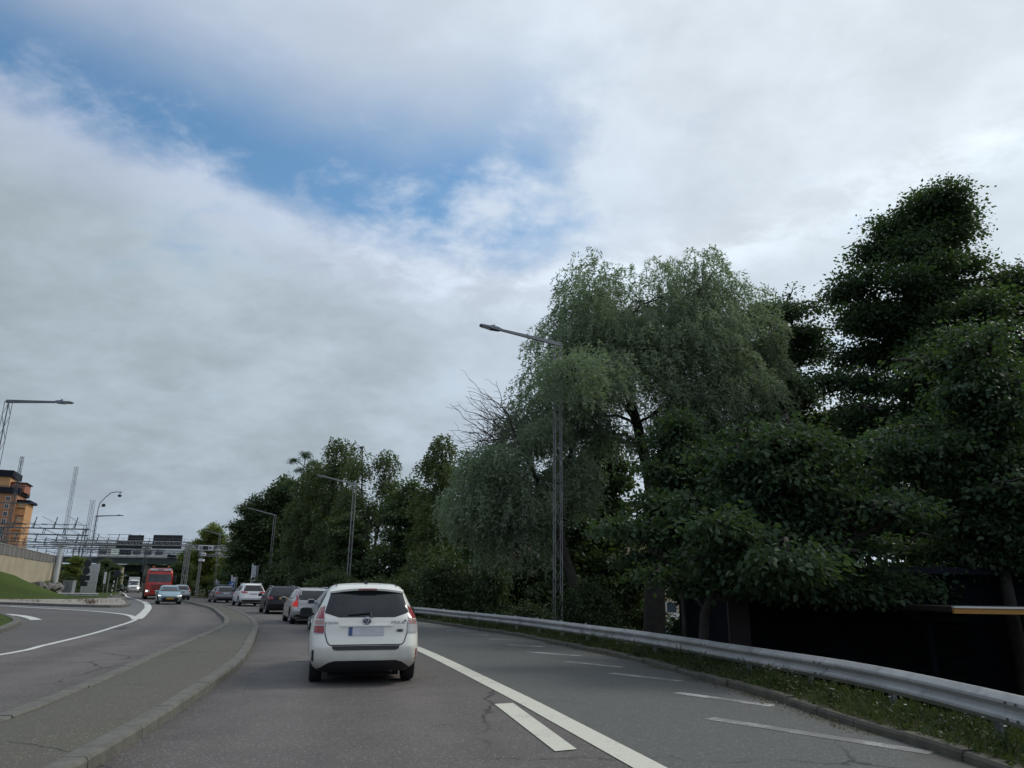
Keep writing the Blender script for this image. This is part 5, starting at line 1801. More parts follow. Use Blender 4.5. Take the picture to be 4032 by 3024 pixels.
BU = [('low bush beside the bulging one', (-5.6, 43), (1.0, 1.0, 0.85), 1.0), ('upright shrub between the lamp post and the bulging bush', (-0.9, 38), (0.9, 0.9, 1.7), 2.0),
      ('shrub at the foot of the leaning willow', (0.9, 35), (0.9, 0.9, 0.8), 3.0), ('dark shrub behind the nearest lamp post', (2.9, 28.5), (0.8, 0.8, 1.0), 4.0),
      ('shrub farther left along the guardrail', (-9.0, 51), (1.2, 1.2, 0.9), 5.0), ('shrub hidden low behind the second lamp', (-13.0, 58), (1.0, 1.0, 1.1), 0.5), ('shrub behind the silver estate car', (-17.0, 66), (1.4, 1.4, 1.4), 1.5),
      ('shrub behind the white off-roader', (-23.5, 76), (1.5, 1.5, 1.4), 2.5), ('shrub at the far bend', (-33.0, 95), (1.5, 1.5, 1.6), 3.5)]
for lb, (x, y), sc, rz in BU:
    planted(bush, lb, at_ground(x, y, 0.0), sc, rz, GU)
for lb, (x, y), sc, rz in (('dark ivy-like bush behind the grey sign panel', (-60.5, 112), (1.1, 1.1, 1.45), 0.0), ('low bush beside the grey cabinet', (-61.0, 106), (0.9, 0.9, 0.9), 1.7), ('bush near the marker board', (-74, 141), (1.6, 1.6, 1.2), 2.9)):
    planted(bush, lb, (x, y, 0.0), sc, rz, 'bushes left of the far road')

# far wood: a mass of trees on the horizon
rs = np.random.RandomState(9)
n = 5200
X_ = rs.uniform(-330, 260, n)
Yd = rs.uniform(330, 380, n)
H_ = 9 + 3.5 * np.sin(X_ * 0.045) + 2.0 * np.sin(X_ * 0.13 + 1) + rs.uniform(-1, 1, n)
Z_ = rs.uniform(0, 1, n) ** 0.7 * H_
c = np.stack([X_, Yd, Z_], 1)
P, D, N, L, W = broad_leaves(rs, c, nrm(rs.normal(size=(n, 3))), 8, 1.2, 1.7, 1.5)
o = link('far_wood', leaf_mesh('far_wood', P, D, N, L, W), 'leaf_mixed')
tag(o, 'distant belt of dark woodland on the horizon', kind='stuff')

# ------------------------------------------------------------------ verge grass, weeds and flowers
rs = np.random.RandomState(15)
s_n = 34000
kk = clip_y(kerb_r, 2.0, 62)
kd = np.r_[0, np.cumsum(np.linalg.norm(np.diff(kk, axis=0), axis=1))]
q = (rs.uniform(0, 1, s_n) ** 1.5) * kd[-1]
ofs = rs.uniform(0.10, 1.9, s_n)
nk = normals2(kk)
bx_ = np.interp(q, kd, kk[:, 0]) + np.interp(q, kd, nk[:, 0]) * ofs
by_ = np.interp(q, kd, kk[:, 1]) + np.interp(q, kd, nk[:, 1]) * ofs
bz_ = np.interp(ofs, [p[0] for p in prof], [p[1] for p in prof])
tuft = 0.5 + 0.5 * np.sin(q * 3.1 + ofs * 4) * np.sin(q * 1.3 + 2)
hh = rs.uniform(0.08, 0.21, s_n) * (0.55 + 0.9 * tuft) * np.clip(1.15 - 0.2 * ofs, 0.5, 1.2)
P = np.stack([bx_, by_, bz_ - 0.01], 1)
D = nrm(rs.normal(size=(s_n, 3)) * 0.45 + np.array([0, 0, 1.0]))
N = nrm(rs.normal(size=(s_n, 3)) * np.array([1, 1, 0.2]))
o = link('verge_grass', leaf_mesh('verge_grass', P, D, N, hh, rs.uniform(0.008, 0.02, s_n)), 'leaf_grass')
tag(o, 'short ragged grass on the right verge', kind='stuff')
# low broad leaves between the blades
m_n = 14000
q = (rs.uniform(0, 1, m_n) ** 1.6) * kd[-1]
ofs = rs.uniform(0.06, 1.2, m_n)
P = np.stack([np.interp(q, kd, kk[:, 0]) + np.interp(q, kd, nk[:, 0]) * ofs, np.interp(q, kd, kk[:, 1]) + np.interp(q, kd, nk[:, 1]) * ofs,
              np.interp(ofs, [p[0] for p in prof], [p[1] for p in prof]) + rs.uniform(0.0, 0.16, m_n) * rs.uniform(0.2, 1.0, m_n)], 1)
D = nrm(rs.normal(size=(m_n, 3)) * np.array([1, 1, 0.5]) + np.array([0, 0, 0.25]))
N = nrm(np.array([0, 0, 1.0]) + rs.normal(size=(m_n, 3)) * 0.5)
o = link('ground_leaves', leaf_mesh('ground_leaves', P, D, N, rs.uniform(0.03, 0.08, m_n), rs.uniform(0.02, 0.045, m_n)), 'leaf_weed')
tag(o, 'low broad leaved ground cover on the right verge', kind='stuff')

# flowering weeds: stem, leaves, pale heads
def weed(seed, h):
    rs = np.random.RandomState(seed)
    t = empty('flowering_weed')
    st = MB()
    heads = MB()
    P, D, N, L, W = [], [], [], [], []
    for k in range(5):
        e = np.array([rs.uniform(-0.13, 0.13), rs.uniform(-0.13, 0.13), h * rs.uniform(0.55, 1.0)])
        b0 = np.array([rs.uniform(-0.04, 0.04), rs.uniform(-0.04, 0.04), -0.02])
        pts = limb(st, rs, b0, e, 0.005, 0.003, 3, 0.0, 4)
        if rs.rand() < 0.5:
            for a in range(7):
                an = a * 2 * math.pi / 7 + rs.uniform(0, 0.4)
                r_ = rs.uniform(0.012, 0.024)
                d_ = np.array([math.cos(an), math.sin(an), 0.35])
                s_ = np.array([-math.sin(an), math.cos(an), 0])
                heads.add([e, e + d_ * r_ * 0.6 + s_ * r_ * 0.4, e + d_ * r_ * 1.2, e + d_ * r_ * 0.6 - s_ * r_ * 0.4], [(0, 1, 2, 3)])
        for a in range(7):
            f = rs.uniform(0.1, 0.9)
            P.append(b0 * (1 - f) + e * f)
            D.append(rs.normal(size=3) * [1, 1, 0.4] + [0, 0, 0.2])
            N.append([rs.uniform(-0.3, 0.3), rs.uniform(-0.3, 0.3), 1])
            L.append(rs.uniform(0.04, 0.09))
            W.append(rs.uniform(0.015, 0.03))
    st.build('stem', 'leaf_weed', t)
    if heads.v:
        heads.build('flower_heads', 'white_petal', t)
    link('leaves', leaf_mesh('leaves', np.array(P), np.array(D, float), np.array(N, float), np.array(L), np.array(W)), 'leaf_weed', t)
    return t


protos = [weed(100 + k, h) for k, h in enumerate((0.34, 0.26, 0.42))]
rw_ = random.Random(6)
spots = []
for k in range(64):
    y = rw_.choice((rw_.uniform(12.5, 20), rw_.uniform(7.0, 13.0), rw_.uniform(18, 34)))
    of = rw_.uniform(0.18, 0.62)
    i = int(np.argmin(np.abs(kk[:, 1] - y)))
    spots.append((kk[i, 0] + nk[i, 0] * of, y, 0.09, of))
for k, (x, y, z, of) in enumerate(spots):
    src = protos[k % 3]
    c = src if k < 3 else copy_tree(src)
    c.location, c.rotation_euler = (x, y, z), (0, 0, rw_.uniform(0, 6.28))
    s_ = rw_.uniform(0.7, 1.25)
    c.scale = (s_, s_, s_)
    tag(c, 'pale flowering weed growing on the verge under the guardrail', 'weed', 'flowering weeds under the guardrail')

# litter and moss in the gutter, dry weeds on the gravel island
rs = np.random.RandomState(19)
m_n = 5200
q = (rs.uniform(0, 1, m_n) ** 1.4) * kd[-1]
of = -np.abs(rs.normal(size=m_n)) * 0.14 + 0.0
cl = np.sin(q * 1.9) + np.sin(q * 0.7 + 1.0) > -0.2
P = np.stack([np.interp(q, kd, kk[:, 0]) + np.interp(q, kd, nk[:, 0]) * of, np.interp(q, kd, kk[:, 1]) + np.interp(q, kd, nk[:, 1]) * of, np.full(m_n, 0.014)], 1)[cl]
D = nrm(rs.normal(size=P.shape) * np.array([1, 1, 0.25]) + np.array([0, 0, 0.12]))
N = nrm(np.array([0, 0, 1.0]) + rs.normal(size=P.shape) * 0.3)
o = link('gutter_litter', leaf_mesh('gutter_litter', P, D, N, rs.uniform(0.02, 0.055, len(P)), rs.uniform(0.01, 0.03, len(P))), 'leaf_fallen')
tag(o, 'fallen leaves and moss in the gutter by the kerb', kind='stuff')
rs = np.random.RandomState(23)
for k, (x, y, n_, sp_, hh_) in enumerate(((-31.2, 56.5, 40, 1.5, 0.5), (-29.3, 55.2, 24, 1.0, 0.4), (-27.8, 51.2, 60, 0.4, 0.5), (-36.5, 58.5, 40, 0.7, 0.2), (-39.5, 60.5, 40, 0.7, 0.18), (-34.2, 55.6, 40, 0.7, 0.2), (-33.6, 62, 40, 0.8, 0.25))):
    P = np.stack([x + rs.normal(size=n_) * sp_ * 0.6, y + rs.normal(size=n_) * sp_ * 0.5, np.full(n_, 0.12)], 1)
    D = nrm(rs.normal(size=(n_, 3)) * 0.3 + np.array([0, 0, 1.0]))
    N = nrm(rs.normal(size=(n_, 3)) * np.array([1, 1, 0.1]))
    o = link('dry_weeds', leaf_mesh('dry_weeds', P, D, N, rs.uniform(0.5, 1.0, n_) * hh_, np.full(n_, 0.03)), 'dead_weed')
    tag(o, ('tallest clump of dry reddish weeds on the gravel island', 'dry weed clump nearest the island corner', 'dark weed tuft against the island kerb', 'flat dry weed patch on the left of the gravel', 'leftmost flat dry weed patch on the gravel', 'flat dry weed patch mid gravel island', 'dry weed patch at the back of the gravel island')[k], 'weeds', 'dry weeds on the gravel island')

# ------------------------------------------------------------------ cars
def pchip(xs, ys, x):
    xs, ys = np.asarray(xs, float), np.asarray(ys, float)
    h = np.diff(xs)
    dl = np.diff(ys) / h
    m = np.zeros(len(xs))
    m[0], m[-1] = dl[0], dl[-1]
    for i in range(1, len(xs) - 1):
        if dl[i - 1] * dl[i] > 0:
            w1, w2 = 2 * h[i] + h[i - 1], h[i] + 2 * h[i - 1]
            m[i] = (w1 + w2) / (w1 / dl[i - 1] + w2 / dl[i])
    x = np.clip(x, xs[0], xs[-1])
    i = np.clip(np.searchsorted(xs, x) - 1, 0, len(xs) - 2)
    t = (x - xs[i]) / h[i]
    return ((1 + 2 * t) * (1 - t) ** 2 * ys[i] + t * (1 - t) ** 2 * h[i] * m[i] + t * t * (3 - 2 * t) * ys[i + 1] + t * t * (t - 1) * h[i] * m[i + 1])


class Shape:
    """car body as a stack of rounded plan outlines; +y is forward, the car stands on z = 0"""
    def __init__(s, lev):
        s.a = np.array(lev, float)

    def at(s, z):
        return [float(pchip(s.a[:, 0], s.a[:, k], z)) for k in range(1, 6)]

    def rear(s, x, z):
        yr, yf, w, nr, nf = s.at(z)
        t = (1 - min(abs(x) / w, 0.9995) ** nr) ** (1 / nr)
        return Vector((x, (yr + yf) / 2 - (yf - yr) / 2 * t, z))

    def front(s, x, z):
        yr, yf, w, nr, nf = s.at(z)
        t = (1 - min(abs(x) / w, 0.9995) ** nf) ** (1 / nf)
        return Vector((x, (yr + yf) / 2 + (yf - yr) / 2 * t, z))

    def side(s, sg, y, z):
        yr, yf, w, nr, nf = s.at(z)
        t = (y - (yr + yf) / 2) / ((yf - yr) / 2)
        n = nf if t > 0 else nr
        t = min(abs(t), 0.999)
        return Vector((sg * w * (1 - t ** n) ** (1 / n), y, z))

    def body(s, name, mat, parent, arches, dark='under', nz=46, na=80):
        z0, z1 = s.a[0, 0], s.a[-1, 0]
        zs = sorted(set(np.round(np.r_[np.linspace(z0, z1, nz), s.a[:, 0], np.linspace(z1 - 0.12, z1, 8)], 4)))
        bm = bmesh.new()
        rings = []
        for z in zs:
            yr, yf, w, nr, nf = s.at(z)
            yc, hl = (yr + yf) / 2, (yf - yr) / 2
            ring = []
            for i in range(na):
                a = 2 * math.pi * (i + 0.5) / na
                ca, sa = math.cos(a), math.sin(a)
                n = nf if sa > 0 else nr
                ring.append(bm.verts.new((math.copysign(abs(ca) ** (2 / n), ca) * w, yc + math.copysign(abs(sa) ** (2 / n), sa) * hl, z)))
            rings.append(ring)
        for a, b in zip(rings, rings[1:]):
            for i in range(na):
                bm.faces.new((a[i], a[(i + 1) % na], b[(i + 1) % na], b[i]))
        bm.faces.new(rings[0][::-1])
        bm.faces.new(rings[-1])
        bmesh.ops.recalc_face_normals(bm, faces=bm.faces)
        me = bpy.data.meshes.new(name)
        bm.to_mesh(me)
        bm.free()
        me.materials.append(MATS[mat])
        me.materials.append(MATS[dark])
        o = bpy.data.objects.new(name, me)
        col.objects.link(o)
        if arches:
            cut = MB()
            for (y, zc, r, wid, dep) in arches:
                for sg in (-1, 1):
                    cut.tube((sg * (wid - dep), y, zc), (sg * (wid + 0.4), y, zc), r, r, 28)
            cm = cut.mesh('cut')
            cm.materials.append(MATS[mat])
            cm.materials.append(MATS[dark])
            for p in cm.polygons:
                p.material_index = 1
            co = bpy.data.objects.new('cut', cm)
            col.objects.link(co)
            md = o.modifiers.new('b', 'BOOLEAN')
            md.operation, md.object, md.solver = 'DIFFERENCE', co, 'EXACT'
            dg = bpy.context.evaluated_depsgraph_get()
            me2 = bpy.data.meshes.new_from_object(o.evaluated_get(dg))
            o.modifiers.clear()
            o.data = me2
            bpy.data.objects.remove(co)
            bpy.data.meshes.remove(me)
            me = me2
        for p in me.polygons:
            p.use_smooth = True
        me.set_sharp_from_angle(angle=R(38))
        me.name = name
        o.parent = parent
        return o


PATCH_YC = 0.0


def patch(fn, poly, off, name, mat, parent, grid=0.07, thick=0.012, shift=0.0):
    """a panel with the outline poly in the (a, b) plane of fn, laid on the body"""
    bm = bmesh.new()
    dense = []
    n = len(poly)
    for i in range(n):
        a, b = np.array(poly[i], float), np.array(poly[(i + 1) % n], float)
        k = max(1, int(np.linalg.norm(b - a) / grid))
        dense += [a + (b - a) * j / k for j in range(k)]
    bm.faces.new([bm.verts.new((p[0], p[1], 0)) for p in dense])
    lo, hi = np.min(dense, 0), np.max(dense, 0)
    for ax in (0, 1):
        k = int((hi[ax] - lo[ax]) / grid)
        for j in range(1, k + 1):
            v = lo[ax] + (hi[ax] - lo[ax]) * j / (k + 1)
            pc_ = [0, 0, 0]
            pc_[ax] = v
            no = [0, 0, 0]
            no[ax] = 1
            bmesh.ops.bisect_plane(bm, geom=bm.verts[:] + bm.edges[:] + bm.faces[:], plane_co=pc_, plane_no=no)
    bmesh.ops.triangulate(bm, faces=bm.faces)
    e = 0.004
    new = {}
    for v in bm.verts:
        a, b = v.co.x, v.co.y
        p = fn(a, b)
        nn = (fn(a + e, b) - fn(a - e, b)).cross(fn(a, b + e) - fn(a, b - e))
        if nn.length < 1e-9:
            nn = Vector((0, 0, 1))
        nn.normalize()
        out = Vector((p.x, (p.y - PATCH_YC) * 0.6, 0.25))
        if nn.dot(out) < 0:
            nn = -nn
        new[v] = (p + nn * off, nn)
    top = list(bm.faces)
    for v, (p, nn) in new.items():
        v.co = p
    ns = {v: nn for v, (p, nn) in new.items()}
    be = [ed for ed in bm.edges if ed.is_boundary]
    low = {}
    for ed in be:
        for v in ed.verts:
            if v not in low:
                low[v] = bm.verts.new(v.co - ns[v] * (thick + off))
    for ed in be:
        a, b = ed.verts
        bm.faces.new((a, b, low[b], low[a]))
    bmesh.ops.recalc_face_normals(bm, faces=bm.faces)
    me = bpy.data.meshes.new(name)
    bm.to_mesh(me)
    bm.free()
    for p in me.polygons:
        p.use_smooth = True
    me.set_sharp_from_angle(angle=R(40))
    return link(name, me, mat, parent)


def mirror(poly):
    return [(-a, b) for a, b in poly][::-1]


def seam(fn, pts, w, name, mat, parent, off=0.003):
    mb = MB()
    for a, b in zip(pts, pts[1:]):
        a, b = np.array(a, float), np.array(b, float)
        L = np.linalg.norm(b - a)
        d = (b - a) / L
        nn = np.array([-d[1], d[0]]) * w / 2
        k = max(1, int(L / 0.08))
        vs = []
        for j in range(k + 1):
            c = a + (b - a) * j / k
            for s_ in (-1, 1):
                q = c + nn * s_
                p = fn(q[0], q[1])
                o_ = Vector((p.x, (p.y - PATCH_YC) * 0.6, 0)).normalized() * off
                vs.append(p + o_)
        mb.add(vs, [(2 * j, 2 * j + 1, 2 * j + 3, 2 * j + 2) for j in range(k)])
    return mb.build(name, mat, parent)


WHEEL = {}


def wheel(parent, x, y, r, w, sg, spokes=5):
    key = (round(r, 3), round(w, 3), spokes)
    if key not in WHEEL:
        ty = MB().lathe([(r * 0.66, -w / 2 + 0.02), (r * 0.70, -w / 2), (r * 0.92, -w / 2 + 0.004), (r * 0.985, -w / 2 + 0.03), (r, -w / 4), (r, w / 4), (r * 0.985, w / 2 - 0.03), (r * 0.92, w / 2 - 0.004), (r * 0.70, w / 2), (r * 0.66, w / 2 - 0.02)], 32, 'x').mesh('tyre', 40)
        rm = MB().lathe([(0.001, w / 2 - 0.035), (r * 0.16, w / 2 - 0.03), (r * 0.18, w / 2 - 0.07), (r * 0.56, w / 2 - 0.09), (r * 0.60, w / 2 - 0.02), (r * 0.67, w / 2 - 0.012), (r * 0.67, -w / 2 + 0.02)], 32, 'x')
        for k in range(spokes):
            a = 2 * math.pi * k / spokes
            M = Matrix.Rotation(a, 3, 'X')
            rm.box(M @ Vector((w / 2 - 0.045, 0, r * 0.36)), (0.05, r * 0.15, r * 0.52), M=M)
        WHEEL[key] = (ty, rm.mesh('rim', 35))
    t = empty('wheel', (x, y, r))
    t.rotation_euler = (0, 0, 0 if sg > 0 else math.pi)
    t.parent = parent
    link('tyre', WHEEL[key][0], 'rubber', t)
    link('rim', WHEEL[key][1], 'rim_alloy', t)
    return t


def ellipsoid(name, c, rad, mat, parent, p=2.6, n=14):
    mb = MB()
    vs, fs = [], []
    f_ = lambda v, e: math.copysign(abs(v) ** e, v)
    e = 2 / p
    for i in range(n + 1):
        th = -math.pi / 2 + math.pi * i / n
        for j in range(2 * n):
            ph = 2 * math.pi * j / (2 * n)
            vs.append((c[0] + rad[0] * f_(math.cos(th), e) * f_(math.cos(ph), e), c[1] + rad[1] * f_(math.cos(th), e) * f_(math.sin(ph), e), c[2] + rad[2] * f_(math.sin(th), e)))
    for i in range(n):
        for j in range(2 * n):
            a, b = i * 2 * n + j, i * 2 * n + (j + 1) % (2 * n)
            fs.append((a, b, b + 2 * n, a + 2 * n))
    return mb.add(vs, fs).build(name, mat, parent, smooth=60)


def mirror_pair(car, S, y, z, w, mat, size=(0.12, 0.06, 0.085)):
    for sg in (-1, 1):
        x = sg * (w + 0.115)
        m_ = ellipsoid('wing_mirror', (x, y, z), size, mat, car, 3.2, 9)
        MB().box((x, y - size[1] - 0.001, z), (size[0] * 1.6, 0.012, size[1] * 2.0)).build('mirror_glass', 'glass_screen', m_)
        MB().box((sg * (w + 0.0), y + 0.02, z - 0.04), (0.14, 0.05, 0.04)).build('stalk', 'trim_black', m_)


# plan outlines: z, rear y, front y, half width, rear and front roundness
PRIUS = [(0.20, -2.08, 2.05, 0.78, 6, 4), (0.28, -2.20, 2.16, 0.845, 7, 4), (0.42, -2.285, 2.24, 0.880, 8.5, 4), (0.58, -2.31, 2.25, 0.888, 9, 4), (0.66, -2.285, 2.22, 0.888, 9, 4),
         (0.80, -2.245, 2.08, 0.882, 9, 4), (0.90, -2.235, 1.75, 0.868, 9, 4), (1.0, -2.215, 1.35, 0.842, 9, 4.5), (1.08, -2.18, 1.15, 0.806, 8.5, 4.5), (1.2, -2.10, 0.95, 0.750, 8, 4.5),
         (1.33, -2.00, 0.68, 0.690, 7.5, 4.5), (1.44, -1.90, 0.42, 0.637, 7, 4.5), (1.50, -1.80, 0.20, 0.595, 6, 4.5), (1.535, -1.66, 0.02, 0.54, 5, 4), (1.56, -1.40, -0.2, 0.44, 4, 4), (1.575, -1.0, -0.45, 0.22, 3, 3)]


def scaled(lev, L, W, H, zlow=0.0, yr_fix=None):
    sy, sw, sz = L / 4.56, W / 1.776, H / 1.575
    out = []
    for z, yr, yf, w, a, b in lev:
        zz = z * sz + zlow * max(0.0, 1 - z / 0.6)
        r_ = yr * sy
        if yr_fix:
            r_ += float(np.interp(zz, [p[0] for p in yr_fix], [p[1] for p in yr_fix]))
        out.append((zz, r_, yf * sy, w * sw, a, b))
    return out


def base_car(name, label, loc, rz, lev, mat, wheels, r, tw=0.205, group='cars queueing in our lane', spokes=5):
    car = tag(empty(name, loc, rz), label, 'car', group)
    S = Shape(lev)
    wy0, wy1 = wheels
    wmax = max(p[3] for p in lev)
    S.body('body', mat, car, [(wy0, r, r + 0.055, wmax, 0.30), (wy1, r, r + 0.055, wmax, 0.30)])
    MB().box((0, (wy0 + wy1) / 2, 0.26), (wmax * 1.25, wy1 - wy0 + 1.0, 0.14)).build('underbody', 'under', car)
    for sg in (-1, 1):
        for y in wheels:
            wheel(car, sg * (wmax - tw / 2 - 0.035), y, r, tw, sg, spokes)
    return car, S


def side_glass(car, S, polys, sgs=(-1, 1), mat='glass_tint'):
    for sg in sgs:
        fn = lambda a, b, sg=sg: S.side(sg, a, b)
        for p in polys:
            patch(fn, p, 0.004, 'side_window', mat, car, 0.12)


# ---- nearest car: pearl white people carrier
YAW0 = R(14)
loc0 = (-2.8, 14.62, 0.0)
car, S = base_car('white_car', 'pearl white people carrier seen from behind, nearest in the queue', loc0, YAW0, PRIUS, 'paint_pearl', (-1.48, 1.30), 0.315, 0.205)
car.rotation_euler = (0, R(-0.7), YAW0)
rear = S.rear
patch(rear, [(-0.575, 1.445), (-0.635, 1.22), (-0.668, 1.105), (-0.62, 1.088), (-0.44, 1.035), (0.44, 1.035), (0.62, 1.088), (0.668, 1.105), (0.635, 1.22), (0.575, 1.445)], 0.005, 'rear_window', 'glass_tint', car, 0.06)
lt = [(-0.655, 1.215), (-0.735, 1.205), (-0.79, 1.09), (-0.815, 0.98), (-0.825, 0.80), (-0.80, 0.775), (-0.67, 0.785), (-0.645, 0.82), (-0.655, 0.98), (-0.668, 1.10)]
for sg in (1, -1):
    f_ = (lambda p: p) if sg > 0 else mirror
    ho = patch(rear, f_(lt), 0.004, 'tail_light', 'lens_clear', car, 0.05)
    patch(rear, f_([(-0.668, 1.195), (-0.728, 1.185), (-0.775, 1.09), (-0.795, 1.015), (-0.668, 1.015), (-0.682, 1.10)]), 0.009, 'brake_lens', 'lens_red', ho, 0.05)
    patch(rear, f_([(-0.67, 0.995), (-0.797, 0.995), (-0.808, 0.93), (-0.668, 0.93)]), 0.009, 'indicator_lens', 'lens_pink', ho, 0.05)
    patch(rear, f_([(-0.667, 0.91), (-0.81, 0.91), (-0.812, 0.805), (-0.672, 0.80), (-0.660, 0.83)]), 0.009, 'lower_lens', 'lens_red' if sg > 0 else 'lens_clear', ho, 0.05)
    patch(rear, f_([(-0.800, 0.545), (-0.828, 0.545), (-0.825, 0.37), (-0.797, 0.37)]), 0.006, 'reflector', 'trim_black' if sg > 0 else 'lens_red', car, 0.05)
# tailgate shut lines, number plate recess, bumper trims
seam(rear, [(-0.648, 0.80), (-0.60, 0.66), (-0.56, 0.622), (0.56, 0.622), (0.60, 0.66), (0.648, 0.80)], 0.016, 'tailgate_gap', 'trim_black', car)
seam(rear, [(-0.663, 1.08), (-0.648, 0.95), (-0.645, 0.80)], 0.010, 'tailgate_gap', 'trim_black', car)
seam(rear, [(0.663, 1.08), (0.648, 0.95), (0.645, 0.80)], 0.010, 'tailgate_gap', 'trim_black', car)
patch(rear, [(-0.53, 0.606), (-0.51, 0.56), (-0.46, 0.545), (0.46, 0.545), (0.51, 0.56), (0.53, 0.606)], 0.010, 'bumper_pad', 'trim_dark', car, 0.08)
patch(rear, [(-0.42, 0.915), (-0.40, 0.895), (0.40, 0.895), (0.42, 0.915), (0.40, 0.918), (-0.40, 0.918)], 0.022, 'plate_ledge', 'paint_pearl', car, 0.08)
pl_ = patch(rear, [(-0.285, 0.89), (-0.285, 0.755), (0.275, 0.755), (0.275, 0.89)], 0.010, 'number_plate', 'plate_white', car, 0.1)
patch(rear, [(-0.282, 0.887), (-0.282, 0.758), (-0.222, 0.758), (-0.222, 0.887)], 0.014, 'plate_band', 'plate_blue', pl_, 0.1)
patch(rear, [(-0.80, 0.205), (-0.70, 0.275), (-0.58, 0.355), (-0.48, 0.385), (0.48, 0.385), (0.58, 0.355), (0.70, 0.275), (0.80, 0.205)], 0.006, 'diffuser', 'trim_black', car, 0.06)
# badge: ring with three ovals
ey = S.rear(0, 0.985).y
bdg = MB().lathe([(0.001, -0.010), (0.064, -0.010), (0.066, 0.006), (0.058, 0.012)], 24, 'y', (0, ey - 0.012, 0.985)).build('badge', 'badge_blue', car, smooth=40)
ring = MB()
for (cx, cz, ra, rb_, th) in ((0, 0.985, 0.068, 0.052, 0.007), (0, 0.993, 0.046, 0.021, 0.005), (0, 0.985, 0.018, 0.046, 0.005)):
    pts = [(cx + ra * math.cos(a), ey - 0.027, cz + rb_ * math.sin(a)) for a in np.linspace(0, 2 * math.pi, 25)]
    for a, b in zip(pts, pts[1:]):
        ring.tube(a, b, th, th, 5)
ring.build('emblem', 'chrome', bdg)
text_mesh('lettering', 'PRIUS', 0.072, 0.003, 'chrome', car, Matrix.Translation((0.50, S.rear(0.50, 0.955).y - 0.006, 0.955)) @ Matrix.Rotation(R(3), 4, 'Z') @ RX90 @ Matrix.Diagonal((1.25, 0.8, 1, 1)), 0.0015)
text_mesh('lettering', '+', 0.075, 0.003, 'sign_black', car, Matrix.Translation((0.615, S.rear(0.615, 0.975).y - 0.007, 0.978)) @ RX90, 0.002)
text_mesh('lettering', 'HSD', 0.055, 0.004, 'trim_dark', car, Matrix.Translation((0.53, S.rear(0.53, 0.83).y - 0.008, 0.83)) @ RX90, 0.003)
text_mesh('lettering', 'TOYOTA', 0.048, 0.003, 'rim_alloy', car, Matrix.Translation((-0.545, S.rear(-0.545, 0.95).y - 0.006, 0.95)) @ RX90, 0.0008)
# spoiler over the rear window
vs, fs = [], []
XS = np.linspace(-0.60, 0.60, 17)
for x in XS:
    k = 1 - abs(x / 0.60) ** 5
    zt = 1.508 - 0.055 * (x / 0.6) ** 2
    yb = -1.985 + 0.05 * abs(x / 0.6) ** 2 + 0.05 * (1 - k)
    vs += [(x, -1.62, zt + 0.012), (x, -1.85, zt + 0.006), (x, yb, zt - 0.022), (x, yb + 0.008, zt - 0.052), (x, -1.80, zt - 0.075)]
for i in range(len(XS) - 1):
    for k in range(4):
        a = i * 5 + k
        fs.append((a, a + 1, a + 6, a + 5))
fs += [(0, 1, 2, 3, 4), tuple(range(len(vs) - 1, len(vs) - 6, -1))]
spo = MB().add(vs, fs).build('spoiler', 'paint_pearl', car, smooth=35)
MB().box((0, -1.978, 1.468), (0.30, 0.02, 0.018)).build('high_brake_light', 'lens_red', spo)
# wiper
wi = MB()
for x in np.linspace(-0.30, 0.04, 6):
    pass
p0 = S.rear(-0.30, 1.075) + Vector((0, -0.02, 0))
p1 = S.rear(0.05, 1.105) + Vector((0, -0.02, 0))
wi.tube(p0, p1, 0.014, 0.020, 6).tube(p1, S.rear(0.06, 1.03) + Vector((0, -0.012, 0)), 0.022, 0.03, 8)
wi.build('wiper', 'trim_black', car)
MB().box((0, -1.45, 0.24), (1.12, 0.9, 0.22)).build('rear_shade_box', 'under', car)  # dark box added to stand in for the shade between the rear wheels
MB().tube((0.42, -2.12, 0.24), (0.42, -1.6, 0.24), 0.045, 0.045, 10).build('exhaust', 'trim_dark', car)
# roof: seams, antenna
MB().add([(-0.03, -1.33, 1.565), (0.03, -1.33, 1.565), (0.03, -1.45, 1.555), (-0.03, -1.45, 1.555), (0, -1.44, 1.63), (0, -1.42, 1.63)], [(0, 1, 5), (1, 2, 4, 5), (2, 3, 4), (3, 0, 5, 4), (0, 3, 2, 1)]).build('antenna', 'trim_black', car)
for sg in (-1, 1):
    pts = [(sg * 0.50, y, S.at(1.5)[0] * 0 + z) for y, z in ((-1.72, 1.527), (-1.4, 1.547), (-0.9, 1.556), (-0.3, 1.548))]
    MB().path(pts, 0.008, 5).build('roof_seam', 'trim_black', car)
side_glass(car, S, [[(-1.78, 1.12), (-1.20, 1.06), (-1.20, 1.40), (-1.58, 1.38)], [(-1.15, 1.055), (-0.32, 1.03), (-0.30, 1.43), (-1.15, 1.41)], [(-0.25, 1.03), (0.62, 1.02), (0.36, 1.36), (-0.12, 1.43)]])
patch(S.front, [(-0.68, 1.06), (0.68, 1.06), (0.56, 1.44), (-0.56, 1.44)], 0.005, 'windscreen', 'glass_screen', car, 0.1)
for sg in (-1, 1):
    fn = lambda a, b, sg=sg: S.side(sg, a, b)
    for y in (-1.18, -0.28, 0.75):
        seam(fn, [(y, 1.02), (y + (0.12 if y < -1 else 0), 0.40)], 0.008, 'door_gap', 'trim_black', car)
    for y in (-0.95, -0.02):
        patch(fn, [(y, 0.93), (y + 0.2, 0.93), (y + 0.2, 0.90), (y, 0.90)], 0.022, 'door_handle', 'paint_pearl', car, 0.1)
mirror_pair(car, S, 0.72, 1.03, 0.875, 'trim_black', (0.125, 0.075, 0.095))


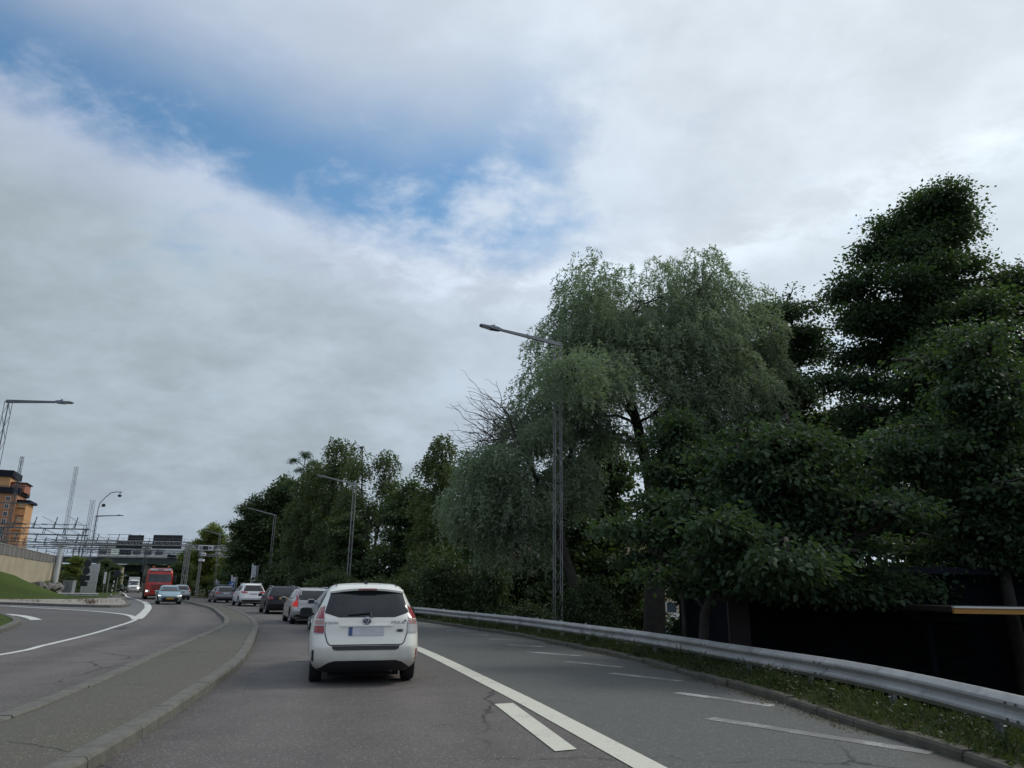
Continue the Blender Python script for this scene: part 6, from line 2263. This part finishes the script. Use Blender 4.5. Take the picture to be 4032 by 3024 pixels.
# ---- other cars: one maker, each with its own outline, lights and trim
def traffic_car(name, label, loc, rz, L, W, H, mat, kind, tail=None, plate='plate_white', rails=None, r=0.325, lit=False, clear=0.0, front=False, group='cars queueing in our lane', mirror_mat=None, simple=False, fix=None, spokes=5):
    if fix is None:
        fix = {'wagon': [(0.5, 0.0), (H * 0.65, 0.0), (H * 0.92, 0.10), (H, 0.10)], 'suv': [(0.5, 0.0), (H * 0.62, 0.0), (H * 0.9, 0.08), (H, 0.1)], 'hatch': [(0.5, 0.0), (H * 0.62, 0.05), (H * 0.9, 0.28), (H, 0.35)]}[kind]
    lev = scaled(PRIUS, L, W, H, clear, fix)
    sz, sw, sy = H / 1.575, W / 1.776, L / 4.56
    car, S = base_car(name, label, loc, rz, lev, mat, (-1.42 * sy, 1.36 * sy), r, 0.215, group, spokes)
    rear = S.rear
    zb, zt = H * (0.655 if kind != 'suv' else 0.655), H * 0.91
    hw_b, hw_t = S.at(zb)[2], S.at(zt)[2]
    patch(rear, [(-hw_b * 0.82, zb), (hw_b * 0.82, zb), (hw_t * 0.86, zt), (-hw_t * 0.86, zt)], 0.005, 'rear_window', 'glass_tint', car, 0.1)
    ym = lambda f: (-1.0 + 2 * f) * L / 2
    zw0, zw1 = H * 0.665, H * 0.905
    side_glass(car, S, [[(ym(0.10), zw0 + 0.05), (ym(0.235), zw0), (ym(0.235), zw1 - 0.01), (ym(0.16), zw1 - 0.05)],
                        [(ym(0.245), zw0), (ym(0.43), zw0 - 0.005), (ym(0.43), zw1), (ym(0.245), zw1 - 0.01)],
                        [(ym(0.44), zw0 - 0.005), (ym(0.64), zw0 - 0.01), (ym(0.575), zw1 - 0.07), (ym(0.53), zw1 - 0.01), (ym(0.44), zw1)]])
    hb, ht = S.at(H * 0.67)[2], S.at(H * 0.91)[2]
    patch(S.front, [(-hb * 0.84, H * 0.675), (hb * 0.84, H * 0.675), (ht * 0.88, H * 0.915), (-ht * 0.88, H * 0.915)], 0.005, 'windscreen', 'glass_screen', car, 0.1)
    # lower black bumper, plate
    wl_ = W / 2
    patch(rear, [(-wl_ * 0.93, 0.24 + clear), (-wl_ * 0.8, 0.40 + clear * 0.8), (wl_ * 0.8, 0.40 + clear * 0.8), (wl_ * 0.93, 0.24 + clear)], 0.006, 'lower_bumper', 'trim_black', car, 0.09)
    zp = H * (0.53 if kind != 'suv' else 0.50)
    patch(rear, [(-0.26, zp), (0.26, zp), (0.26, zp + 0.115), (-0.26, zp + 0.115)], 0.010, 'number_plate', plate, car, 0.15)
    seam(rear, [(-wl_ * 0.72, zb - 0.03), (-wl_ * 0.72, H * 0.42), (wl_ * 0.72, H * 0.42), (wl_ * 0.72, zb - 0.03)], 0.010, 'tailgate_gap', 'trim_black', car)
    for sg in (1, -1):
        f_ = (lambda p: p) if sg > 0 else mirror
        for poly, m_ in (tail or [([(-0.60 * wl_, H * 0.60), (-0.93 * wl_, H * 0.60), (-0.94 * wl_, H * 0.51), (-0.60 * wl_, H * 0.52)], 'lens_red')]):
            patch(rear, f_(poly), 0.006, 'tail_light', m_, car, 0.06)
    for sg in (-1, 1):
        fn = lambda a, b, sg=sg: S.side(sg, a, b)
        for f in (0.24, 0.435, 0.66):
            seam(fn, [(ym(f), zw0 - 0.02), (ym(f) + (0.1 if f < 0.3 else 0), 0.36 + clear)], 0.009, 'door_gap', 'trim_black', car)
        for f in (0.27, 0.465):
            patch(fn, [(ym(f), H * 0.595), (ym(f) + 0.2, H * 0.595), (ym(f) + 0.2, H * 0.575), (ym(f), H * 0.575)], 0.02, 'door_handle', mat if not simple else 'trim_black', car, 0.15)
    if rails:
        for sg in (-1, 1):
            xr = sg * S.at(H * 0.955)[2] * 0.98
            zr = H * 0.965
            pts = [(xr, ym(0.13), zr - 0.03), (xr, ym(0.16), zr + 0.045), (xr, ym(0.3), zr + 0.06), (xr, ym(0.52), zr + 0.045), (xr, ym(0.56), zr - 0.02)]
            MB().path(pts, 0.018, 6).build('roof_rail', rails, car, smooth=50)
    mirror_pair(car, S, ym(0.645), H * 0.665, S.at(H * 0.665)[2] + 0.02, mirror_mat or mat)
    if front:
        f = S.front
        patch(f, [(-0.60 * wl_, 0.30 + clear), (-0.82 * wl_, 0.22 + clear), (0.82 * wl_, 0.22 + clear), (0.60 * wl_, 0.30 + clear), (0.70 * wl_, H * 0.33), (0.55 * wl_, H * 0.38), (-0.55 * wl_, H * 0.38), (-0.70 * wl_, H * 0.33)], 0.006, 'grille', 'trim_black', car, 0.08)
        patch(f, [(-0.26, 0.40), (0.26, 0.40), (0.26, 0.51), (-0.26, 0.51)], 0.016, 'number_plate', plate, car, 0.15)
        for sg in (1, -1):
            f_ = (lambda p: p) if sg > 0 else mirror
            hl = patch(f, f_([(-0.56 * wl_, H * 0.455), (-0.92 * wl_, H * 0.50), (-0.95 * wl_, H * 0.455), (-0.90 * wl_, H * 0.42), (-0.62 * wl_, H * 0.43)]), 0.008, 'headlight', 'lens_clear', car, 0.05)
            if lit:
                patch(f, f_([(-0.72 * wl_, H * 0.462), (-0.90 * wl_, H * 0.486), (-0.925 * wl_, H * 0.455), (-0.88 * wl_, H * 0.432), (-0.74 * wl_, H * 0.437)]), 0.014, 'lit_lens', 'headlight_lit', hl, 0.05)
            patch(f, f_([(-0.62 * wl_, 0.255), (-0.92 * wl_, 0.30), (-0.90 * wl_, 0.265), (-0.62 * wl_, 0.228)]), 0.012, 'bumper_blade', mat, car, 0.06)
        seam(f, [(-0.55 * wl_, H * 0.43), (-0.2 * wl_, H * 0.415), (0.2 * wl_, H * 0.415), (0.55 * wl_, H * 0.43)], 0.03, 'grille_bar', 'trim_black', car)
    return car, S


def rear_to_mid(x, y, rz, L):
    """centre of the car from the middle of its rear bumper"""
    return (x - math.sin(rz) * L / 2, y + math.cos(rz) * L / 2, 0.0)


# hidden silver car right before the nearest one
a = R(25)
traffic_car('silver_car', 'grey silver hatchback mostly hidden by the nearest white car', rear_to_mid(-4.9, 24.9, a, 4.3), a, 4.3, 1.78, 1.50, 'paint_silver_blue', 'hatch')
# silver estate, tall red lights up the pillars
a = R(22)
L_ = 4.52
t_ = [([(-0.60, 1.32), (-0.665, 1.31), (-0.72, 1.10), (-0.735, 0.95), (-0.66, 0.95), (-0.645, 1.10)], 'lens_red'),
      ([(-0.66, 0.945), (-0.735, 0.945), (-0.83, 0.86), (-0.85, 0.70), (-0.66, 0.69)], 'tail_lit'), ([(-0.66, 0.685), (-0.84, 0.695), (-0.80, 0.60), (-0.66, 0.56)], 'lens_clear')]
traffic_car('silver_estate', 'light silver estate car with tall red pillar lights', rear_to_mid(-7.95, 31.55, a, L_), a, L_, 1.77, 1.46, 'paint_silver', 'wagon', t_, 'plate_white', 'rim_alloy')
# dark estate with yellow plate
a = R(24)
L_ = 4.7
traffic_car('black_estate', 'near black estate car with an orange yellow plate', rear_to_mid(-12.35, 42.3, a, L_), a, L_, 1.80, 1.50, 'paint_navy', 'wagon',
            [([(-0.58, 0.93), (-0.84, 0.95), (-0.87, 0.80), (-0.58, 0.79)], 'lens_red')], 'plate_yellow', 'chrome')
# white off-roader
a = R(28)
L_ = 4.7
traffic_car('white_suv', 'white off-roader with black lower bumper and slim red lights', rear_to_mid(-18.95, 57.0, a, L_), a, L_, 1.89, 1.67, 'paint_suv_white', 'suv',
            [([(-0.44, 1.06), (-0.86, 1.09), (-0.90, 0.99), (-0.70, 0.95), (-0.44, 0.98)], 'lens_red'), ([(-0.50, 1.035), (-0.84, 1.06), (-0.85, 1.03), (-0.50, 1.005)], 'tail_lit')], 'plate_white', 'paint_suv_white', 0.365, clear=0.10, mirror_mat='trim_black')
# grey estate with roof bars
a = R(30)
L_ = 4.7
c_, s_ = traffic_car('grey_estate', 'blue grey estate car with roof bars', rear_to_mid(-24.75, 67.3, a, L_), a, L_, 1.83, 1.44, 'paint_grey', 'wagon',
                     [([(-0.50, 0.90), (-0.86, 0.94), (-0.89, 0.80), (-0.50, 0.79)], 'lens_red'), ([(-0.62, 0.88), (-0.80, 0.90), (-0.80, 0.86), (-0.62, 0.84)], 'tail_lit')], 'plate_white', 'trim_black')
for y in (-0.9, 0.1):
    MB().box((0, y, 1.53), (1.35, 0.07, 0.035)).build('roof_bar', 'rim_alloy', c_)
# hatchback farthest ahead
a = R(32)
traffic_car('grey_hatchback', 'grey hatchback with a lit red pillar light, half hidden by the oncoming car', rear_to_mid(-32.75, 77.0, a, 4.0), a, 4.0, 1.72, 1.48, 'paint_silver_blue', 'hatch',
            [([(-0.64, 1.30), (-0.70, 1.28), (-0.80, 0.98), (-0.68, 0.96)], 'tail_lit'), ([(-0.64, 0.95), (-0.82, 0.95), (-0.84, 0.80), (-0.64, 0.80)], 'lens_red')])
# oncoming silver hatchback, headlights on
OG = 'oncoming vehicles'
a = R(180 + 27)
L_ = 4.37


def front_to_mid(x, y, rz, L):
    return (x + math.sin(rz) * L / 2, y - math.cos(rz) * L / 2, 0.0)


traffic_car('oncoming_car', 'oncoming silver hatchback with headlights on and yellow plate', front_to_mid(-25.85, 58.7, a, L_), a, L_, 1.79, 1.44, 'paint_teal', 'hatch', plate='plate_yellow', front=True, lit=True, group=OG)
a = R(180 + 28)
traffic_car('oncoming_car', 'grey oncoming car half hidden beside the red lorry', front_to_mid(-39.7, 85.6, a, 4.4), a, 4.4, 1.8, 1.46, 'paint_grey', 'wagon', front=True, lit=True, group=OG)
a = R(180 + 27)
traffic_car('oncoming_car', 'dark distant oncoming car left of the white van', front_to_mid(-68.3, 134, a, 4.4), a, 4.4, 1.8, 1.5, 'paint_dark', 'wagon', front=True, group=OG)

# white van in the distance
VAN = [(0.25, -2.5, 2.40, 0.90, 8, 5), (0.45, -2.55, 2.50, 0.97, 9, 5), (0.8, -2.55, 2.48, 0.98, 9, 5), (1.0, -2.55, 2.30, 0.975, 9, 5), (1.2, -2.55, 1.75, 0.965, 9, 5), (1.5, -2.54, 1.45, 0.94, 9, 5),
       (1.9, -2.52, 0.95, 0.89, 9, 5), (2.1, -2.50, 0.65, 0.85, 8, 5), (2.25, -2.44, 0.40, 0.78, 6, 5), (2.32, -2.2, 0.1, 0.6, 4, 4)]
a = R(180 + 27)
car, S = base_car('white_van', 'white delivery van far down the oncoming lane', front_to_mid(-64.2, 131, a, 5.0), a, VAN, 'paint_van_white', (-1.5, 1.55), 0.34, 0.22, OG)
patch(S.front, [(-0.78, 1.28), (0.78, 1.28), (0.68, 1.98), (-0.68, 1.98)], 0.005, 'windscreen', 'glass_screen', car, 0.15)
patch(S.front, [(-0.5, 0.75), (0.5, 0.75), (0.5, 0.98), (-0.5, 0.98)], 0.006, 'grille', 'trim_black', car, 0.15)
for sg in (1, -1):
    f_ = (lambda p: p) if sg > 0 else mirror
    patch(S.front, f_([(-0.55, 0.85), (-0.88, 0.9), (-0.9, 0.72), (-0.55, 0.72)]), 0.008, 'headlight', 'headlight_lit' if sg > 0 else 'lens_clear', car, 0.1)
    fn = lambda q, b, sg=sg: S.side(sg, q, b)
    patch(fn, [(0.55, 1.3), (1.25, 1.3), (0.85, 1.9), (0.55, 1.95)], 0.005, 'side_window', 'glass_tint', car, 0.15)
MB().box((0, -0.9, 2.42), (1.7, 2.8, 0.45)).build('cargo_box', 'paint_van_white', car)
mirror_pair(car, S, 1.35, 1.4, 0.97, 'trim_black', (0.11, 0.06, 0.16))

# ---- red lorry
a = R(180 + 27)
tk = tag(empty('red_lorry', front_to_mid(-35.2, 77.0, a, 0.0), a), 'red lorry with a white visor board and headlights on', 'lorry', OG)
CAB = [(0.35, -1.9, 0.0, 1.18, 9, 9), (0.5, -2.0, 0.06, 1.235, 9, 9), (1.0, -2.0, 0.08, 1.245, 9, 9), (1.55, -2.0, 0.06, 1.245, 9, 9), (1.75, -2.0, 0.02, 1.24, 9, 9), (2.3, -2.0, -0.14, 1.22, 9, 8), (2.8, -2.0, -0.28, 1.18, 9, 8),
       (3.05, -1.98, -0.42, 1.12, 8, 7), (3.2, -1.9, -0.62, 1.02, 6, 6), (3.27, -1.7, -0.85, 0.8, 5, 5)]
S = Shape(CAB)
PATCH_YC = -1.0
S.body('cab', 'paint_red', tk, [(-1.15, 0.52, 0.60, 1.25, 0.42)], nz=40)
f = S.front
patch(f, [(-1.06, 1.80), (1.06, 1.80), (1.02, 2.62), (-1.02, 2.62)], 0.006, 'windscreen', 'glass_screen', tk, 0.15)
patch(f, [(-0.78, 1.52), (0.78, 1.52), (0.72, 1.44), (-0.72, 1.44)], 0.008, 'grille_slot', 'trim_black', tk, 0.12)
patch(f, [(-0.70, 1.36), (0.70, 1.36), (0.60, 1.02), (-0.60, 1.02)], 0.006, 'grille', 'trim_black', tk, 0.12)
for z in (1.30, 1.20, 1.10):
    patch(f, [(-0.64, z), (0.64, z), (0.63, z - 0.045), (-0.63, z - 0.045)], 0.016, 'grille_bar', 'paint_red', tk, 0.2)
patch(f, [(-0.26, 0.62), (0.26, 0.62), (0.26, 0.74), (-0.26, 0.74)], 0.012, 'number_plate', 'plate_white', tk, 0.2)
patch(f, [(-1.0, 0.36), (1.0, 0.36), (0.9, 0.50), (-0.9, 0.50)], 0.008, 'lower_grille', 'trim_black', tk, 0.15)
text_mesh('lettering', 'SCANIA', 0.15, 0.006, 'rim_alloy', tk, Matrix.Translation((0, S.front(0, 1.63).y + 0.012, 1.63)) @ Matrix.Rotation(R(180), 4, 'Z') @ RX90)
for sg in (1, -1):
    f_ = (lambda p: p) if sg > 0 else mirror
    hl = patch(f, f_([(-0.80, 0.98), (-1.18, 1.04), (-1.19, 0.74), (-0.82, 0.74)]), 0.010, 'headlight', 'lens_clear', tk, 0.08)
    patch(f, f_([(-0.98, 0.95), (-1.15, 0.97), (-1.15, 0.80), (-0.98, 0.80)]), 0.020, 'lit_lens', 'headlight_lit', hl, 0.08)
    x = sg * 1.42
    mr_ = ellipsoid('wing_mirror', (x, -0.15, 2.1), (0.14, 0.10, 0.42), 'trim_black', tk, 4, 9)
    MB().box((sg * 1.28, -0.2, 2.45), (0.25, 0.05, 0.05)).build('stalk', 'trim_black', mr_)
    fn = lambda q, b, sg=sg: S.side(sg, q, b)
    patch(fn, [(-1.45, 1.85), (-0.45, 1.75), (-0.55, 2.6), (-1.45, 2.6)], 0.006, 'side_window', 'glass_tint', tk, 0.2)
    MB().box((sg * 0.86, -0.30, 3.12), (0.20, 0.16, 0.24), 0.0).build('visor_lamp', 'sign_white', tk)
vb = MB().box((0, -0.34, 3.10), (1.5, 0.12, 0.20)).build('visor_board', 'sign_white', tk)
MB().box((0, -0.275, 3.10), (0.62, 0.02, 0.07)).build('board_print', 'trim_dark', vb)
MB().tube((-0.95, -0.9, 3.34), (0.95, -0.9, 3.34), 0.035, 0.035, 8).build('light_bar', 'trim_black', tk)
for x in (-0.7, 0.7):
    MB().lathe([(0.09, 3.34), (0.1, 3.42), (0.07, 3.48), (0.01, 3.5)], 12, c=(x, -0.9, 0)).build('beacon', 'board_orange', tk)
MB().box((0, -5.4, 1.9), (2.45, 6.4, 2.1)).build('tipper_body', 'trim_dark', tk)
MB().box((0, -4.6, 0.75), (1.0, 8.0, 0.35)).build('chassis', 'under', tk)
for sg in (-1, 1):
    for y in (-1.15, -5.6, -6.9):
        wheel(tk, sg * 1.06, y, 0.52, 0.32, sg, 8)

PATCH_YC = 0.0
tk.scale = (1, 1, 0.94)

# ---- parked cars in the yard beyond the trees
PG = 'parked cars in the yard'
prk = random.Random(3)
PK = [(13.6, 64.0, 1.2, 'paint_van_white', 'white parked car showing between the willow trunk and the shed'), (13.0, 59.5, 1.5, 'paint_blue', 'blue parked car at the foot of the willow trunk'),
      (15.4, 70.0, 1.3, 'paint_suv_white', 'white parked car right of the blue one'), (16.6, 78.0, 1.4, 'paint_silver', 'silver parked car in the row behind the blue one'),
      (5.6, 66.0, 1.6, 'paint_van_white', 'white parked car left of the willow trunk'), (18.6, 86.0, 1.4, 'paint_van_white', 'white parked car in the third row'),
      (1.8, 68.0, 1.5, 'paint_silver', 'silver parked car behind the nearest lamp post'), (-1.6, 64.0, 1.5, 'paint_suv_white', 'white parked car left of the nearest lamp post'),
      (20.4, 94.0, 1.4, 'paint_silver', 'silver parked car in the back row'), (15.2, 60.5, 1.2, 'paint_van_white', 'white parked car nearest the shed corner'), (14.2, 55.5, 1.45, 'paint_sand', 'ochre yellow parked car behind the guardrail')]
srcs = []
for kd_ in ('wagon', 'hatch'):
    t, s_ = traffic_car('parked_car', 'parked', (0, 0, 0), 0.0, 4.4, 1.78, 1.47, 'paint_van_white', kd_, group=PG, front=True)
    srcs.append(t)
body_by_mat = {}
for k, (x, y, rz, m_, lb) in enumerate(PK):
    t = srcs[k] if k < 2 else copy_tree(srcs[k % 2])
    t.location, t.rotation_euler = (x, y, gz(x, y)), (0, 0, rz)
    tag(t, lb)
    for ch in t.children:
        if ch.name.startswith(('body', 'door_handle', 'wing_mirror', 'bumper_blade')):
            key = (k % 2, ch.name.split('.')[0], m_)
            for si, sl_ in enumerate(ch.material_slots):
                if sl_.material and sl_.material.name.startswith('paint_'):
                    sl_.link = 'OBJECT'
                    sl_.material = MATS[m_]
